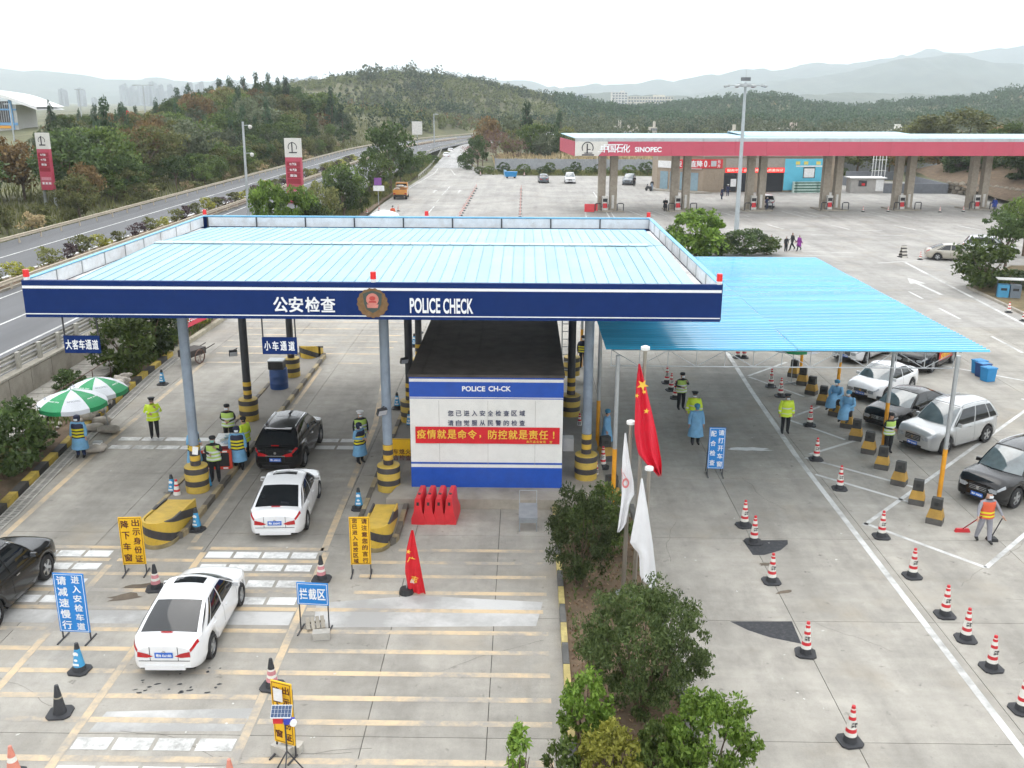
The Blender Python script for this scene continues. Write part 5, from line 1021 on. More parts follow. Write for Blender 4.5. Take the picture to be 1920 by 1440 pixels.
# ---------------------------------------------------------------- water filled barriers
def barrier_mesh(L_, H_, wb, m):
    b = MB(); prof = [(-wb / 2, 0), (-wb / 2, .22 * H_), (-wb * .3, .5 * H_), (-wb * .22, .95 * H_), (-wb * .15, H_), (wb * .15, H_), (wb * .22, .95 * H_), (wb * .3, .5 * H_), (wb / 2, .22 * H_), (wb / 2, 0)]; n = len(prof)
    pts = [(x, -L_ / 2, z_) for x, z_ in prof] + [(x, L_ / 2, z_) for x, z_ in prof]; b.add(pts, [tuple(range(n)), tuple(range(2 * n - 1, n - 1, -1))] + [((k + 1) % n, k, n + k, n + (k + 1) % n) for k in range(n)]); return b.mesh('body', m, 30)
bmh = barrier_mesh(1.15, .95, .46, M_RED)
for i in range(4):
    q = P(786 + i * 19.5, 984); t = thing('water_barrier', ['first', 'second', 'third', 'fourth'][i] + ' red plastic barrier from the crash nose in the row before the booth', 'barrier', (q.x, q.y + .58, 0), -.06, 'red barriers before the booth'); ob('body', bmh, t); MB().cyl((0, -.2, .94), (0, -.2, .98), .05, n=8).build('filler_cap', M_DSTEEL, t); MB().box((0, -.578, .75), (.08, .01, .12)).build('slot', M_BLACK, t)
q = P(1108, 397); t = thing('water_barrier', 'red plastic barrier standing sideways near the first fuel pump', 'barrier', q, math.pi / 2); ob('body', barrier_mesh(1.7, 1.0, .45, M_RED), t)
for k in (-.5, 0, .5): MB().box((.14, k, .62), (.04, .16, .1)).build('slot', M_WHITE, t)
# trolley before the booth
q = P(990, 997); t = thing('steel_trolley', 'grey steel luggage trolley standing before the booth plinth', 'trolley', q)
M_TR = mat('trolley_grey', (.30, .32, .34), .5, .3, var=.15)
MB().box((0, .5, .52), (.62, 1.0, .05), rx=.12).build('deck', M_TR, t); MB().box((0, -.02, .40), (.6, .03, .14)).build('apron', M_TR, t)
for x in (-.28, .28):
    for y in (.03, .95): MB().bar((x, y, 0), (x, y, .5), .035).build('leg', M_TR, t)
MB().tube([(-.29, 1.0, .5), (-.29, 1.12, 1.0), (.29, 1.12, 1.0), (.29, 1.0, .5)], .018, 6).build('handle', M_STEEL, t); MB().box((0, .25, .25), (.56, .04, .04)).build('brace', M_TR, t)
# ---------------------------------------------------------------- parasols
M_UG = mat('parasol_green', (.02, .30, .11), .6, var=.08); M_UW = mat('parasol_white', (.66, .68, .72), .6, var=.06)
def parasol(label, base, top_z, r=1.32, rot=0.0, lean=(0, 0), logo=True, green=True):
    t = thing('parasol', label, 'parasol', base, 0.0); MB().bar((0, 0, 0), (lean[0], lean[1], top_z), .035).build('pole', M_STEEL, t)
    c = Vector((lean[0], lean[1], top_z)); n = 8; cz = [0, -.08, -.2, -.36, -.52]; rr = [.0, .3 * r, .58 * r, .82 * r, r]
    for k in range(n):
        b = MB(); a0, a1 = rot + 2 * math.pi * k / n, rot + 2 * math.pi * (k + 1) / n; cols_ = []
        for u in range(5):
            a_ = a0 + (a1 - a0) * u / 4; sag = 1 - .035 * math.sin(math.pi * u / 4); cols_.append([(c.x + rr[i] * sag * math.cos(a_), c.y + rr[i] * sag * math.sin(a_), c.z + cz[i] - (.03 * math.sin(math.pi * u / 4) if 0 < i else 0)) for i in range(5)] + [(c.x + rr[4] * sag * math.cos(a_) * 1.005, c.y + rr[4] * sag * math.sin(a_) * 1.005, c.z + cz[4] - .17 - .03 * math.sin(math.pi * u / 4))])
        for u in range(4):
            for i in range(5): b.quad(cols_[u][i], cols_[u][i + 1], cols_[u + 1][i + 1], cols_[u + 1][i])
        b.build('canopy_panel', M_UG if k % 2 and green else M_UW, t, smooth=50); am = (a0 + a1) / 2
        MB().bar(c + Vector((0, 0, -.06)), (c.x + r * math.cos(a0), c.y + r * math.sin(a0), c.z - .53), .012).build('rib', M_STEEL, t)
        if logo and math.sin(am) < .1:
            p_ = Vector((c.x + .72 * r * math.cos(am), c.y + .72 * r * math.sin(am), c.z - .235)); sl_ = math.atan2(.16, .24 * r)
            letfit('SINOPEC' if k % 2 == 0 else 'easy joy', .5, .09, mat('logo_grey', (.2, .22, .25), .6) if k % 2 == 0 else M_LETTERW, t, p_, (sl_ * .98, 0, am + math.pi / 2), bold=.01, extrude=.001)
    MB().cyl(c + Vector((0, 0, -.02)), c + Vector((0, 0, .1)), .03, .015, 6).build('finial', M_STEEL, t)
    for a_ in (.4, 1.97): MB().bar((.4 * math.cos(a_), .4 * math.sin(a_), .03), (-.4 * math.cos(a_), -.4 * math.sin(a_), .03), .04).build('foot_bar', M_STEEL, t)
    return t
parasol('green and white parasol above the gowned attendant at the kerb', P(158, 838), 2.45, 1.36, .12, (-.25, 0)); parasol('second green and white parasol above the heap of sacks', P(207, 810), 2.35, 1.25, .25, (-.5, .3)); parasol('green and white parasol under the shelter edge', P(1483, 719), 2.55, 1.35, .2)
parasol('pale parasol showing above the canopy back parapet', P(722, 432), 2.25, 1.6, .3, logo=False, green=False)
# ---------------------------------------------------------------- sacks along the kerb
def sack_mesh(seed, m):
    rnd = random.Random(seed); bm = bmesh.new(); bmesh.ops.create_icosphere(bm, subdivisions=2, radius=.5)
    for v in bm.verts:
        c = v.co; n_ = Vector((abs(c.x) ** .7 * math.copysign(1, c.x), abs(c.y) ** .75 * math.copysign(1, c.y), c.z)); k = 1 + .08 * math.sin(c.x * 9 + seed) + .07 * math.cos(c.y * 11 + seed * 2) + rnd.uniform(-.05, .05); v.co = Vector((n_.x * .75, n_.y * .45, n_.z * .34)) * k
    me = bpy.data.meshes.new('sack'); bm.to_mesh(me); bm.free(); me.polygons.foreach_set('use_smooth', [True] * len(me.polygons)); me.materials.append(m); return me
M_SACK = mat('woven_sack', (.42, .38, .33), .85, var=.3, scale=4, rand=.25, dirt=.4); SK = [sack_mesh(k, M_SACK) for k in range(5)]
random.seed(5)
for k in range(46):
    u = random.random(); px = 178 + 72 * u + random.uniform(-8, 8); py = 800 - 72 * u + random.uniform(-10, 6); lay = int(random.random() * 3); g_ = P(px, py); g_.x = min(g_.x, float(np.interp(g_.y, *KX)) - .15)
    tag(ob('sack', random.choice(SK), None, (g_.x, g_.y, .25 + .22 * lay), (random.uniform(-.5, .5), random.uniform(-.5, .5), random.uniform(0, 3)), random.uniform(.55, 1.0)), 'dusty pale sack in the heap on the kerb beside the second parasol', 'sack', 'heap of sacks on the kerb')
for (px, py, rz), lab in zip(((205, 812, .2), (180, 848, .6), (175, 808, .3), (190, 795, .1)), ('grey sack holding the foot of the second parasol', 'sack lying at the kerb behind the gowned attendant', 'flat pale sack on the kerb under the first parasol', 'flat pale sack beside the parasol pole on the kerb')): tag(ob('sack', SK[int(px) % 5], None, P(px, py) + Vector((0, 0, .17)), (0, 0, rz)), lab, 'sack')
q = P(185, 846); tag(MB().box((0, 0, .2), (.3, .24, .4)).box((0, 0, .41), (.32, .26, .03), 1).build('plastic_tub', [M_WHITE, M_STEEL], None, q), 'white plastic tub at the kerb behind the gowned attendant', 'tub')
random.seed(9)
for k in range(14):
    g_ = P(random.uniform(120, 175), random.uniform(800, 850)); g_.x -= 1.3; tag(ob('foam_scrap', SK[k % 5], None, (g_.x, g_.y, .2), (0, 0, random.uniform(0, 3)), (.3, .25, .25)), 'pale scrap lying in the planting bed behind the attendant', 'scrap', 'scraps in the planting bed')
# ---------------------------------------------------------------- check table and red board
q = P(428, 862, .15); t = thing('check_table', 'folding table with dark red cloth and papers on the coach island', 'table', q, .12)
MB().box((0, .3, .72), (1.0, 1.5, .05)).build('top', M_WHITE, t); MB().box((0, -.46, .38), (1.0, .03, .7)).build('cloth', mat('maroon_cloth', (.16, .015, .02), .8), t)
for x in (-.42, .42):
    for y in (-.36, .95): MB().bar((x, y, 0), (x, y, .7), .03).build('leg', M_STEEL, t)
for k in range(9): tag(MB().box((0, 0, 0), (random.uniform(.15, .3), random.uniform(.15, .3), random.uniform(.02, .1))).build('paper_stack', [M_WHITE, M_WHITE, mat('blue_box', (.3, .4, .5), .6)][k % 3], None, Vector((q.x + random.uniform(-.35, .35) - .03, q.y + .3 + random.uniform(-.5, .6), q.z + .79)), (0, 0, random.uniform(0, 3))), 'papers and boxes lying on the red clothed check table', 'papers', 'things on the check table')
q = P(404, 880, .15); t = thing('framed_board', 'red framed dark board leaning before the check table', 'board', q, .1); b = MB()
for z_ in (.06, .72): b.box((0, 0, z_), (1.25, .07, .1))
for x in (-.6, .6): b.box((x, 0, .39), (.1, .07, .76))
b.build('frame', mat('frame_orange_red', (.6, .06, .03), .5), t); MB().box((0, .01, .39), (1.12, .03, .58)).build('panel', M_BLACK, t)
for x in (-.3, .4): MB().box((x, -.04, .72), (.18, .01, .06)).box((x, -.04, .06), (.18, .01, .06)).build('reflector', M_WHITE, t)
# barrel with a lidded bin, hand cart
q = P(524, 728, .12); t = thing('blue_barrel', 'blue steel barrel carrying a black crate on the coach island', 'barrel', q); MB().lathe([(.43, 0), (.44, .3), (.45, .32), (.44, .34), (.44, .66), (.45, .68), (.44, .7), (.43, 1.02)], 20).build('drum', mat('barrel_blue', (.015, .06, .20), .45, var=.15, dirt=.2), t, smooth=40)
q2 = thing('black_crate', 'black crate with pale lid on top of the blue barrel', 'crate', (q.x - .05, q.y, q.z + 1.02)); MB().box((0, 0, .2), (.72, .6, .4)).build('body', M_BLACK, q2); MB().box((0, 0, .42), (.76, .64, .05)).build('lid', M_STEEL, q2)
q = P(362, 680); t = thing('hand_cart', 'old two wheeled hand cart parked at the kerb by the shrubs', 'cart', q, 1.2); MB().box((0, 0, .62), (1.3, .8, .35)).build('tray', mat('cart_dark', (.07, .06, .055), .8), t)
for s_ in (-1, 1):
    b = MB()
    for k in range(14):
        a0, a1 = 2 * math.pi * k / 14, 2 * math.pi * (k + 1) / 14; b.bar((.38 * math.cos(a0), s_ * .5, .4 + .38 * math.sin(a0)), (.38 * math.cos(a1), s_ * .5, .4 + .38 * math.sin(a1)), .05, .04)
        if k % 2: b.bar((0, s_ * .5, .4), (.36 * math.cos(a0), s_ * .5, .4 + .36 * math.sin(a0)), .015)
    b.build('wheel', mat('cart_wheel', (.16, .09, .07), .8), t); MB().bar((.6, s_ * .3, .6), (1.5, s_ * .3, .75), .04).build('shaft', MATS['cart_dark'], t)
# red leaning banner in the bushes
q = P(384, 640); q.x = -19.6; t = thing('leaning_banner', 'red banner with white characters leaning in the kerb shrubs', 'banner', (q.x - .1, 57.5, .2), 1.42); MB().box((0, 0, 1.0), (4.6, .04, 1.0), rx=-.3).build('cloth', mat('banner_red', (.55, .04, .07), .7, var=.1), t); MB().box((-2.2, .05, .5), (.06, .06, 1.4)).build('stake', M_WHITE, t); MB().box((2.2, .05, .5), (.06, .06, 1.4)).build('stake', M_WHITE, t)
letfit('全力做好疫情防控工作', 4.1, .5, M_LETTERW, t, (0, -.03, 1.02), (math.pi / 2 - .3, 0, 0), bold=.03)
# small red flag on the apron
def drape(name, rows, Y, mats_, parent, folds=3.2, amp=.06, nu=14, c=Vector()):
    """hanging cloth: rows of (py, left px, right px), folded in depth"""
    ps = [r_[0] for r_ in rows]; b = MB(); n = 22; grid_ = []
    for j in range(n):
        py = ps[0] + (ps[-1] - ps[0]) * j / (n - 1); l = float(np.interp(py, ps, [r_[1] for r_ in rows])); r_ = float(np.interp(py, ps, [x[2] for x in rows])); row = []
        for i in range(nu):
            u = i / (nu - 1); q = PY(l + (r_ - l) * u, py, Y); row.append((q.x - c.x, q.y - c.y + amp * math.sin(u * folds * 2 * math.pi + j * .17) * (.2 + .8 * j / n), q.z - c.z))
        grid_.append(row)
    for j in range(n - 1):
        for i in range(nu - 1): b.quad(grid_[j + 1][i], grid_[j + 1][i + 1], grid_[j][i + 1], grid_[j][i])
    return b.build(name, mats_, parent, smooth=60)
q = P(762, 1112); t = thing('apron_flag', 'small red flag with yellow marks drooping from a staff on the apron', 'flag', q)
top = PY(773, 992, q.y + .1); MB().bar((0, 0, .1), (top.x - q.x, .1, top.z), .025).build('staff', M_STEEL, t); MB().cyl((0, 0, 0), (0, 0, .16), .22, .18, 12).build('weight', M_BLACK, t)
drape('cloth', [(994, 771, 775), (1030, 762, 782), (1070, 759, 790), (1110, 766, 798), (1122, 772, 801), (1130, 778, 786)], q.y - .02, M_REDCLOTH, t, 2.2, .05, c=q)
for ch, px, py, s_ in (('★', 766, 1034, .14), ('广', 771, 1050, .2), ('志', 777, 1086, .2), ('队', 774, 1090, .12)): w = PY(px, py, q.y - .12); letfit(ch, s_, s_, M_GOLD if s_ > .13 else M_LETTERW, t, w - q, (math.pi / 2, .3, 0), bold=.02)
# ---------------------------------------------------------------- flagpoles
M_POLE = mat('brushed_pole', (.40, .37, .33), .3, .75, var=.08)
def star_pts(r, rot=0): return [((r if k % 2 == 0 else r * .382) * math.sin(rot + k * math.pi / 5), (r if k % 2 == 0 else r * .382) * math.cos(rot + k * math.pi / 5)) for k in range(10)]
def flagpole(label, bx, by, tx, ty):
    g_ = P(bx, by); tp = PY(tx, ty, g_.y); t = thing('flagpole', label, 'flagpole', (g_.x, g_.y, 0)); MB().cyl((0, 0, 0), (tp.x - g_.x, 0, tp.z), .065, .05, 12).build('pole', M_POLE, t, smooth=40); MB().lathe([(.055, 0), (.12, .02), (.12, .1), (.05, .13)], 14).build('finial', mat('finial_white', (.75, .75, .73), .3), t, (tp.x - g_.x, 0, tp.z)); MB().cyl((0, 0, 0), (0, 0, .12), .22, n=12).build('foot_plate', M_STEEL, t); return g_
g1 = flagpole('tallest steel flagpole carrying the red flag', 1188, 1122, 1210, 657); g2 = flagpole('steel flagpole carrying the white flag with a red emblem', 1168, 1118, 1183, 796); g3 = flagpole('lowest steel flagpole carrying the plain white flag', 1204, 1134, 1217, 882)
q = PY(1199, 690, g1.y - .1); t = thing('red_flag', 'large red flag with yellow stars hanging limp', 'flag', q)
drape('cloth', [(682, 1197, 1200), (720, 1193, 1210), (770, 1191, 1222), (815, 1190, 1232), (850, 1196, 1238), (870, 1212, 1241), (892, 1234, 1240)], g1.y - .1, mat('flag_red', (.62, .008, .03), .6, var=.06), t, 2.0, .09, c=q)
for px, py, r_, rot in ((1205, 722, .17, .5), (1194, 742, .07, .2), (1212, 771, .085, .1), (1208, 735, .07, .9)):
    w = PY(px, py, g1.y - .22) - q; MB().poly([(w.x + x, w.y, w.z + z_) for x, z_ in star_pts(r_, rot)]).build('star', M_GOLD, t)
q = PY(1172, 815, g2.y - .1); t = thing('white_flag', 'limp white flag with a curved red emblem', 'flag', q); M_FW = mat('flag_white', (.75, .75, .76), .7, var=.04)
drape('cloth', [(812, 1171, 1174), (860, 1167, 1180), (905, 1166, 1188), (928, 1166, 1189), (940, 1165, 1181), (985, 1159, 1174), (997, 1157, 1161)], g2.y - .1, M_FW, t, 1.5, .06, c=q)
b = MB(); w = PY(1173, 906, g2.y - .18) - q
for k in range(20): a0, a1 = 2 * math.pi * k / 20, 2 * math.pi * (k + 1) / 20; b.quad(*[(w.x + r_ * math.cos(a_), w.y, w.z + r_ * 1.5 * math.sin(a_)) for a_, r_ in ((a0, .055), (a0, .1), (a1, .1), (a1, .055))][::-1])
b.bar((w.x - .08, w.y, w.z + .1), (w.x - .13, w.y, w.z + .42), .045, .01); b.bar((w.x + .02, w.y, w.z + .14), (w.x - .09, w.y, w.z + .32), .04, .01); b.build('emblem', mat('emblem_faded_red', (.6, .2, .2), .7), t)
q = PY(1203, 900, g3.y - .1); t = thing('white_flag', 'plain white flag hanging limp from the lowest pole', 'flag', q)
drape('cloth', [(897, 1202, 1205), (950, 1194, 1214), (1020, 1181, 1224), (1030, 1190, 1225), (1040, 1199, 1226), (1085, 1200, 1231), (1098, 1216, 1229), (1108, 1218, 1222)], g3.y - .1, M_FW, t, 1.3, .05, c=q)
# ---------------------------------------------------------------- yellow bay blocks
M_OCHRE = mat('block_ochre', (.42, .25, .05), .75, var=.2, rand=.15, dirt=.4); M_GREYB = mat('block_foot', (.09, .085, .08), .85, var=.25, dirt=.3, dirtcol=(.25, .23, .2))
bb = MB().prism([(-.3, -.25), (.3, -.25), (.3, .25), (-.3, .25)], 0, .24).mesh('foot', M_GREYB); b1 = MB().box((0, 0, .40), (.60, .5, .32), taper=.74).mesh('body', M_OCHRE); b2 = MB().box((0, .02, .76), (.42, .27, .44), taper=.92).mesh('rubber_head', mat('rubber_head', (.045, .045, .042), .7, var=.25, dirt=.3)); b3 = MB().box((0, -.13, .78), (.16, .02, .14)).mesh('socket', M_BLACK)
BL = [(1488, 706), (1504, 721), (1521, 739), (1542, 758), (1566, 779), (1587, 801), (1604, 824), (1628, 849), (1653, 878), (1685, 908), (1718, 944), (1752, 980)]
names = ('first', 'second', 'third', 'fourth', 'fifth', 'sixth', 'seventh', 'eighth', 'ninth', 'tenth', 'eleventh', 'twelfth')
for i, (px, py) in enumerate(BL):
    t = thing('bay_block', names[i] + ' ochre block with dark rubber head, counted from the shelter truss', 'block', P(px, py), -.55 + random.uniform(-.15, .15), 'ochre blocks along the bays'); t.scale = (.86, .86, .92); ob('foot', bb, t); ob('body', b1, t); ob('rubber_head', b2, t); ob('socket', b3, t)
for (px, py), lab in zip(((1134, 862), (1146, 940)), ('ochre block at the orange sleeved post beside the gowned worker', 'ochre block behind the orange post near the bush')): t = thing('bay_block', lab, 'block', P(px, py), .3); ob('foot', bb, t); ob('body', b1, t); ob('rubber_head', b2, t); ob('socket', b3, t)
# ---------------------------------------------------------------- bins
M_TUB = mat('tub_blue', (.02, .22, .48), .5, var=.1)
for (px, py, m_), lab in zip(((1834, 700, M_TUB), (1841, 706, mat('tub_navy', (.02, .06, .2), .5)), (1851, 714, M_TUB)), ('light blue tub behind the navy tub by the bays', 'navy tub between the two light blue tubs', 'light blue tub in front of the navy tub')):
    t = thing('waste_tub', lab, 'bin', P(px, py), .3); MB().box((0, 0, .34), (.5, .46, .66), taper=1.16).build('body', m_, t); MB().box((0, 0, .7), (.62, .58, .06)).build('rim', m_, t); MB().box((0, 0, .735), (.48, .44, .02)).build('opening', M_TUB, t)
q = P(1890, 560); t = thing('twin_litter_bin', 'twin litter bin with blue and grey sides and a pale roof', 'bin', q, -.25)
for x, m_ in ((-.42, mat('bin_blue', (.06, .27, .45), .5)), (.38, mat('bin_grey', (.14, .17, .20), .5))): MB().box((x, 0, .55), (.72, .6, 1.0)).build('bin', m_, t); MB().box((x, -.305, .72), (.4, .02, .18)).build('slot', M_BLACK, t)
for x in (-.8, .78): MB().box((x, .2, .72), (.06, .06, 1.44)).build('post', M_DSTEEL, t)
MB().box((0, 0, 1.45), (1.85, .95, .06)).build('roof', mat('bin_roof', (.5, .5, .48), .5), t)
# ---------------------------------------------------------------- light masts and cameras
q = P(1380, 442); q.z = 0; tp = PY(1398, 155, q.y); t = thing('light_mast', 'tall light mast with a ring of floodlights before the filling station', 'lamp post', q); MB().cyl((0, 0, 0), (tp.x - q.x, 0, tp.z), .26, .13, 14).build('pole', mat('mast_grey', (.40, .44, .46), .45, .3, var=.08), t, smooth=40)
hx0 = tp.x - q.x; MB().cyl((hx0, 0, tp.z - .4), (hx0, 0, tp.z - .1), .9, n=18).build('ring', M_STEEL, t); MB().cyl((hx0, 0, tp.z), (hx0, 0, tp.z + 1.4), .02, n=5).build('lightning_rod', M_STEEL, t); MB().box((hx0, 0, tp.z + .35), (.9, .5, .35)).build('winch_head', mat('mast_head', (.12, .13, .14), .5), t)
for k in range(8):
    a_ = k * math.pi / 4 + .2; ar_ = MB().bar((hx0 + .7 * math.cos(a_), .7 * math.sin(a_), tp.z - .25), (hx0 + 1.75 * math.cos(a_), 1.75 * math.sin(a_), tp.z - .3), .07).build('arm', M_STEEL, t); MB().box((0, 0, 0), (.55, .4, .16)).box((0, 0, -.09), (.46, .3, .03), 1).build('floodlight', [M_STEEL, mat('flood_dark', (.05, .05, .05), .2)], t, (hx0 + 2.0 * math.cos(a_), 2.0 * math.sin(a_), tp.z - .32), (0, .2, a_))
q = P(466, 405, HZ); tp = PY(455, 228, q.y); t = thing('camera_post', 'grey post with two dome cameras beside the motorway', 'camera post', q); MB().cyl((0, 0, -.4), (tp.x - q.x, 0, tp.z - q.z), .17, .12, 12).build('pole', M_STEEL, t, smooth=40)
for z_, dx in ((-.5, .75), (-3.4, .75)): zt = tp.z - q.z + z_; MB().bar((tp.x - q.x, 0, zt + .1), (tp.x - q.x + dx, 0, zt + .15), .06).build('bracket', M_STEEL, t); MB().lathe([(.05, .16), (.2, .1), (.22, -.05), (.16, -.2), (.05, -.27)][::-1], 12).build('dome_camera', M_PUMPW, t, (tp.x - q.x + dx, 0, zt), smooth=40)
def far_mast(label, bx, by, ty, arms, Y):
    b_ = PY(bx, by, Y); tp = PY(bx, ty, Y); zg = float(terrain_h(b_.x, Y)); t = thing('far_mast', label, 'lamp post', (b_.x, Y, zg)); MB().cyl((0, 0, 0), (0, 0, tp.z - zg), .22, .14, 8).build('pole', M_STEEL, t)
    for s_ in arms: MB().bar((0, 0, tp.z - zg), (s_ * 1.9, 0, tp.z - zg + .1), .12).build('arm', M_STEEL, t); MB().box((s_ * 2.0, 0, tp.z - zg), (.9, .5, .25)).build('lamp', M_STEEL, t)
far_mast('grey light mast with a T head above the left woodland', 274, 225, 160, (-1, 1), 235); far_mast('thin light mast between the arched building and the town towers', 152, 210, 168, (-.4, .4), 330); far_mast('roadside lamp above the motorway bend', 814, 250, 214, (.4,), 280); far_mast('camera gantry post on the wooded slope above the motorway', 580, 240, 192, (-2.2,), 290); far_mast('lamp post at the service building front', 28, 270, 195, (-.5,), 250)
# ---------------------------------------------------------------- price pylons
def pylon(label, xl, xr, yt, yb, yfeet, Y, zbase):
    a, b_ = PY(xl, yt, Y), PY(xr, yb, Y); w, h = b_.x - a.x, a.z - b_.z; t = thing('price_pylon', label, 'sign', ((a.x + b_.x) / 2, Y, zbase), -.12); z0 = b_.z - zbase
    for x in (-.42, .42): MB().box((x * w, 0, z0 / 2), (.25, .2, z0)).build('leg', M_STEEL, t)
    MB().box((0, 0, z0 + h * .86), (w, .5, h * .28)).build('logo_panel', MATS['fascia_cream'], t); MB().box((0, 0, z0 + h * .36), (w, .48, h * .72)).build('price_panel', M_PINK, t)
    lg = MB(); r_ = w * .24
    for k in range(18):
        a0, a1 = -.5 + k * 4.1 / 18, -.5 + (k + 1) * 4.1 / 18; lg.quad(*[(rr_ * math.cos(a_), -.26, z0 + h * .87 + rr_ * math.sin(a_)) for a_, rr_ in ((a0, r_), (a0, r_ * 1.2), (a1, r_ * 1.2), (a1, r_))][::-1])
    lg.box((-.05, -.26, z0 + h * .87), (.14, .02, h * .15)).box((.05, -.26, z0 + h * .79), (w * .5, .02, .14)); lg.build('logo', M_LETTERK, t)
    for k, s_ in enumerate(('92 汽油', '95 汽油', '柴油', '')):
        z_ = z0 + h * (.62 - .085 * k); MB().box((0, -.25, z_), (w * .84, .03, h * .075)).build('price_strip', mat('price_dark_red', (.28, .015, .03), .5), t)
        if s_: letfit(s_, w * .42, h * .04, M_LETTERW, t, (-.05, -.275, z_), bold=.03)
    for k in range(2): MB().box((0, -.25, z0 + h * (.2 - .08 * k)), (w * .8, .03, h * .055)).build('service_strip', mat('price_pale', (.6, .25, .3), .5), t)
    for k in range(3): MB().box((-w * .27 + w * .27 * k, -.275, z0 + h * .12), (w * .13, .02, h * .035)).build('pictogram', M_LETTERW, t)
pylon('price pylon on two legs rising from the left roadside wood', 66, 104, 249, 356, 412, 114, 1.4); pylon('price pylon half hidden by the roadside trees beyond the canopy', 533, 571, 259, 385, 400, 120, 0.0)
q = P(710, 385); t = thing('road_sign', 'purple diamond road sign over a white plate beside the exit lane', 'sign', q); MB().cyl((0, 0, 0), (0, 0, 3.6), .05, n=6).build('pole', M_STEEL, t); MB().box((0, -.06, 3.2), (1.0, .04, 1.0)).build('plate', mat('sign_purple', (.22, .08, .3), .5), t); MB().box((.1, -.06, 2.3), (1.5, .04, .7)).build('lower_plate', M_WHITE, t)
q = thing('ladder', 'aluminium ladder leaning behind the booth beside the shaded column', 'ladder', (1.95, 41.6, .36)); 
for x in (-.22, .22): MB().bar((x, 0, 0), (x, .9, 5.6), .05).build('rail', M_STEEL, q)
for k in range(16): MB().bar((-.22, .055 * k + .05, .34 * k + .3), (.22, .055 * k + .05, .34 * k + .3), .03).build('rung', M_STEEL, q)
q = P(1065, 842, .36); tag(MB().box((0, 0, .25), (.42, .5, .5)).build('white_box', M_PUMPW, None, (q.x, q.y, .36)), 'white metal box on the plinth beside the booth wall', 'box')
# plain road panels beyond the motorway and small flags
for px, py, w, h, lab in ((500, 246, 2.2, 3.2, 'grey road panel above the dry slope'), (314, 238, 1.4, 3.0, 'pale road panel among the woodland trees'), (782, 240, 2.6, 3.2, 'grey road panel beside the motorway bend')):
    Y = 250; q = PY(px, py, Y); zg = float(terrain_h(q.x, Y)); t = thing('road_panel', lab, 'sign', (q.x, Y, zg)); MB().box((0, 0, q.z - zg), (w, .1, h)).build('plate', M_PUMPW, t); MB().cyl((0, .1, 0), (0, .1, q.z - zg), .1, n=6).build('pole', M_STEEL, t)
for px, py, m_, lab in ((236, 216, M_REDCLOTH, 'small red flag above the service area trees'), (233, 230, M_FW, 'small white flag below the red one above the trees'), (245, 230, M_FW, 'second small white flag above the service area trees')):
    q = PY(px, py, 240); t = thing('small_flag', lab, 'flag', (q.x, 240, 1.5)); MB().cyl((0, 0, 0), (0, 0, q.z - .2), .07, n=5).build('pole', M_STEEL, t); MB().grid(lambda u, v: (u * .9, .1 * math.sin(u * 5), q.z - 2.2 + v * 1.9 - u * .3), 5, 2).build('cloth', m_, t)
# ================================================================== vehicles
M_TYRE = mat('tyre_rubber', (.018, .018, .019), .75, var=.2); M_RIM = mat('alloy_rim', (.50, .51, .52), .3, .8, var=.05); M_GLASS = mat('tinted_glass', (.010, .012, .014), .04, var=0, spec=.6, ior=1.55)
M_GLASSW = mat('windscreen_glass', (.10, .125, .13), .04, var=.5, scale=1.1, spec=1.0, ior=1.7); M_TAIL = mat('tail_lens', (.42, .008, .012), .12, var=.15, coat=.6); M_HEAD = mat('head_lens', (.33, .35, .37), .08, var=.35, scale=14, coat=.8); M_TRIM = mat('black_trim', (.014, .014, .015), .45, var=.1); M_CHROME = mat('chrome', (.62, .63, .64), .16, .9, var=0)  # windscreen base colour is lightened to paint in the bright cloud reflection
M_PLATE = mat('plate_blue', (.02, .12, .50), .4, var=0); M_SEAM = mat('panel_gap', (.008, .008, .008), .8, var=0)
def paint(name, col, metal=0.0, rough=.28): return mat('paint_' + name, col, rough, metal, var=.02, coat=.9, dirt=.06, dirtcol=tuple(min(1, c * .6 + .1) for c in col))
_pk = mat('paint_black', (.010, .010, .011), .18, var=0, coat=.35, spec=.35)
PW, PK, PS, PG, PC = paint('white', (.74, .745, .75)), paint('black', (.010, .010, .011), 0, .2), paint('silver', (.46, .47, .47), .45), paint('grey', (.10, .12, .14), .3), paint('champagne', (.40, .37, .31), .35)
def smooth_interp(x, xp, fp):
    xp = np.asarray(xp, float); i = int(np.clip(np.searchsorted(xp, x) - 1, 0, len(xp) - 2)); t = (x - xp[i]) / (xp[i + 1] - xp[i]); t = min(max(t, 0), 1); s_ = t * t * (3 - 2 * t); s_ = .5 * s_ + .5 * t
    return fp[i] + (fp[i + 1] - fp[i]) * s_
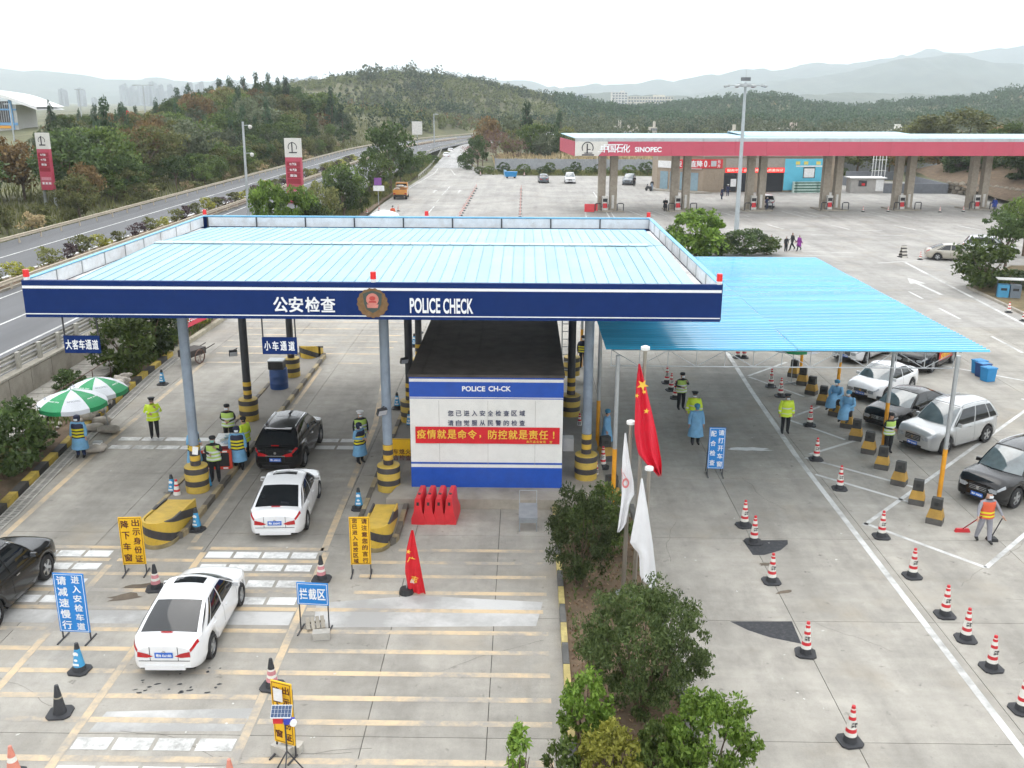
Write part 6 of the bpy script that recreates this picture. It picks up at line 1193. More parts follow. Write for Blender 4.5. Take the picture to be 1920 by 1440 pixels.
SPEC = {
 'sedan': dict(L=4.52, W=1.81, H=1.48, wb=2.66, fo=.90, r=.33, belt=[.88, .97, .94, .91, .82, .68], top=[.98, 1.07, 1.02, 1.0, .92, .74], A0=1.05, A1=.22, C1=-.78, C0=-1.86, rail=False),
 'suv':   dict(L=4.62, W=1.90, H=1.79, wb=2.75, fo=.93, r=.38, belt=[1.02, 1.08, 1.07, 1.05, 1.0, .88], top=[1.06, 1.12, 1.12, 1.13, 1.10, .96], A0=1.00, A1=.22, C1=-1.66, C0=-2.14, rail=True),
 'crossover': dict(L=4.55, W=1.84, H=1.68, wb=2.70, fo=.90, r=.36, belt=[1.02, 1.07, 1.05, 1.03, .93, .76], top=[1.06, 1.10, 1.1, 1.08, 1.0, .84], A0=1.12, A1=.36, C1=-1.45, C0=-2.10, rail=True),
 'mpv':   dict(L=4.75, W=1.82, H=1.66, wb=2.80, fo=.93, r=.34, belt=[1.0, 1.03, 1.0, .97, .88, .72], top=[1.03, 1.06, 1.05, 1.04, .95, .80], A0=1.32, A1=.45, C1=-1.85, C0=-2.25, rail=False)}
def car(label, kind, pm, loc, head, plate=None, front_plate=None, glass_front=None, sunroof=False, extras=None, name='car', category='car', lo=False, group=None):
    """head: angle of the travel direction; the car's own +Y is forward"""
    S = SPEC[kind]; L, W, H = S['L'], S['W'], S['H']; hl = L / 2; hw = W / 2
    t = thing(name, label, category, loc, head - math.pi / 2, group); yf = hl - S['fo']; yr = yf - S['wb']; r = S['r']; Ra = r * 1.17
    keys = [-hl, -hl * .9, -hl * .3, S['A0'], hl * .82, hl]
    def belt(y): return smooth_interp(y, keys, S['belt'])
    def topz(y): return smooth_interp(y, keys, S['top'])
    def hwid(y):
        e = max(0, (abs(y) - (hl - .75)) / .75); e2 = max(0, (abs(y) - (hl - .12)) / .12); return hw * (1 - .20 * e ** 2.2) * (1 - .02 * (abs(y) / hl) ** 2) * (1 - .075 * e2 ** 2)
    def zbot(y):
        z = .21 + .10 * max(0, (abs(y) - (hl - .5)) / .5) ** 2
        for yw in (yf, yr):
            d = abs(y - yw)
            if d < Ra: z = max(z, r + math.sqrt(Ra * Ra - d * d))
        return z
    def B(y, s_):
        """body skin: s 0..8 from sill to centre line"""
        w, zb, zs, zt = hwid(y), zbot(y), belt(y), topz(y); zs = max(zs, zb + .06)
        e = max(0, (abs(y) - (hl - .16)) / .16) ** 2
        pts = [(.93 * w, zb), (.985 * w, zb + .07 * (zs - zb) + .02), (w, zb + .30 * (zs - zb)), (.992 * w, zb + .58 * (zs - zb)), (.975 * w, zb + .86 * (zs - zb)), (.93 * w, zs), (.74 * w, zs + .62 * (zt - zs)), (.40 * w, zs + .93 * (zt - zs)), (0, zt)]
        i = min(int(s_), 7); f = s_ - i; x = pts[i][0] * (1 - f) + pts[i + 1][0] * f; z = pts[i][1] * (1 - f) + pts[i + 1][1] * f
        z = z - e * .085 * max(0, min(1, (z - .5) / .3)); return Vector((x, y, z))
    st = sorted(set([round(v, 4) for v in list(np.linspace(-hl, hl, 22)) + [-hl + .025, -hl + .06, -hl + .1, -hl + .16, -hl + .3, hl - .025, hl - .06, hl - .1, hl - .16, hl - .3] + [yw + Ra * math.cos(a_) * .999 for yw in (yf, yr) for a_ in np.linspace(0, math.pi, 11)]]))
    b = MB(); n = 9; ring = []
    for y in st:
        half = [B(y, k) for k in range(9)]; ring.append([Vector((-p.x, p.y, p.z)) for p in half] + [p for p in half[::-1][1:]])
    m = len(ring[0])
    b.add([p for rr in ring for p in rr], [(i * m + k, i * m + k + 1, (i + 1) * m + k + 1, (i + 1) * m + k) for i in range(len(ring) - 1) for k in range(m - 1)])
    b.poly(ring[0]); b.poly(ring[-1][::-1]); bo = b.build('body', pm, t, smooth=38)
    MB().box((0, 0, .36), (W * .80 - .12, L * .93, .34)).build('underbody', M_TRIM, t)
    # greenhouse
    A0, A1, C1, C0 = S['A0'], S['A1'], S['C1'], S['C0']; xb = hw * .91; xr = hw * .70; zr = H - .075; crown = .065
    def zbase(y): return belt(y) - .015
    def wind(u, v):   # u -1..1, v 0..1
        lo_ = Vector((u * xb, A0 + .30 * (1 - u * u), zbase(A0) + (topz(A0 + .25) - zbase(A0)) * (1 - u * u) * .8)); hi = Vector((u * xr, A1 + .10 * (1 - u * u), zr + crown * (1 - u * u)))
        p = lo_.lerp(hi, v); p.z += .05 * math.sin(math.pi * v); return p
    def back(u, v):
        lo_ = Vector((u * xb * .97, C0 - .10 * (1 - u * u), zbase(C0) + (topz(C0) - zbase(C0)) * (1 - u * u) * .8)); hi = Vector((u * xr, C1 - .08 * (1 - u * u), zr - .02 + crown * (1 - u * u)))
        p = lo_.lerp(hi, v); p.z += .035 * math.sin(math.pi * v); return p
    def roofp(u, v):
        a_, c_ = wind(u, 1), back(u, 1); p = a_.lerp(c_, v); p.z += .055 * math.sin(math.pi * min(1, v * .9 + .12)) ; return p
    def side(sg, u, v):  # u 0 front .. 1 rear
        lo_ = wind(sg, 0).lerp(back(sg, 0), u); lo_.z = zbase(lo_.y); lo_.x = sg * (xb + .015 * math.sin(math.pi * u)); hi = roofp(sg, u); p = lo_.lerp(hi, v); p.x += sg * .03 * math.sin(math.pi * v); return p
    def patch(fn, u0, u1, v0, v1, off, nu=9, nv=6, flip=False):
        g_ = MB(); P_ = []
        for i in range(nu):
            for j in range(nv):
                u, v = u0 + (u1 - u0) * i / (nu - 1), v0 + (v1 - v0) * j / (nv - 1); p = fn(u, v)
                if off:
                    du, dv = fn(u + .01, v) - fn(u - .01, v), fn(u, v + .01) - fn(u, v - .01); nn = du.cross(dv); nn = nn.normalized() if nn.length > 1e-9 else Vector((0, 0, 1)); p = p + nn * (off if not flip else -off)
                P_.append(p)
        fs = [(i * nv + j, (i + 1) * nv + j, (i + 1) * nv + j + 1, i * nv + j + 1) for i in range(nu - 1) for j in range(nv - 1)]
        g_.add(P_, fs if not flip else [f[::-1] for f in fs]); return g_
    cab = MB()
    for pt in (patch(lambda u, v: wind(-u, v), -1, 1, 0, 1, 0), patch(lambda u, v: back(u, v), -1, 1, 0, 1, 0), patch(lambda u, v: roofp(u, v), -1, 1, 0, 1, 0, flip=True), patch(lambda u, v: side(1, u, v), 0, 1, 0, 1, 0, 15, flip=True), patch(lambda u, v: side(-1, u, v), 0, 1, 0, 1, 0, 15)): cab.add(pt.v, pt.f)
    cab.build('cabin', pm, t, smooth=35)
    gf = glass_front or M_GLASSW
    patch(lambda u, v: wind(-u, v), -.92, .92, .05, .95, .008).build('windscreen', gf, t, smooth=60); patch(back, -.88, .88, .08, .95, .008).build('rear_window', M_GLASS, t, smooth=60)
    cuts = [(.03, .43), (.46, .78)] + ([(.805, .955)] if kind in ('suv', 'mpv') else [(.80, .9)] if kind == 'crossover' else [(.80, .87)])
    for sg in (1, -1):
        for u0, u1 in cuts: patch(lambda u, v: side(sg, u, v), u0, u1, .06, .90, .008, 7, 5, flip=sg > 0).build('side_window', M_GLASS, t, smooth=60)
    if sunroof: patch(roofp, -.62, .62, .12, .42, .006, flip=True).build('sunroof', M_GLASS, t)
    # wheels
    for yw in (yf, yr):
        for sg in (1, -1):
            wo = bpy.data.objects.new('wheel', None); link(wo, t); wo.location = (sg * (hw - .105), yw, r); wo.rotation_euler = (0, sg * math.pi / 2, 0)
            key = ('wheel', r)
            if key not in _TXT:
                ty_ = MB().lathe([(r * .66, -.1), (r * .93, -.1), (r, -.07), (r, .07), (r * .93, .10), (r * .66, .10)], 22, caps=False).mesh('tyre', M_TYRE, 40); rm = MB().lathe([(r * .66, -.09), (r * .66, .075), (r * .60, .085), (r * .58, .05), (.04, .045)], 20, [0, 0, 0, 1]).add([], [])
                for k in range(5):
                    a_ = 2 * math.pi * k / 5; rm.bar((.03 * math.cos(a_), .03 * math.sin(a_), .065), (r * .62 * math.cos(a_), r * .62 * math.sin(a_), .07), r * .22, .03)
                rm.cyl((0, 0, .05), (0, 0, .09), .06, n=10); _TXT[key] = (ty_, rm.mesh('rim', [M_RIM, M_TRIM], 40))
            ob('tyre', _TXT[key][0], wo); ob('rim', _TXT[key][1], wo)
    # lamps, grille, plate
    def skin(sg, y0, y1, s0, s1, off, nm, m_, par=None, nu=6, nv=5): return patch(lambda u, v: (lambda q: Vector((sg * q.x, q.y, q.z)))(B(y0 + (y1 - y0) * u, s0 + (s1 - s0) * v)), 0, 1, 0, 1, off, nu, nv, flip=sg < 0).build(nm, m_, par or t, smooth=60)
    tall = kind != 'sedan'
    for sg in (1, -1):
        skin(sg, hl - .27, hl - .012, 3.9, 4.8, .005, 'headlight', M_HEAD); zc = B(hl, 4.6).z - .04; wq = hwid(hl)
        MB().poly([(sg * wq * .99, hl + .01, zc + .07), (sg * wq * .99, hl + .01, zc - .08), (sg * wq * .66, hl + .012, zc - .09), (sg * wq * .52, hl + .012, zc + .01), (sg * wq * .7, hl + .012, zc + .07)][::-sg]).build('headlight', M_HEAD, t)
        wt = hwid(-hl); zt_ = belt(-hl) - .12; skin(sg, -hl + .01, -hl + .26, 4.1, 4.95, .008, 'tail_light', M_TAIL)
        tl = MB().poly([(sg * wt * .97, -hl - .01, zt_), (sg * wt * .99, -hl - .01, zt_ - .15), (sg * wt * .62, -hl - .012, zt_ - .17), (sg * wt * .40, -hl - .012, zt_ - .13), (sg * wt * .62, -hl - .012, zt_ - .06)][::sg]).build('tail_light', M_TAIL, t)
        p_ = side(sg, .06, .06); mr_ = MB().box((0, 0, 0), (.20, .10, .13), taper=.85).build('mirror', pm, t, (sg * (abs(p_.x) + .11), p_.y - .06, p_.z + .05)); MB().box((0, -.053, 0), (.15, .006, .09)).build('mirror_glass', M_CHROME, mr_)
        for u_ in (.36, .70): q_ = side(sg, u_, 0); MB().box((sg * (hwid(q_.y) * .985 + .008), q_.y, belt(q_.y) - .11), (.025, .17, .028)).build('door_handle', pm if pm is not PK else M_CHROME, t)
        for yy in (side(sg, .445, 0).y, side(sg, .03, 0).y - .05, max(side(sg, .79, 0).y, yr + Ra + .02)): skin(sg, yy - .007, yy + .007, .6, 4.9, .003, 'door_gap', M_SEAM, nu=2, nv=6)
        skin(sg, yr + Ra + .02, yf - Ra - .02, 0.0, .75, .006, 'sill_trim', M_TRIM if tall else pm, nu=4, nv=3)
        if S['rail']: MB().tube([roofp(sg * .93, v) + Vector((0, 0, .02 if v in (.04, .93) else .055)) for v in (.04, .1, .4, .7, .88, .93)], .018, 5).build('roof_rail', M_CHROME if pm is PK else M_STEEL, t)
    gz = (belt(hl) + .36) / 2; gw = hwid(hl)
    gr = MB().box((0, hl + .006, gz + .06), (gw * .98, .014, .24 if tall else .17)).build('grille', M_TRIM, t)
    for k in range(3): MB().box((0, hl + .016, gz + .0 + .06 * k), (gw * .9, .01, .014)).build('grille_bar', M_STEEL, gr)
    MB().cyl((0, hl + .018, gz + .07), (0, hl + .03, gz + .07), .06, n=14).build('badge', M_CHROME, t); MB().cyl((0, -hl - .004, belt(-hl) - .15), (0, -hl - .014, belt(-hl) - .15), .05, n=14).build('badge', M_CHROME, t)
    MB().box((0, hl - .01, .33), (gw * 1.2, .05, .12)).build('lower_intake', M_TRIM, t); MB().box((0, -hl + .01, .32), (gw * 1.5, .06, .13)).build('rear_bumper_trim', M_TRIM if tall or pm is PK else pm, t)
    if tall: MB().box((0, -hl - .006, belt(-hl) - .27), (gw * 1.1, .012, .03)).build('tailgate_strip', M_CHROME, t)
    MB().box((0, -hl - .003, .50), (hwid(-hl) * 1.9, .01, .014)).build('bumper_gap', M_SEAM, t)
    for sg in (1, -1): MB().box((sg * hwid(-hl) * .52, -hl - .003, (.5 + belt(-hl)) / 2), (.012, .01, belt(-hl) - .5)).build('boot_gap', M_SEAM, t)
    MB().box((0, back(0, .06).y - .03, back(0, .06).z + .02), (.28, .02, .03)).build('brake_light', M_TAIL, t)
    if front_plate:
        o = MB().box((0, hl + .022, .44), (.44, .012, .14)).build('number_plate', M_PLATE, t)
        letfit(front_plate, .38, .085, M_LETTERW, o, (0, hl + .03, .44), (math.pi / 2, 0, math.pi), bold=.03, extrude=.002)
    if plate:
        zp = .60 if tall else .66; o = MB().box((0, -hl - .016, zp), (.44, .012, .14)).build('number_plate', M_PLATE, t); letfit(plate, .38, .085, M_LETTERW, o, (0, -hl - .024, zp), (math.pi / 2, 0, 0), bold=.03, extrude=.002)
    if kind == 'crossover': p_ = back(0, 1); MB().box((0, p_.y - .06, p_.z - .03), (xr * 1.6, .22, .03)).build('roof_spoiler', pm, t, rot=(0, 0, 0))
    if sunroof == 2: pass
    t['_'] = 0; del t['_']; return t, dict(hl=hl, hw=hw, belt=belt, B=B, roofp=roofp, side=side, hwid=hwid)
up = math.pi / 2
car('white sedan with grey rear shelf lowest in the car lane', 'sedan', PW, (-8.72, 22.7, 0), up + .012, plate='粤B EU183', sunroof=True)
car('white sedan braking at the crash nose behind the black crossover', 'sedan', PW, (-8.05, 30.35, 0), up + .06, plate='粤S E50M7', sunroof=True)
car('glossy black crossover at the check table in the car lane', 'crossover', PK, (-9.3, 36.15, 0), up - .02, plate='粤L 60K13', sunroof=True)
car('black car cut by the picture edge beside the tall blue sign', 'suv', PK, (-14.95, 24.1, 0), up - .02)
def parked(fw, dirv, kind, W): # front left wheel position and axle direction
    d = Vector(dirv).normalized(); S = SPEC[kind]; left = Vector((d.y, -d.x)); c = Vector(fw) + d * (S['L'] / 2 - S['fo']) - left * (S['W'] / 2 - .1); return (c.x, c.y, 0), math.atan2(-d.y, -d.x)
l, h = parked((17.05, 36.75), (2.5, 1.62), 'suv', 0); car('silver sport utility with an arc of lettering on its door', 'suv', PS, l, h, front_plate='粤P 27665')
silver = bpy.data.objects[[o.name for o in COL.objects if o.get('label', '').startswith('silver sport utility')][0]]
for k in range(9): a_ = math.pi * (.12 + .095 * k); letfit('客车公务用车专查巡'[k], .09, .09, M_LETTERK, silver, (.965, .42 + .30 * math.cos(a_) * -1, .60 + .26 * math.sin(a_)), (math.pi / 2, 0, math.pi / 2), bold=.02)
l, h = parked((17.25, 31.4), (2.5, 1.75), 'suv', 0); car('black sport utility at the picture edge beside the sweeper', 'suv', PK, l, h, front_plate='粤P 30326')
l, h = parked((16.55, 39.6), (2.4, 1.9), 'sedan', 0); car('black sedan parked between the white sedan and the silver sport utility', 'sedan', PK, l, h, sunroof=True)
l, h = parked((17.2, 43.9), (2.2, 2.1), 'sedan', 0); car('white sedan with wide dark grille behind the seated people', 'sedan', PW, l, h, front_plate='粤P A6126')
l, h = parked((18.7, 51.0), (2.1, 2.2), 'mpv', 0); car('white people carrier half hidden under the shelter edge', 'mpv', PW, l, h, front_plate='粤P B5181')
l, h = parked((21.5, 49.1), (2.1, 2.2), 'suv', 0); bk, _ = car('black sport utility wearing a red banner on its side', 'suv', PK, l, h)
sbn = thing('car_banner', 'red banner with gold characters on the side of the black sport utility', 'banner', (0, 0, 0)); sbn.location = bk.location; sbn.rotation_euler = bk.rotation_euler
MB().box((-.99, -.1, .78), (.012, 1.9, .46)).build('cloth', mat('banner_orange_red', (.55, .05, .03), .7), sbn); letfit('疫情防控', 1.5, .3, M_GOLD, sbn, (-1.0, -.1, .78), (math.pi / 2, 0, -math.pi / 2), bold=.02)
sbn2 = MB().box((.99, -.1, .78), (.012, 1.9, .46)).build('cloth', MATS['banner_orange_red'], sbn); letfit('疫情防控', 1.5, .3, M_GOLD, sbn, (1.0, -.1, .78), (math.pi / 2, 0, math.pi / 2), bold=.02)
# far vehicles
car('grey sedan parked with its back to the clipped shrubs', 'sedan', PG, P(1019, 343) + Vector((0, 1.5, 0)), -up + math.pi + .05); car('white sport utility facing the camera before the boundary shrubs', 'suv', PW, P(1069, 344) + Vector((0, 1.5, 0)), -up, front_plate=None); car('dark grey sport utility with rear open beside the shop', 'suv', PG, P(1181, 347) + Vector((0, 1.5, 0)), -up - .25); car('white compact car stopped beside a fuel pump', 'crossover', PW, P(1443, 390) + Vector((0, 2.0, 0)), up - .1)
car('farther white car driving up the exit road', 'sedan', PW, P(845, 288), up + .1); car('nearer white car driving up the exit road', 'sedan', PW, P(837, 297), up + .08)
car('champagne silver sedan parked behind the round bush', 'sedan', PC, P(1783, 487), -.25); car('white sport utility parked behind the round bush', 'suv', PW, P(1852, 478), -.45)
# orange works truck
q = P(752, 372); t = thing('works_truck', 'orange works truck loaded with pale bags at the roadside', 'truck', q, .05); PO = paint('orange', (.62, .25, .03))
MB().box((0, 0, .95), (2.0, 3.6, .9)).build('cargo_bed', PO, t); MB().box((0, 2.4, 1.3), (1.9, 1.2, 1.7), taper=.9).build('cab', PO, t); MB().box((0, 1.9, 1.75), (1.5, .3, .5)).build('rear_window', M_GLASS, t); MB().box((0, .3, .55), (1.1, 5.2, .2)).build('chassis', M_TRIM, t); MB().box((0, -1.83, .62), (1.9, .06, .2)).build('bumper', M_TRIM, t)
for sg in (-1, 1): MB().box((sg * .8, -1.87, .85), (.3, .03, .16)).build('tail_light', M_TAIL, t)
for y in (-1.2, 2.3):
    for sg in (-1, 1): MB().cyl((sg * .72, y, .42), (sg * .98, y, .42), .42, n=16).build('wheel', M_TYRE, t)
for k in range(9): tag(ob('cargo_bag', SK[k % 5], None, q + Vector((random.uniform(-.7, .7), random.uniform(-1.4, 1.2), 1.5 + .2 * (k % 3))), (0, 0, random.uniform(0, 3)), .9), 'pale bag loaded on the orange works truck', 'bag', 'bags on the works truck')
# motorbike and blue cart far off
q = P(1216, 358); t = thing('motorbike', 'dark scooter parked by the shop step', 'motorbike', q, .5)
for y in (-.6, .6): MB().cyl((-.06, y, .28), (.06, y, .28), .28, n=14).build('wheel', M_TYRE, t)
MB().box((0, -.1, .55), (.3, 1.1, .4)).build('body', M_BLACK, t); MB().bar((0, .5, .5), (0, .35, 1.1), .08).build('fork', M_BLACK, t); MB().bar((-.3, .35, 1.08), (.3, .35, 1.08), .05).build('handlebar', M_STEEL, t)
q = P(958, 334); t = thing('cleaning_cart', 'blue cleaning cart standing before the clipped shrubs', 'cart', q); MB().box((0, 0, .75), (2.0, 1.2, .9), taper=1.2).build('tub', M_TUB, t); MB().box((-1.1, 0, .9), (.5, .5, 1.2)).build('bag', mat('cart_pale', (.35, .5, .6), .7), t)
for x in (-.7, .7): MB().cyl((x, -.5, .2), (x, .5, .2), .2, n=10).build('wheel', M_TYRE, t)
# ================================================================== people
def base_pose():
    J = dict(pel=(0, 0, .96), sp=(0, .005, 1.14), ch=(0, .01, 1.34), nk=(0, .01, 1.50), h0=(0, -.01, 1.57), h1=(0, -.02, 1.65), h2=(0, -.005, 1.73))
    for s_, x in (('L', 1), ('R', -1)):
        J['sh' + s_] = (x * .18, .01, 1.43); J['el' + s_] = (x * .24, .03, 1.16); J['wr' + s_] = (x * .255, -.03, .92)
        J['hi' + s_] = (x * .095, 0, .91); J['kn' + s_] = (x * .10, -.01, .50); J['an' + s_] = (x * .105, .02, .10); J['to' + s_] = (x * .12, -.13, .045)
    return J
def pose(kind):
    J = base_pose()
    if kind == 'fold':
        J['elL'] = (.25, .04, 1.17); J['wrL'] = (.08, -.19, 1.10); J['elR'] = (-.25, .04, 1.17); J['wrR'] = (-.06, -.20, 1.14)
    elif kind == 'phone':
        J['elL'] = (.27, -.05, 1.2); J['wrL'] = (.12, -.2, 1.38); J['elR'] = (-.26, .02, 1.18); J['wrR'] = (-.1, -.2, 1.15)
    elif kind == 'point':
        J['elL'] = (.28, -.05, 1.2); J['wrL'] = (.3, -.25, 1.12)
    elif kind == 'walk':
        for s_, k in (('L', 1), ('R', -1)):
            a = J['kn' + s_]; J['kn' + s_] = (a[0], a[1] - .16 * k, .52); b = J['an' + s_]; J['an' + s_] = (b[0], b[1] - .26 * k + (.1 if k < 0 else 0), .11 + (.1 if k < 0 else 0)); c = J['to' + s_]; J['to' + s_] = (c[0], c[1] - .26 * k + .1 * (k < 0), .045 + (.05 if k < 0 else 0))
            J['wr' + s_] = (J['wr' + s_][0], J['wr' + s_][1] + .2 * k, .95)
    elif kind == 'sweep':
        J['elL'] = (.3, -.08, 1.18); J['wrL'] = (.34, -.22, 1.0); J['elR'] = (-.3, -.05, 1.18); J['wrR'] = (-.38, -.18, 1.0)
        for s_, k in (('L', 1), ('R', -1)): J['an' + s_] = (J['an' + s_][0], .02 - .16 * k, .1); J['to' + s_] = (J['to' + s_][0], -.13 - .16 * k, .045); J['kn' + s_] = (J['kn' + s_][0], -.01 - .08 * k, .5)
    elif kind == 'sit':
        dz = -.42
        for k in ('pel', 'sp', 'ch', 'nk', 'h0', 'h1', 'h2'): x, y, z = J[k]; J[k] = (x, y - .12 * max(0, z - .96), z + dz)
        for s_, x in (('L', 1), ('R', -1)):
            J['hi' + s_] = (x * .1, 0, .50); J['kn' + s_] = (x * .13, -.42, .52); J['an' + s_] = (x * .14, -.40, .10); J['to' + s_] = (x * .15, -.56, .045); J['sh' + s_] = (x * .18, -.05, 1.0); J['el' + s_] = (x * .26, -.12, .76); J['wr' + s_] = (x * .12, -.34, .62)
    for s_, x in (('L', 1), ('R', -1)):
        e, w = Vector(J['el' + s_]), Vector(J['wr' + s_]); d = (w - e).normalized(); J['pa' + s_] = tuple(w + d * .07); J['_d' + s_] = d
    return J
RAD = dict(pel=(.155, .115), sp=(.145, .105), ch=(.165, .115), nk=(.062, .062), h0=(.07, .085), h1=(.082, .1), h2=(.055, .065), sh=(.07, .07), el=(.05, .05), wr=(.033, .033), pa=(.034, .026), hi=(.105, .11), kn=(.078, .08), an=(.06, .062), to=(.042, .03))
BONES = [('pel', 'sp', 2), ('sp', 'ch', 1), ('ch', 'nk', 1), ('nk', 'h0', 0), ('h0', 'h1', 0), ('h1', 'h2', 0)]
for s_ in 'LR': BONES += [('ch', 'sh' + s_, 1), ('sh' + s_, 'el' + s_, 1), ('el' + s_, 'wr' + s_, 1), ('wr' + s_, 'pa' + s_, 0), ('pel', 'hi' + s_, 2), ('hi' + s_, 'kn' + s_, 2), ('kn' + s_, 'an' + s_, 2), ('an' + s_, 'to' + s_, 3)]
POSES = {k: pose(k) for k in ('stand', 'fold', 'phone', 'point', 'walk', 'sweep', 'sit')}
_tmp = {}
for k, J in POSES.items():
    bm = bmesh.new(); ly = bm.verts.layers.skin.verify(); V = {}
    def rad(n): return RAD.get(n) or RAD[n[:-1]]
    for n, c in J.items():
        if n[0] == '_': continue
        V[n] = bm.verts.new(c); V[n][ly].radius = rad(n); V[n][ly].use_root = (n == 'pel')
    for a, b, _m in BONES: bm.edges.new((V[a], V[b]))
    for s_, x in (('L', 1), ('R', -1)):                       # five fingers, slightly curled
        p, d = Vector(J['pa' + s_]), J['_d' + s_]; side_ = Vector((0, -1, 0)) if abs(d.z) > .7 else Vector((-x * .2, 0, 1)); side_ = (side_ - d * side_.dot(d)).normalized(); nrm = d.cross(side_) * x
        for i, (o, ln) in enumerate(((.028, .075), (.010, .085), (-.009, .08), (-.027, .062))):
            a = bm.verts.new(p + side_ * o + d * .02); b = bm.verts.new(p + side_ * o * 1.1 + d * (.02 + ln * .55) - nrm * .008); c = bm.verts.new(p + side_ * o * 1.05 + d * (.02 + ln) - nrm * .03)
            for v, r_ in ((a, .0095), (b, .009), (c, .0075)): v[ly].radius = (r_, r_)
            bm.edges.new((V['pa' + s_], a)); bm.edges.new((a, b)); bm.edges.new((b, c))
        a = bm.verts.new(p + side_ * .042 - d * .02); b = bm.verts.new(p + side_ * .058 + d * .025 - nrm * .012)
        for v in (a, b): v[ly].radius = (.0105, .0105)
        bm.edges.new((V['pa' + s_], a)); bm.edges.new((a, b))
    me = bpy.data.meshes.new('skeleton'); bm.to_mesh(me); bm.free(); o = bpy.data.objects.new('skeleton_' + k, me); COL.objects.link(o); md = o.modifiers.new('s', 'SKIN'); md.use_smooth_shade = True; md.branch_smoothing = .4; o.modifiers.new('d', 'SUBSURF').levels = 1; _tmp[k] = o
bpy.context.view_layer.update(); dg = bpy.context.evaluated_depsgraph_get(); BODY = {}
for k, o in _tmp.items():
    me = bpy.data.meshes.new_from_object(o.evaluated_get(dg)); J = POSES[k]; me.materials.clear(); n = len(me.polygons); c = np.empty(n * 3); me.polygons.foreach_get('center', c); c = c.reshape(-1, 3); best = np.full(n, 1e9); idx = np.zeros(n, 'i')
    for a, b, mi in BONES:
        A_, B2 = np.array(J[a]), np.array(J[b]); d = B2 - A_; tt = np.clip(((c - A_) @ d) / (d @ d), 0, 1); dist = np.linalg.norm(c - (A_ + tt[:, None] * d), axis=1) - .5 * (np.mean(rad(a)) * (1 - tt) + np.mean(rad(b)) * tt); s2 = dist < best; best[s2] = dist[s2]; idx[s2] = mi
    hz = J['h1'][2]; hair = (c[:, 2] > hz + .035) | ((c[:, 1] > J['h1'][1] + .035) & (c[:, 2] > hz - .08)); idx[(idx == 0) & hair & (c[:, 2] > hz - .09) & (abs(c[:, 0]) < .12)] = 4
    me.polygons.foreach_set('material_index', idx); BODY[k] = me
for o in _tmp.values(): m_ = o.data; bpy.data.objects.remove(o); bpy.data.meshes.remove(m_)
M_SKIN = mat('skin', (.46, .27, .19), .55, var=.06); M_HAIR = mat('hair', (.012, .010, .009), .5); M_KCLOTH = mat('black_cloth', (.012, .013, .016), .8, var=.2); M_NCLOTH = mat('navy_cloth', (.02, .03, .08), .8, var=.15); M_GOWN = mat('gown_blue', (.16, .36, .56), .7, var=.16, scale=5); M_HIVIS = mat('hivis_yellow', (.62, .80, .04), .6, var=.1); M_VESTG = mat('vest_lime', (.42, .60, .12), .6, var=.1); M_REFL = mat('reflective_silver', (.66, .68, .68), .35, var=.05); M_VESTN = mat('vest_navy', (.015, .02, .05), .7); M_MASK = mat('mask_white', (.66, .72, .76), .7, var=.03); M_CAPB = mat('cap_blue', (.05, .22, .36), .7); M_SHOE = mat('shoe_black', (.012, .012, .012), .5); M_GREYC = mat('grey_workwear', (.26, .26, .29), .8, var=.12); M_ORV = mat('vest_orange', (.62, .10, .04), .6); M_PURP = mat('purple_coat', (.22, .03, .24), .8); M_GLOVE = mat('glove_white', (.65, .65, .64), .6)
def loft(rings, n=16):
    b = MB(); pts = []
    for cx, cy, z, rx, ry in rings:
        for k in range(n): a_ = 2 * math.pi * k / n; pts.append((cx + rx * math.cos(a_), cy + ry * math.sin(a_), z + .006 * math.sin(5 * a_)))
    return b.add(pts, [(i * n + k, i * n + (k + 1) % n, (i + 1) * n + (k + 1) % n, (i + 1) * n + k) for i in range(len(rings) - 1) for k in range(n)])
def torso(hem, grow, J, flare=0.0, top=1.475):
    base = [(1.475, .075, .075), (1.455, .15, .095), (1.42, .205, .115), (1.30, .205, .13), (1.15, .185, .125), (1.02, .19, .13), (.90, .205, .14), (.6, .215, .16), (.35, .225, .175)]; out = []
    zs = [z for z, _, _ in base]; lvl = [z for z in zs if z > hem + .02 and z <= top + .001] + [hem]
    if lvl[0] < top - .001: lvl = [top] + lvl
    for z in lvl:
        rx = float(np.interp(-z, [-q for q in zs], [b[1] for b in base])) + grow; ry = float(np.interp(-z, [-q for q in zs], [b[2] for b in base])) + grow; k = flare * max(0, (1.1 - z)); cy = .008; zz = z
        if J is POSES['sit']: zz = z - .42; cy = -.12 * max(0, z - .96)
        out.append((0, cy, zz, rx + k, ry + k))
    return loft(out[::-1])
def sleeves(J, r_=.072, end=1.0):
    b = MB()
    for s_ in 'LR':
        sh, el, wr = (Vector(J[x + s_]) for x in ('sh', 'el', 'wr')); c0 = Vector(J['ch']).lerp(sh, .55); b.tube([c0, sh + Vector((0, 0, .005)), sh.lerp(el, .5), el, el.lerp(wr, .55 * end), el.lerp(wr, 1.0 * end)], [r_ * 1.1, r_ * 1.18, r_ * 1.05, r_, r_ * .9, r_ * .82], 9)
    return b
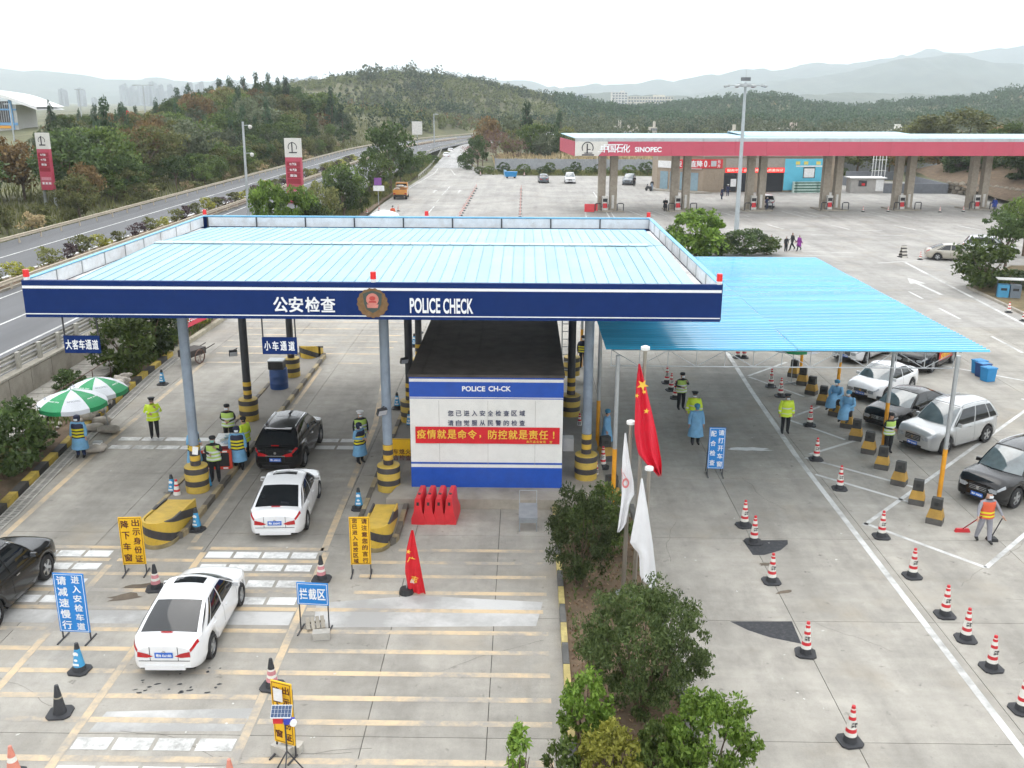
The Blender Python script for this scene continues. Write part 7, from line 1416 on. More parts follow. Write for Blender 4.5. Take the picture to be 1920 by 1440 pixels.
def person(label, px, py, kind='stand', rz=0.0, top=M_KCLOTH, legs=M_KCLOTH, wear=(), hat=None, mask=M_MASK, z=0.0, hgt=1.0, shoes=M_SHOE, hand=M_SKIN, at=None, group=None):
    J = POSES[kind]; g_ = at or P(px, py, z); t = thing('person', label, 'person', g_, rz, group); t.scale = (hgt * 1.13, hgt * 1.13, hgt); me = BODY[kind].copy()
    for m_ in (M_SKIN, top, legs, shoes, M_HAIR): me.materials.append(m_)
    ob('body', me, t)
    for w in wear:
        if w == 'jacket': torso(.80, .015, J, .06).build('jacket', M_HIVIS, t, smooth=60); sleeves(J, .07).build('jacket_sleeves', M_HIVIS, t, smooth=60); [bandr(J, zz, .021, .05, M_REFL, t) for zz in (.93, 1.17)]; bands_arm(J, t)
        elif w == 'gown':
            torso(.40 if kind != 'sit' else .90, .012, J, .09).build('gown', M_GOWN, t, smooth=60); sleeves(J, .068).build('gown_sleeves', M_GOWN, t, smooth=60)
            if kind == 'sit': MB().tube([(0, .06, .56), (0, -.14, .58), (0, -.34, .57), (0, -.47, .47), (0, -.5, .3), (0, -.5, .2)], [.16, .2, .2, .19, .2, .21], 14).build('gown_skirt', M_GOWN, t, smooth=60)
        elif w == 'vest_y': torso(.86, .03, J, .02, 1.45).build('vest', M_VESTN, t, smooth=60); [bandr(J, zz, .036, .075, mat('band_yellow', (.70, .62, .02), .5), t) for zz in (.95, 1.08, 1.21)]
        elif w == 'vest_g': torso(.86, .024, J, .02, 1.44).build('vest', M_VESTG, t, smooth=60); [bandr(J, zz, .03, .07, M_REFL, t) for zz in (.93, 1.06, 1.2)]
        elif w == 'vest_o': torso(.88, .024, J, .02, 1.44).build('vest', M_ORV, t, smooth=60); [bandr(J, zz, .03, .06, mat('band_yellow', (.70, .62, .02), .5), t) for zz in (.96, 1.08)]
        elif w == 'coat': torso(.55, .014, J, .08).build('coat', top, t, smooth=60); sleeves(J, .068).build('coat_sleeves', top, t, smooth=60)
    hd = Vector(J['h1'])
    if hat == 'peak': MB().lathe([(.098, .0), (.10, .045), (.135, .075), (.13, .095), (.04, .105)], 16).build('cap', M_KCLOTH, t, hd + Vector((0, .012, .035)), (-.08, 0, 0), smooth=40); MB().grid(lambda u, v: (.09 * math.cos(math.pi * (1 + u)), -.055 - .075 * v * math.sin(math.pi * u) - .05 * math.sin(math.pi * u), -.002 - .02 * v), 9, 3).build('visor', M_SHOE, t, hd + Vector((0, 0, .035)))
    elif hat == 'white': MB().lathe([(.098, .0), (.10, .045), (.135, .075), (.13, .095), (.04, .105)], 16).build('cap', M_WHITE, t, hd + Vector((0, .012, .035)), smooth=40)
    elif hat == 'soft': MB().lathe([(.10, -.0), (.108, .05), (.09, .10), (.03, .12)], 14).build('cap', M_KCLOTH, t, hd + Vector((0, .008, .03)), smooth=60)
    elif hat == 'surg': MB().lathe([(.095, -.03), (.112, .03), (.105, .085), (.05, .125)], 14).build('surgical_cap', M_CAPB, t, hd + Vector((0, .015, .02)), smooth=60)
    elif hat == 'hood': MB().lathe([(.09, -.13), (.112, -.05), (.115, .03), (.1, .09), (.04, .125)], 14).build('hood', M_VESTN, t, hd + Vector((0, .028, .01)), smooth=60)
    if mask: MB().grid(lambda u, v: (.066 * math.sin((u - .5) * 2.4), -.104 + .055 * (1 - math.cos((u - .5) * 2.4)) - .014 * math.sin(math.pi * v), -.082 + .085 * v), 7, 4).build('face_mask', mask, t, hd, smooth=60)
    for s_ in (-1, 1): MB().box((s_ * .031, -.094, .022), (.022, .006, .009)).build('eye', M_HAIR, t, hd)
    return t
def bandr(J, z, grow, w, m_, t):
    base_z = [1.475, 1.455, 1.42, 1.30, 1.15, 1.02, .90, .6]; rx = float(np.interp(-z, [-q for q in base_z], [.075, .15, .205, .205, .185, .19, .205, .215])) + grow; ry = float(np.interp(-z, [-q for q in base_z], [.075, .095, .115, .13, .125, .13, .14, .16])) + grow
    loft([(0, .008, z - w / 2, rx + .004, ry + .004), (0, .008, z + w / 2, rx + .004, ry + .004)]).build('reflective_band', m_, t, smooth=60)
def bands_arm(J, t):
    for s_ in 'LR':
        el, wr = Vector(J['el' + s_]), Vector(J['wr' + s_]); MB().cyl(el.lerp(wr, .4), el.lerp(wr, .62), .072, .068, 10, caps=False).build('reflective_band', M_REFL, t)
person('attendant in blue gown and striped vest under the first parasol', 153, 858, 'stand', 0, M_GOWN, M_NCLOTH, ('gown', 'vest_y'), 'hood')
person('officer in yellow jacket looking at a phone in the coach lane', 291, 821, 'phone', .35, M_HIVIS, M_KCLOTH, ('jacket',), 'peak', M_SKIN)
person('gowned worker half hidden by the column of the coach island', 368, 882, 'fold', 1.2, M_GOWN, M_NCLOTH, ('gown', 'vest_y'), 'hood', z=.15)
person('officer in black with pale vest behind the check table', 431, 836, 'fold', .1, M_KCLOTH, M_KCLOTH, ('vest_g',), 'soft', z=.15)
person('worker in yellow jacket turned away beside the check table', 462, 862, 'stand', -1.9, M_HIVIS, M_KCLOTH, ('jacket',), 'soft', z=0)
person('gowned worker with striped vest before the check table', 449, 881, 'stand', .2, M_GOWN, M_KCLOTH, ('gown', 'vest_y'), 'hood', z=0)
person('officer in black with lime vest touching his face by the red board', 405, 903, 'phone', .15, M_KCLOTH, M_KCLOTH, ('vest_g',), 'soft', mat('mask_green', (.2, .5, .42), .7), z=.15)
person('officer with white cap and reflective vest in the car lane', 678, 849, 'stand', .4, M_KCLOTH, M_KCLOTH, ('vest_g',), 'white')
person('gowned worker with striped vest standing before the white capped officer', 676, 869, 'fold', 1.0, M_GOWN, M_KCLOTH, ('gown', 'vest_y'), 'hood', hgt=.95)
person('officer in reflective vest raising a hand beside three cones', 1276, 768, 'phone', .3, M_KCLOTH, M_KCLOTH, ('vest_g',), 'soft')
person('officer in yellow jacket behind the gowned worker in the lane', 1299, 808, 'stand', -.2, M_HIVIS, M_KCLOTH, ('jacket',), 'peak')
person('gowned worker in black boots standing in the sheltered lane', 1303, 834, 'stand', .05, M_GOWN, M_KCLOTH, ('gown',), 'surg', M_CAPB)
person('officer in bright yellow jacket standing on the white lane line', 1471, 813, 'stand', .05, M_HIVIS, M_KCLOTH, ('jacket',), 'peak')
person('gowned person sitting on the fifth ochre block', 0, 0, 'sit', -.75, M_GOWN, M_KCLOTH, ('gown',), 'surg', at=P(1566, 779) + Vector((-.1, -.25, .42)))
person('gowned person sitting on the sixth ochre block', 0, 0, 'sit', -.65, M_GOWN, M_NCLOTH, ('gown',), 'surg', at=P(1587, 801) + Vector((-.1, -.25, .42)))
person('officer with reflective belt hidden behind an orange post', 1663, 850, 'fold', .4, M_KCLOTH, M_KCLOTH, ('vest_g',), 'soft', None, hgt=.97)
sw = person('sweeper in grey with orange vest carrying a broom and dustpan', 1842, 1016, 'sweep', .15, M_GREYC, M_GREYC, ('vest_o',), None, shoes=M_SHOE)
person('gowned worker in profile beside the orange sleeved post', 1137, 842, 'stand', 1.3, M_GOWN, M_KCLOTH, ('gown',), 'surg', None, hgt=.96)
person('officer in black with yellow belt behind the ladder', 1092, 690, 'stand', .2, M_KCLOTH, M_KCLOTH, ('vest_y',), 'soft')
person('man in dark clothes striding past the bush beyond the shelter', 1484, 470, 'walk', -1.3, M_KCLOTH, M_KCLOTH, (), None); person('woman in purple coat walking behind the man in dark clothes', 1497, 471, 'walk', -1.2, M_PURP, M_KCLOTH, ('coat',), None, hgt=.88); person('child with dark hair half hidden behind the bush', 1473, 472, 'stand', .4, M_KCLOTH, M_KCLOTH, (), None, hgt=.85); person('person with dark hair behind the leftmost forecourt bushes', 1445, 470, 'stand', .4, M_KCLOTH, M_KCLOTH, (), None, hgt=.9)
person('person in dark coat reading a phone by the pumps', 1247, 397, 'fold', 0, M_KCLOTH, M_KCLOTH, ('coat',), None); person('station worker in blue bending towards the shop', 1353, 374, 'point', 1.0, M_NCLOTH, M_NCLOTH, ('coat',), None); person('station worker in blue with white cap at the shop front', 1364, 368, 'stand', 2.6, M_NCLOTH, M_NCLOTH, (), 'white'); person('station worker in blue standing beside the end pump', 1863, 396, 'walk', -.9, mat('work_blue', (.02, .05, .26), .7), M_NCLOTH, ('coat',), None)
person('person in dark top standing beside the scooter', 1222, 358, 'stand', .3, M_KCLOTH, mat('pale_jeans', (.25, .32, .42), .8), (), None); person('person in black leaning at the dark sport utility', 1189, 350, 'fold', .2, M_KCLOTH, M_KCLOTH, (), None); person('worker in orange vest behind the canopy by the pale parasol', 737, 414, 'stand', .4, M_ORV, M_NCLOTH, ('vest_o',), 'soft'); person('attendant crouching at the fuel pump beside the white car', 1437, 394, 'point', .6, M_NCLOTH, M_NCLOTH, (), None)
# sweeper's tools
g_ = P(1804, 997); hw_ = Matrix.Rotation(.15, 4, 'Z') @ Vector((-.40, -.24, .93)) + Vector(sw.location)
t = thing('broom', 'long handled red broom held by the sweeper', 'broom', (g_.x, g_.y, 0)); MB().bar((0, 0, .1), hw_ - g_ + Vector((.06, .0, .1)), .028).build('handle', mat('red_handle', (.35, .03, .03), .5), t); MB().box((0, 0, .06), (.5, .12, .12), taper=.8).build('bristles', M_RED, t)
g_ = P(1858, 1012); hw_ = Matrix.Rotation(.15, 4, 'Z') @ Vector((.36, -.28, .93)) + Vector(sw.location); t = thing('dustpan', 'black long handled dustpan held by the sweeper', 'dustpan', (g_.x, g_.y, 0)); MB().bar((0, 0, .1), hw_ - g_, .025).build('handle', M_DSTEEL, t); MB().box((0, -.05, .05), (.32, .26, .1), taper=.85).build('pan', M_BLACK, t)
# ================================================================== vegetation
def leaves_mesh(name, pts, size, aspect, m, rng, up=0.35, droop=None):
    N = len(pts); d = rng.normal(size=(N, 3)); d[:, 2] = np.abs(d[:, 2]) * (1 + up) if droop is None else d[:, 2] - droop
    d /= np.linalg.norm(d, axis=1)[:, None]; w = np.cross(d, rng.normal(size=(N, 3))); w /= np.linalg.norm(w, axis=1)[:, None] + 1e-9
    s = (size * rng.uniform(.6, 1.35, N))[:, None]; a = aspect / 2
    q = np.stack([pts - d * s * .5, pts + w * s * a, pts + d * s * .5, pts - w * s * a], 1).reshape(-1, 3)
    me = bpy.data.meshes.new(name); me.vertices.add(len(q)); me.vertices.foreach_set('co', q.astype('f').ravel()); me.loops.add(len(q)); me.loops.foreach_set('vertex_index', np.arange(len(q), dtype='i'))
    me.polygons.add(N); me.polygons.foreach_set('loop_start', np.arange(0, len(q), 4, dtype='i')); me.update(calc_edges=True)
    for k in (m if isinstance(m, (list, tuple)) else [m]): me.materials.append(k)
    return me
def crown_pts(n, rng, clumps=26, rx=.5, rz=.5, cz=.5, shape='round', cr=.16, fill=.3):
    c = []
    while len(c) < clumps:
        p = rng.normal(size=3); p /= np.linalg.norm(p); r = rng.uniform(fill, 1.0) ** .45; p = p * r
        if shape == 'cone': z = rng.uniform(-1, 1); rr = (1 - z) / 2 * rng.uniform(.5, 1); a = rng.uniform(0, 6.28); p = np.array([rr * math.cos(a), rr * math.sin(a), z])
        elif shape == 'umbrella': p[2] = abs(p[2]) * .7
        elif shape == 'upright': p[2] = p[2] * 1.0 + rng.uniform(-.1, .25)
        c.append(p)
    c = np.array(c); i = rng.integers(0, clumps, n); k = rng.uniform(.55, 1.35, clumps)[i][:, None]
    q = rng.normal(size=(n, 3)); q = q / np.linalg.norm(q, axis=1)[:, None] * rng.uniform(.2, 1, n)[:, None] ** .5; p = c[i] + q * (cr / rx) * k * np.array([1, 1, .8])
    return p * np.array([rx, rx, rz]) + np.array([0, 0, cz])
def trunk_mesh(name, rng, h=.55, r=.03, limbs=5, spread=.3, m=M_BARK, top=.8):
    b = MB(); b.tube([(0, 0, -.03), (rng.uniform(-.02, .02), rng.uniform(-.02, .02), h * .5), (rng.uniform(-.03, .03), rng.uniform(-.03, .03), h)], [r * 1.25, r, r * .7], 7)
    for k in range(limbs):
        a = 6.28 * k / limbs + rng.uniform(-.4, .4); z0 = h * rng.uniform(.45, 1.0); b.tube([(0, 0, z0), (spread * .5 * math.cos(a), spread * .5 * math.sin(a), z0 + (top - z0) * .55), (spread * math.cos(a), spread * math.sin(a), top + rng.uniform(-.1, .08))], [r * .6, r * .4, r * .12], 5)
    return b.mesh(name, m)
LM = dict(dark=leafmat('leaf_dark', (0.036, 0.062, 0.020), (0.095, 0.140, 0.042)), mid=leafmat('leaf_mid', (0.058, 0.094, 0.023), (0.145, 0.196, 0.051)), olive=leafmat('leaf_olive', (0.094, 0.109, 0.035), (0.217, 0.217, 0.080)), grey=leafmat('leaf_grey_green', (0.080, 0.102, 0.055), (0.167, 0.189, 0.109)), brown=leafmat('leaf_brown', (0.123, 0.080, 0.035), (0.246, 0.167, 0.072)), bright=leafmat('leaf_bright', (0.080, 0.152, 0.020), (0.246, 0.362, 0.065)), yellow=leafmat('leaf_yellow', (0.189, 0.203, 0.029), (0.435, 0.420, 0.087)), red=leafmat('leaf_red_brown', (0.174, 0.087, 0.072), (0.290, 0.174, 0.145)), pine=leafmat('leaf_pine', (0.032, 0.061, 0.032), (0.072, 0.116, 0.058)), purple=leafmat('leaf_purple', (0.051, 0.032, 0.038), (0.116, 0.080, 0.080)), straw=leafmat('dry_straw', (0.290, 0.225, 0.123), (0.522, 0.420, 0.246)), litter=leafmat('leaf_litter', (0.160, 0.094, 0.051), (0.406, 0.290, 0.174)), shrub=leafmat('leaf_shrub', (.042, .068, .022), (.125, .165, .055)), hill=leafmat('leaf_hill', (.085, .108, .04), (.19, .205, .085)))
rg = np.random.default_rng(11)
PROTO = {}
def proto(key, kind, lm, n, size, aspect=.5, v=0, **kw):
    if key in PROTO: return PROTO[key]
    r_ = np.random.default_rng(100 + len(PROTO))
    cr_ = leaves_mesh('crown', crown_pts(n, r_, **kw), size, aspect, LM[lm], r_)
    tk = {'tree': lambda: trunk_mesh('trunk', r_, .42, .022, 6, .28, top=.72), 'bush': lambda: trunk_mesh('trunk', r_, .25, .018, 7, .26, top=.6), 'pine': lambda: trunk_mesh('trunk', r_, .9, .018, 5, .15, top=.75)}[kind]()
    PROTO[key] = (tk, cr_); return PROTO[key]
def plant(key, label, cat, loc, w, h, group=None, rz=None, name=None):
    t = thing(name or ('tree' if cat == 'tree' else 'shrub'), label, cat, loc, random.uniform(0, 6.28) if rz is None else rz, group); t.scale = (w, w, h); tk, cr_ = PROTO[key]; ob('trunk', tk, t); ob('crown', cr_, t); return t
for i in range(3):
    for lm in ('dark', 'mid', 'olive', 'grey', 'brown'): proto(f'tree_{lm}{i}', 'tree', lm, 2300, .062, .55, clumps=30 + 8 * i, rx=.42, rz=.36, cz=.62, cr=.15)
for i in range(2):
    proto(f'pine{i}', 'pine', 'pine', 1500, .07, .35, clumps=44, rx=.36, rz=.46, cz=.54, shape='cone', cr=.10); proto(f'bush_dark{i}', 'bush', 'dark', 2600, .075, .5, clumps=34, rx=.42, rz=.42, cz=.50, cr=.15); proto(f'bush_mid{i}', 'bush', 'mid', 2600, .075, .5, clumps=34, rx=.42, rz=.42, cz=.50, cr=.15)
    for lm in ('purple', 'olive', 'yellow', 'straw'): proto(f'low_{lm}{i}', 'bush', lm, 420, .14, .45, clumps=14, rx=.42, rz=.38, cz=.55, cr=.2)
proto('clipped', 'bush', 'dark', 2400, .07, .5, clumps=90, rx=.43, rz=.44, cz=.5, cr=.08, fill=.75)
proto('clipped2', 'bush', 'mid', 2400, .07, .5, clumps=90, rx=.43, rz=.44, cz=.5, cr=.08, fill=.75)
proto('broadleaf', 'bush', 'bright', 5200, .075, .5, clumps=60, rx=.44, rz=.48, cz=.48, cr=.12)
proto('umbrella', 'tree', 'dark', 2600, .07, .45, clumps=40, rx=.45, rz=.24, cz=.76, cr=.13)
proto('bigtree', 'tree', 'olive', 6000, .045, .5, clumps=80, rx=.47, rz=.42, cz=.60, cr=.10)
# ---- planted strip beside the lane in front
pl = MB().prism([(1.2, 12), (1.2, 31), (2.2, 31.4), (3.75, 30), (3.75, 12)], -.005, .10).build('planter_soil', M_EARTH); tag(pl, kind='structure')
kk = [MB().box((0, 0, .06), (.16, .98, .26)).mesh('kerb_stone', m_) for m_ in (mat('kerb_worn_yellow', (.42, .34, .13), .8, var=.3, dirt=.7), mat('kerb_worn_black', (.09, .09, .085), .8, var=.3, dirt=.5, dirtcol=(.25, .23, .2)), M_WHITE)]
for k in range(19): ob('kerb_stone', kk[2] if k < 5 else kk[k % 2], pl, (1.13, 12.5 + k, 0)); ob('kerb_stone', MATS and kk[1], pl, (3.8, 12.5 + k, 0))
lp = np.stack([rg.uniform(1.25, 3.7, 1500), rg.uniform(16, 30.5, 1500), rg.uniform(.1, .15, 1500)], 1); tag(ob('leaf_litter', leaves_mesh('leaf_litter', lp, .11, .55, LM['litter'], rg, 0)), 'dry fallen leaves covering the planted strip', 'leaves', kind='stuff')
lp = np.stack([rg.uniform(1.3, 3.6, 2500), rg.uniform(14, 30.5, 2500), rg.uniform(.1, .3, 2500)], 1); lp = lp[vnoise(lp[:, 0], lp[:, 1], 1.1, 4) > .55]; tag(ob('ground_cover', leaves_mesh('ground_cover', lp, .13, .4, LM['mid'], rg, 1.0)), 'low green weeds in the planted strip', 'weeds', kind='stuff')
def near_bush(label, px, pytop, Y, w, n, size, lm, aspect=.38, shape='upright', clumps=120, cr=.10, z0=.08, up=1.2, hmin=.06):
    tp = PY(px, pytop, Y); h = tp.z - z0; r_ = np.random.default_rng(int(px)); t = thing('shrub', label, 'shrub', (tp.x, Y, z0)); pts = crown_pts(n, r_, clumps, .42, .44, .52, shape, cr, .35); pts = pts * np.array([w, w, h]); pts = pts[pts[:, 2] > hmin]
    sp_n = int(26 * w); a_ = r_.uniform(0, 6.28, sp_n); q_ = r_.uniform(0, .36, sp_n) * w; z_ = h * (.93 - .55 * (q_ / (.42 * w)) ** 2); L2 = r_.uniform(.12, .42, sp_n); k_ = r_.uniform(0, 1, (sp_n, 16)); j_ = r_.normal(size=(sp_n, 16, 3)) * .035
    spr = np.stack([(q_ * np.cos(a_))[:, None] * (1 + .25 * k_), (q_ * np.sin(a_))[:, None] * (1 + .25 * k_), z_[:, None] + k_ * L2[:, None]], -1) + j_; pts = np.concatenate([pts, spr.reshape(-1, 3)])
    ob('crown', leaves_mesh('crown', pts, size, aspect, LM[lm], r_, up), t); b = MB(); r_ = np.random.default_rng(3)
    for k in range(9): a = 6.28 * k / 9; b.tube([(.04 * math.cos(a), .04 * math.sin(a), -.1), (w * .14 * math.cos(a), w * .14 * math.sin(a), h * .35), (w * .3 * math.cos(a), w * .3 * math.sin(a), h * .75)], [.03, .022, .008], 5)
    b.build('trunk', M_BARK, t); return t
near_bush('largest dark green shrub in the planted strip below the flagpoles', 1212, 1108, 19.3, 3.5, 25000, .10, 'shrub', .34, clumps=190, cr=.075)
near_bush('dark leaning shrub with pale trunk before the booth corner', 1092, 925, 25.2, 2.4, 11500, .095, 'shrub', .36, clumps=120, cr=.08)
near_bush('leafy green shrub against the shelter post behind the leaning one', 1128, 918, 27.5, 2.4, 7000, .11, 'mid', .5, clumps=70, cr=.1)
near_bush('bright broad leaved shrub at the lower edge below the lane cones', 1335, 1316, 16.2, 2.3, 8500, .115, 'bright', .45, clumps=130, cr=.075); near_bush('upright bright leaved shrub at the white kerb stones', 1100, 1268, 17.6, 1.3, 4200, .115, 'bright', .45, clumps=90, cr=.075); near_bush('yellow green shrub at the lower edge in front of the large shrub', 1150, 1372, 16.4, 1.6, 4200, .11, 'yellow', .45, clumps=100, cr=.08); near_bush('single leafy sprig rising from the lower edge over the apron', 972, 1376, 15.6, .7, 420, .17, 'bright', .42, clumps=12, cr=.1); near_bush('dark low shrub between the bright ones at the lower edge', 1255, 1372, 16.6, 1.8, 6000, .10, 'mid', .42, clumps=40, cr=.09); near_bush('small weedy shrub at the lower edge beside the kerb', 1055, 1405, 16.4, .9, 700, .13, 'mid', .4, clumps=20, cr=.1)
# ---- shrubs along the left planting bed
for px, pyt, pyb, w, key, lab in ((262, 575, 705, 3.6, 'bush_mid0', 'round olive shrub at the kerb beyond the parasols'), (320, 545, 668, 4.4, 'bush_dark0', 'tall dark tree like shrub behind the column'), (352, 585, 650, 2.8, 'bush_mid1', 'lighter shrub under the red leaning banner'), (132, 690, 745, 1.7, 'bush_dark1', 'small dark shrub behind the first parasol'), (85, 745, 880, 3.0, 'bush_dark0', 'dark shrub behind the gowned attendant'), (15, 780, 950, 3.4, 'bush_dark1', 'large dark shrub at the picture edge beside the kerb'), (30, 868, 975, 2.4, 'bush_mid0', 'low speckled shrub beside the black and yellow kerb'), (135, 800, 850, 1.8, 'bush_dark1', 'small dark shrub under the first parasol'), (410, 575, 618, 2.2, 'low_yellow0', 'pale yellow shrub at the end of the planting bed'), (105, 830, 905, 2.0, 'low_olive0', 'sparse low shrub among the scraps')):
    g_ = P(px, pyb); g_.x = min(g_.x, float(np.interp(g_.y, *KX)) - .9); h = PY(px, pyt, g_.y).z - .1; plant(key, lab, 'shrub', (g_.x, g_.y, .12), w, max(h, .8))
# ---- bushes of the forecourt beds
for px, pyt, pyb, w, key, lab in ((1303, 388, 480, 6.2, 'broadleaf', 'large bright broad leaved bush behind the shelter'), (1262, 420, 470, 3.2, 'bush_mid0', 'smaller bush beside the broad leaved bush'), (1398, 425, 478, 4.2, 'bush_dark0', 'dark bush at the foot of the light mast'), (1352, 440, 480, 3.0, 'bush_mid1', 'green bush between the broad leaved and the dark bush'), (1438, 440, 478, 3.0, 'bush_mid0', 'low bush in front of the walking people'), (1842, 440, 545, 5.4, 'bush_mid1', 'big round bush before the silver sedan'), (1895, 505, 540, 4.6, 'bush_dark1', 'low dark hedge bush behind the twin litter bin')):
    g_ = P(px, pyb); plant(key, lab, 'shrub', (g_.x, g_.y, 0), w, PY(px, pyt, g_.y).z)
g_ = P(1884, 500); plant('umbrella', 'dark flat topped tree with leaning trunk beside the round bush', 'tree', (g_.x, g_.y, 0), 5.0, PY(1885, 398, g_.y).z)
g_ = P(1918, 480); plant('tree_mid1', 'green tree at the picture edge behind the white sport utility', 'tree', (g_.x, g_.y, 0), 5.0, 6.0)
pb = MB().prism([(33.6, 62.5), (36.5, 66), (60, 66), (60, 84), (42.5, 84), (34.2, 73.6)], 0, .12).build('planting_island', mat('worn_grass', (.16, .12, .06), .95, var=.35, scale=1.0, dirt=.6, dirtcol=(.06, .07, .025))); tag(pb, kind='structure')
ksm = MB().box((0, 0, .07), (.96, .2, .2)).mesh('kerb_stone', M_WALLCONC)
for a, b_ in (((33.6, 62.5), (34.2, 73.6)), ((34.2, 73.6), (42.5, 84)), ((36.5, 66), (33.6, 62.5))):
    d = Vector((b_[0] - a[0], b_[1] - a[1])); n = int(d.length)
    for k in range(n): ob('kerb_stone', ksm, pb, (a[0] + d.x * (k + .5) / n, a[1] + d.y * (k + .5) / n, 0), (0, 0, math.atan2(d.y, d.x)))
# ---- trees between motorway and exit lane
random.seed(21)
for px, pyt, Y, w, key, lab in ((500, 335, 98, 4.0, 'broadleaf', 'bright leaved tree in front of the half hidden price pylon'), (552, 345, 96, 4.6, 'broadleaf', 'second bright leaved tree in front of the half hidden price pylon'), (600, 335, 104, 4.6, 'tree_olive0', 'olive tree in the roadside row nearest the canopy'), (640, 300, 118, 6.0, 'tree_mid1', 'round green tree in the roadside row'), (672, 325, 112, 5.0, 'tree_dark2', 'dark low tree in the roadside row'), (728, 232, 152, 9.0, 'tree_dark0', 'tallest dark tree of the roadside row'), (705, 285, 140, 6.0, 'tree_mid2', 'green tree before the tallest roadside tree'), (762, 272, 165, 6.0, 'tree_dark1', 'dark tree behind the tallest roadside tree'), (785, 295, 180, 5.0, 'tree_dark2', 'small dark tree farther along the roadside'), (806, 283, 200, 4.6, 'tree_mid0', 'farthest small tree of the roadside row'), (690, 340, 122, 3.0, 'bush_mid0', 'low bush at the roadside near the road sign'), (742, 330, 140, 2.8, 'low_yellow1', 'yellowish bush beside the road sign'), (585, 375, 96, 3.0, 'bush_dark1', 'dark bush close to the canopy parapet'), (655, 385, 98, 3.2, 'bush_mid1', 'green bush at the canopy parapet under the roadside trees'), (825, 290, 225, 3.0, 'bush_dark0', 'round dark bush at the exit road guardrail')):
    q = PY(px, pyt, Y); plant(key, lab, 'tree' if 'tree' in lab else 'shrub', (min(q.x, -20.9), Y, .05), w, q.z)
# ---- median shrubs on the motorway
for k in range(48):
    Y = 46 + k * 3.4 + random.uniform(-.8, .8); c = k % 4; key = ('low_purple', 'low_olive', 'low_yellow', 'low_olive')[c] + str(k % 2)
    plant(key, ('dark purple leaved shrub in the motorway median', 'olive shrub in the motorway median', 'yellow green shrub in the motorway median', 'olive shrub in the motorway median')[c], 'shrub', (-35.3 + hx(Y), Y, HZ + .1), random.uniform(1.5, 2.3), random.uniform(1.2, 1.9), ('purple', 'olive', 'yellow green', 'olive')[c] + ' median shrubs', name='median_shrub')
# ---- roadside woodland beyond the motorway
pts = []; random.seed(4)
while len(pts) < 235:
    Y = random.uniform(78, 300); x = -49 - abs(random.gauss(0, 1)) * (16 + Y * .10); 
    if x < -60 - Y * .42: continue
    if any((x - a) ** 2 + (Y - b) ** 2 < 11 for a, b in pts): continue
    pxx = 983 + x / Y * 1727
    if 25 < pxx < 170 and Y < 118: continue
    if pxx < 140 and Y > 125: continue
    pts.append((x, Y))
WK = [('tree_dark', 'dark green'), ('tree_mid', 'mid green'), ('tree_olive', 'olive green'), ('tree_grey', 'grey green'), ('tree_brown', 'russet brown')]
LIM = ([0, 150, 152, 330, 400, 560, 700], [250, 250, 218, 214, 170, 150, 150])
def max_top(x, y): return CAM_H + (192 - np.interp(983 + x / y * 1727, *LIM)) / 1800 * .96 * y
for x, Y in pts:
    near = -47 - x < 8; c = random.choices(range(5), (3, 3.5, 4, 2.5, 2.2))[0]; h = random.uniform(4.0, 6.5) if near else random.uniform(5.5, 9.5); k, nm = WK[c]; h = min(h, max(2.5, float(max_top(x, Y)) - float(terrain_h(x, Y)))) if Y > 115 else h
    if random.random() < .16 and Y > 150: plant('pine%d' % random.randint(0, 1), 'dark pine in the wood beyond the motorway', 'tree', (x, Y, float(terrain_h(x, Y))), h * .8, h * 1.25, 'pines of the motorway wood', name='pine_tree'); continue
    plant(k + str(random.randint(0, 2)), nm + ' tree in the wood beyond the motorway', 'tree', (x, Y, float(terrain_h(x, Y))), h * random.uniform(.85, 1.15), h, nm + ' trees of the motorway wood')
for k in range(46):
    Y = random.uniform(75, 250); x = -49 - random.uniform(0, 8); h = random.uniform(3.2, 5.5)
    if 25 < 983 + x / Y * 1727 < 170 and Y < 118: continue
    c = random.choice((0, 1, 1, 2)); k2, nm = WK[c]; plant(k2 + str(k % 3), nm + ' tree in the wood beyond the motorway', 'tree', (x, Y, float(terrain_h(x, Y))), h * 1.15, h, nm + ' trees of the motorway wood')
for k in range(70):
    Y = 62 + k * 2.9; x = -47.2 - random.uniform(0, 4.5); c = random.choice(('low_straw', 'low_olive', 'low_olive', 'low_olive')); key = c + str(k % 2)
    plant(key, ('dry straw coloured' if 'straw' in c else 'ragged olive') + ' scrub behind the motorway guardrail', 'shrub', (x, Y, float(terrain_h(x, Y)) - .05), random.uniform(1.8, 3.2), random.uniform(1.2, 2.6), ('straw' if 'straw' in c else 'olive') + ' scrub behind the guardrail', name='scrub')
# ---- pines on the crest of the near hill
for px, pyt, Y in ((330, 168, 300), (352, 160, 315), (372, 172, 280), (395, 165, 300), (410, 152, 320), (432, 150, 330), (455, 146, 335), (478, 140, 340), (502, 142, 345), (520, 150, 335), (540, 162, 320), (560, 165, 330), (470, 175, 290), (500, 178, 285), (440, 182, 280), (528, 185, 290), (620, 190, 300), (640, 200, 290)):
    q = PY(px, pyt, Y); zg = float(terrain_h(q.x, Y)); plant('pine%d' % random.randint(0, 1), 'dark pine on the crest of the near wooded hill', 'tree', (q.x, Y, zg), random.uniform(7, 9.5), max(q.z - zg, 6), 'pines on the near hill crest', name='pine_tree')
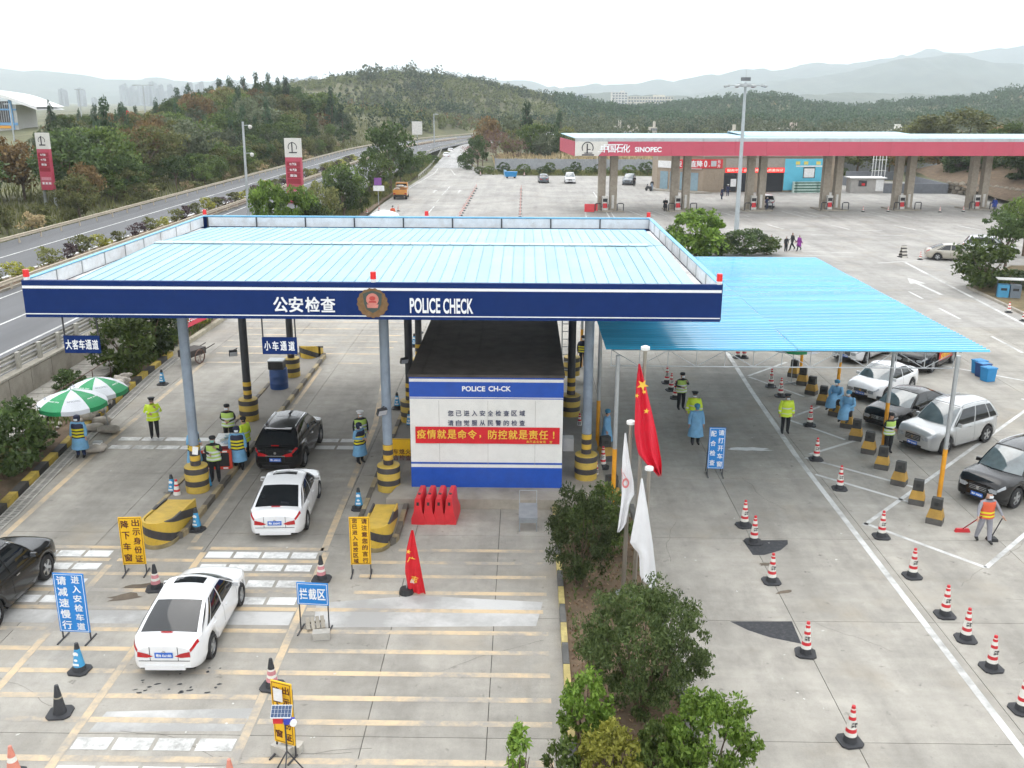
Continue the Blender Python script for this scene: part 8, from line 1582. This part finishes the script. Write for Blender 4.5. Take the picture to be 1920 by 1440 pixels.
# ---- bare and leafy trees at the back of the forecourt
def bare_mesh(r_, h=1.0):
    b = MB()
    def br(p, d, l, r0, dep):
        e = p + d * l; b.tube([p, p.lerp(e, .5) + Vector(r_.normal(size=3)) * l * .05, e], [r0, r0 * .8, r0 * .55], 4 if dep > 1 else 5)
        if dep < 5:
            for k in range(3 if dep < 4 else 2):
                n_ = (d + Vector(r_.normal(size=3)) * .55 + Vector((0, 0, .18))).normalized(); br(p.lerp(e, r_.uniform(.55, 1)), n_, l * r_.uniform(.6, .8), r0 * .55, dep + 1)
    br(Vector((0, 0, -.02)), Vector((0, 0, 1)), .3, .018, 0); return b.mesh('crown', mat('bare_twigs', (.16, .11, .085), .9, var=.3))
BR = [bare_mesh(np.random.default_rng(k)) for k in (2, 5)]; proto('haze_red', 'tree', 'red', 700, .05, .3, clumps=40, rx=.36, rz=.36, cz=.6, cr=.12)
for px, pyt, Y, w, k, lab in ((930, 230, 214, 10, 0, 'tall bare tree with dark trunk behind the boundary wall'), (905, 250, 210, 8, 1, 'reddish bare tree at the exit road bend'), (965, 250, 212, 8, 1, 'bare tree leaning over the boundary wall'), (885, 262, 216, 7, 0, 'small bare tree nearest the exit road')):
    q = PY(px, pyt, Y); t = thing('bare_tree', lab, 'tree', (q.x, Y, 0), random.uniform(0, 6)); t.scale = (w, w, q.z * 1.1); ob('branches', BR[k], t); ob('crown', PROTO['haze_red'][1], t, scale=(.95, .95, .85))
for px, pyt, Y, w, key, lab in ((895, 255, 206, 5.5, 'tree_dark0', 'round dark tree at the exit road bend'), (912, 220, 236, 8, 'tree_brown1', 'russet tree behind the bare trees'), (945, 212, 240, 9, 'tree_grey1', 'grey green tree behind the tall bare tree'), (988, 198, 238, 9, 'pine0', 'tallest pine behind the forecourt'), (1000, 225, 222, 8, 'tree_mid1', 'green tree below the tallest pine'), (1030, 235, 226, 8, 'tree_dark2', 'dark tree behind the forecourt wall'), (1050, 210, 246, 6, 'pine1', 'slim pine left of the station canopy'), (1065, 240, 232, 7, 'tree_olive1', 'olive tree at the station canopy end'), (960, 240, 228, 6, 'tree_olive2', 'olive tree among the bare trees'), (1020, 250, 216, 6, 'tree_grey0', 'grey green low tree behind the wall'), (1090, 246, 260, 8, 'tree_dark1', 'dark tree behind the canopy end'), (1120, 250, 270, 8, 'tree_grey2', 'grey green tree behind the canopy fascia'), (875, 283, 206, 4, 'bush_dark0', 'dark bush hiding the exit road guardrail end')):
    q = PY(px, pyt, Y); zg = float(terrain_h(q.x, Y)); plant(key, lab, 'tree' if 'bush' not in lab else 'shrub', (q.x, Y, zg), w, q.z - zg)
for i, (px, pyt, w, key) in enumerate(((898, 316, 2.6, 'clipped2'), (917, 310, 3.0, 'clipped2'), (944, 303, 3.6, 'clipped'), (982, 306, 4.0, 'clipped2'), (1020, 312, 4.2, 'clipped'), (1031, 303, 3.4, 'clipped2'), (1065, 312, 3.2, 'clipped'), (1080, 302, 3.2, 'clipped'), (1124, 306, 3.6, 'clipped2'), (1180, 308, 4.0, 'clipped2'), (1215, 302, 5.0, 'clipped'), (1582, 322, 3.2, 'clipped2'), (1642, 322, 3.6, 'clipped'), (1105, 322, 2.6, 'clipped2'), (1145, 320, 2.4, 'clipped2'))):
    Y = 192.5 + (i % 3) * .8; q = PY(px, pyt, Y); plant(key, ['first', 'second', 'third', 'fourth', 'fifth', 'sixth', 'seventh', 'eighth', 'ninth', 'tenth', 'eleventh', 'twelfth', 'thirteenth', 'fourteenth', 'fifteenth'][i] + ' clipped round shrub along the boundary wall, as set out from the exit road', 'shrub', (q.x, Y, 0), w * .8, max(q.z, 1.6))
# ---- trees on the bank by the filling station and the big tree
q = PY(1815, 212, 215); plant('bigtree', 'big spreading tree rising above the station canopy roof', 'tree', (q.x, 215, 0), 25, q.z * 1.02); q = PY(1745, 228, 218); plant('bigtree', 'lower flank tree beside the big spreading tree', 'tree', (q.x, 218, 0), 14, q.z)
for k in range(60):
    Y = random.uniform(118, 186); x = random.uniform(74.5, 100) if Y < 150 else random.uniform(66 if Y > 160 else 71, 98); key = random.choice(('tree_mid0', 'tree_dark1', 'tree_olive2', 'bush_dark0', 'tree_dark2', 'tree_brown0')); plant(key, {'tree_mid0': 'green', 'tree_dark1': 'dark', 'tree_olive2': 'olive', 'bush_dark0': 'bushy dark', 'tree_dark2': 'dark', 'tree_brown0': 'russet'}[key] + ' tree on the bank above the stone wall', 'tree', (x, Y, 2.0 + max(0, (x - 74) * .2)), random.uniform(5, 8), random.uniform(4, 6.5), {'tree_mid0': 'green', 'tree_dark1': 'dark', 'tree_olive2': 'olive', 'bush_dark0': 'bushy dark', 'tree_dark2': 'dark', 'tree_brown0': 'russet'}[key] + ' trees on the stone wall bank')
for k in range(22): Y = random.uniform(196, 226); x = 52 + k * 2.4; key = random.choice(('tree_mid1', 'tree_dark0', 'tree_olive0')); nm = {'tree_mid1': 'green', 'tree_dark0': 'dark', 'tree_olive0': 'olive'}[key]; plant(key, nm + ' tree behind the tank yard', 'tree', (x, Y, 0), random.uniform(6, 9), random.uniform(5, 8), nm + ' trees behind the tank yard')
# ---- tall dry grass behind the boundary wall and on verges
def blades(name, P0, h, m, label, lean=.25):
    N = len(P0); r_ = np.random.default_rng(N); hh = h * r_.uniform(.5, 1.2, N); a = r_.uniform(0, 6.28, N); w = .10 * hh; dx, dy = np.cos(a), np.sin(a); l = r_.normal(size=(N, 2)) * lean * hh[:, None]
    q = np.stack([P0 + np.stack([-dx * w, -dy * w, 0 * w], 1), P0 + np.stack([dx * w, dy * w, 0 * w], 1), P0 + np.stack([l[:, 0] + dx * w * .2, l[:, 1], hh], 1), P0 + np.stack([l[:, 0] - dx * w * .2, l[:, 1], hh], 1)], 1).reshape(-1, 3)
    me = bpy.data.meshes.new(name); me.vertices.add(len(q)); me.vertices.foreach_set('co', q.astype('f').ravel()); me.loops.add(len(q)); me.loops.foreach_set('vertex_index', np.arange(len(q), dtype='i')); me.polygons.add(N); me.polygons.foreach_set('loop_start', np.arange(0, len(q), 4, dtype='i')); me.update(calc_edges=True); me.materials.append(m); return tag(ob(name, me), label, 'grass', kind='stuff')
N = 9000; x = rg.uniform(-6, 66, N); y = rg.uniform(205, 226, N); blades('tall_grass', np.stack([x, y, terrain_h(x, y)], 1), 2.6, LM['straw'], 'tall dry grass behind the boundary wall'); N = 5000; x = rg.uniform(-4, 60, N); y = rg.uniform(206, 226, N); blades('green_grass', np.stack([x, y, terrain_h(x, y)], 1), 2.2, LM['olive'], 'tall green grass behind the boundary wall')
N = 5000; x = rg.uniform(-9, 30, N); y = rg.uniform(191, 202, N); blades('verge_grass', np.stack([x, y, terrain_h(x, y) + .1], 1), .6, LM['olive'], 'short grass between clipped shrubs and boundary wall')
N = 6000; x = -19.8 - rg.uniform(0, 3.2, N); y = rg.uniform(18, 62, N); blades('bed_grass', np.stack([x, y, 0 * x + .12], 1), .35, LM['mid'], 'weeds in the planting bed under the wall'); N = 9000; x = -20.5 - rg.uniform(0, 2.6, N); y = rg.uniform(62, 240, N); blades('roadside_grass', np.stack([x, y, 0 * x + .1], 1), .7, LM['olive'], 'grass under the roadside trees')
N = 14000; y = rg.uniform(55, 330, N); x = np.array([hx(v) for v in y]) - 46.6 - rg.uniform(0, 1, N) ** 1.5 * 30; blades('slope_grass', np.stack([x, y, terrain_h(x, y)], 1), 1.0, LM['olive'], 'rough grass on the verge beyond the motorway')
# ---- woods that cover the hills
def wood(name, label, xr_, yr_, n, cond, lm, h0, h1, per, size, seed, cone_=False):
    r_ = np.random.default_rng(seed); x = r_.uniform(*xr_, n); y = r_.uniform(*yr_, n); k = cond(x, y, r_.random(n)); x, y = x[k], y[k]; z = terrain_h(x, y); h = r_.uniform(h0, h1, len(x)); k = (x > -.2 * y) | (z + h < max_top(x, y)); x, y, z, h = x[k], y[k], z[k], h[k]; n = len(x); c = np.stack([x, y, z + h * .55], 1); q = r_.normal(size=(n, per, 3)); q /= np.linalg.norm(q, axis=2)[..., None]; q *= r_.uniform(.25, 1, (n, per, 1)) ** .5
    rr = np.stack([h * .38, h * .38, h * .48], 1)[:, None]
    if cone_: q[..., :2] *= (1 - q[..., 2:3]) * .62
    pts_ = (c[:, None] + q * rr).reshape(-1, 3); return tag(ob(name, leaves_mesh(name, pts_, size, .75, LM[lm], r_, .3)), label, 'wood', kind='stuff')
offroad = lambda x, y: (983 + x / y * 1727 > 150) & (x < np.where(y < 235, 0, ((np.minimum(y, 430) - 235) / 140) ** 2 * 24) - 54) | (y > 445)
wood('hillside_wood', 'olive scrub wood covering the main hill', (-420, 110), (330, 860), 16000, lambda x, y, r_: offroad(x, y) & (vnoise(x, y, 40, 6) > .22), 'hill', 1.8, 4.0, 22, 1.15, 1)
wood('hillside_wood', 'darker trees scattered over the main hill and its foot', (-420, 130), (250, 880), 6500, lambda x, y, r_: offroad(x, y) & ((vnoise(x, y, 55, 7) > .66) | (terrain_h(x, y) > 24) & (r_ > .4)), 'pine', 4, 7.5, 46, .9, 2)
wood('hillside_wood', 'grey green trees in the folds of the main hill', (-400, 140), (240, 860), 4200, lambda x, y, r_: offroad(x, y) & (vnoise(x, y, 35, 9) > .5), 'grey', 3, 6, 40, .9, 3)
wood('hillside_wood', 'russet scrub on the slope beside the motorway', (-200, 10), (240, 520), 1100, lambda x, y, r_: offroad(x, y) & (vnoise(x, y, 30, 12) > .55), 'brown', 2.5, 5, 30, .8, 4)
wood('valley_wood', 'pine wood on the hills behind the filling station', (20, 720), (520, 1050), 7500, lambda x, y, r_: vnoise(x, y, 60, 3) > .22, 'pine', 5, 9, 34, 1.5, 5)
wood('valley_wood', 'mixed trees in the valley behind the filling station', (10, 420), (240, 520), 2600, lambda x, y, r_: (vnoise(x, y, 40, 8) > .4) & (x > y * .06 - 10), 'grey', 4, 8, 36, 1.0, 6)
wood('valley_wood', 'bare tan scrub on the ridge behind the filling station', (180, 720), (640, 1050), 1200, lambda x, y, r_: vnoise(x, y, 50, 14) > .6, 'straw', 2, 4, 24, 1.4, 7)
wood('plain_wood', 'hazy trees on the plain before the distant town', (-900, -60), (420, 1500), 4200, lambda x, y, r_: vnoise(x, y, 90, 5) > .35, 'grey', 6, 11, 22, 2.2, 8)
# ---- the hazy air
hb = MB().box((0, 4480, 246), (18600, 9600, 500)); hm = bpy.data.materials.new('hazy_air'); hm.use_nodes = True; hn = hm.node_tree; hn.nodes.clear(); ho = hn.nodes.new('ShaderNodeOutputMaterial'); pv = hn.nodes.new('ShaderNodeVolumePrincipled')
pv.inputs['Color'].default_value = (.86, .94, 1, 1); pv.inputs['Density'].default_value = 1.75e-4; pv.inputs['Anisotropy'].default_value = .3; hn.links.new(pv.outputs[0], ho.inputs['Volume'])
tag(hb.build('haze', hm), 'pale hazy air over the whole place', 'haze', kind='stuff')
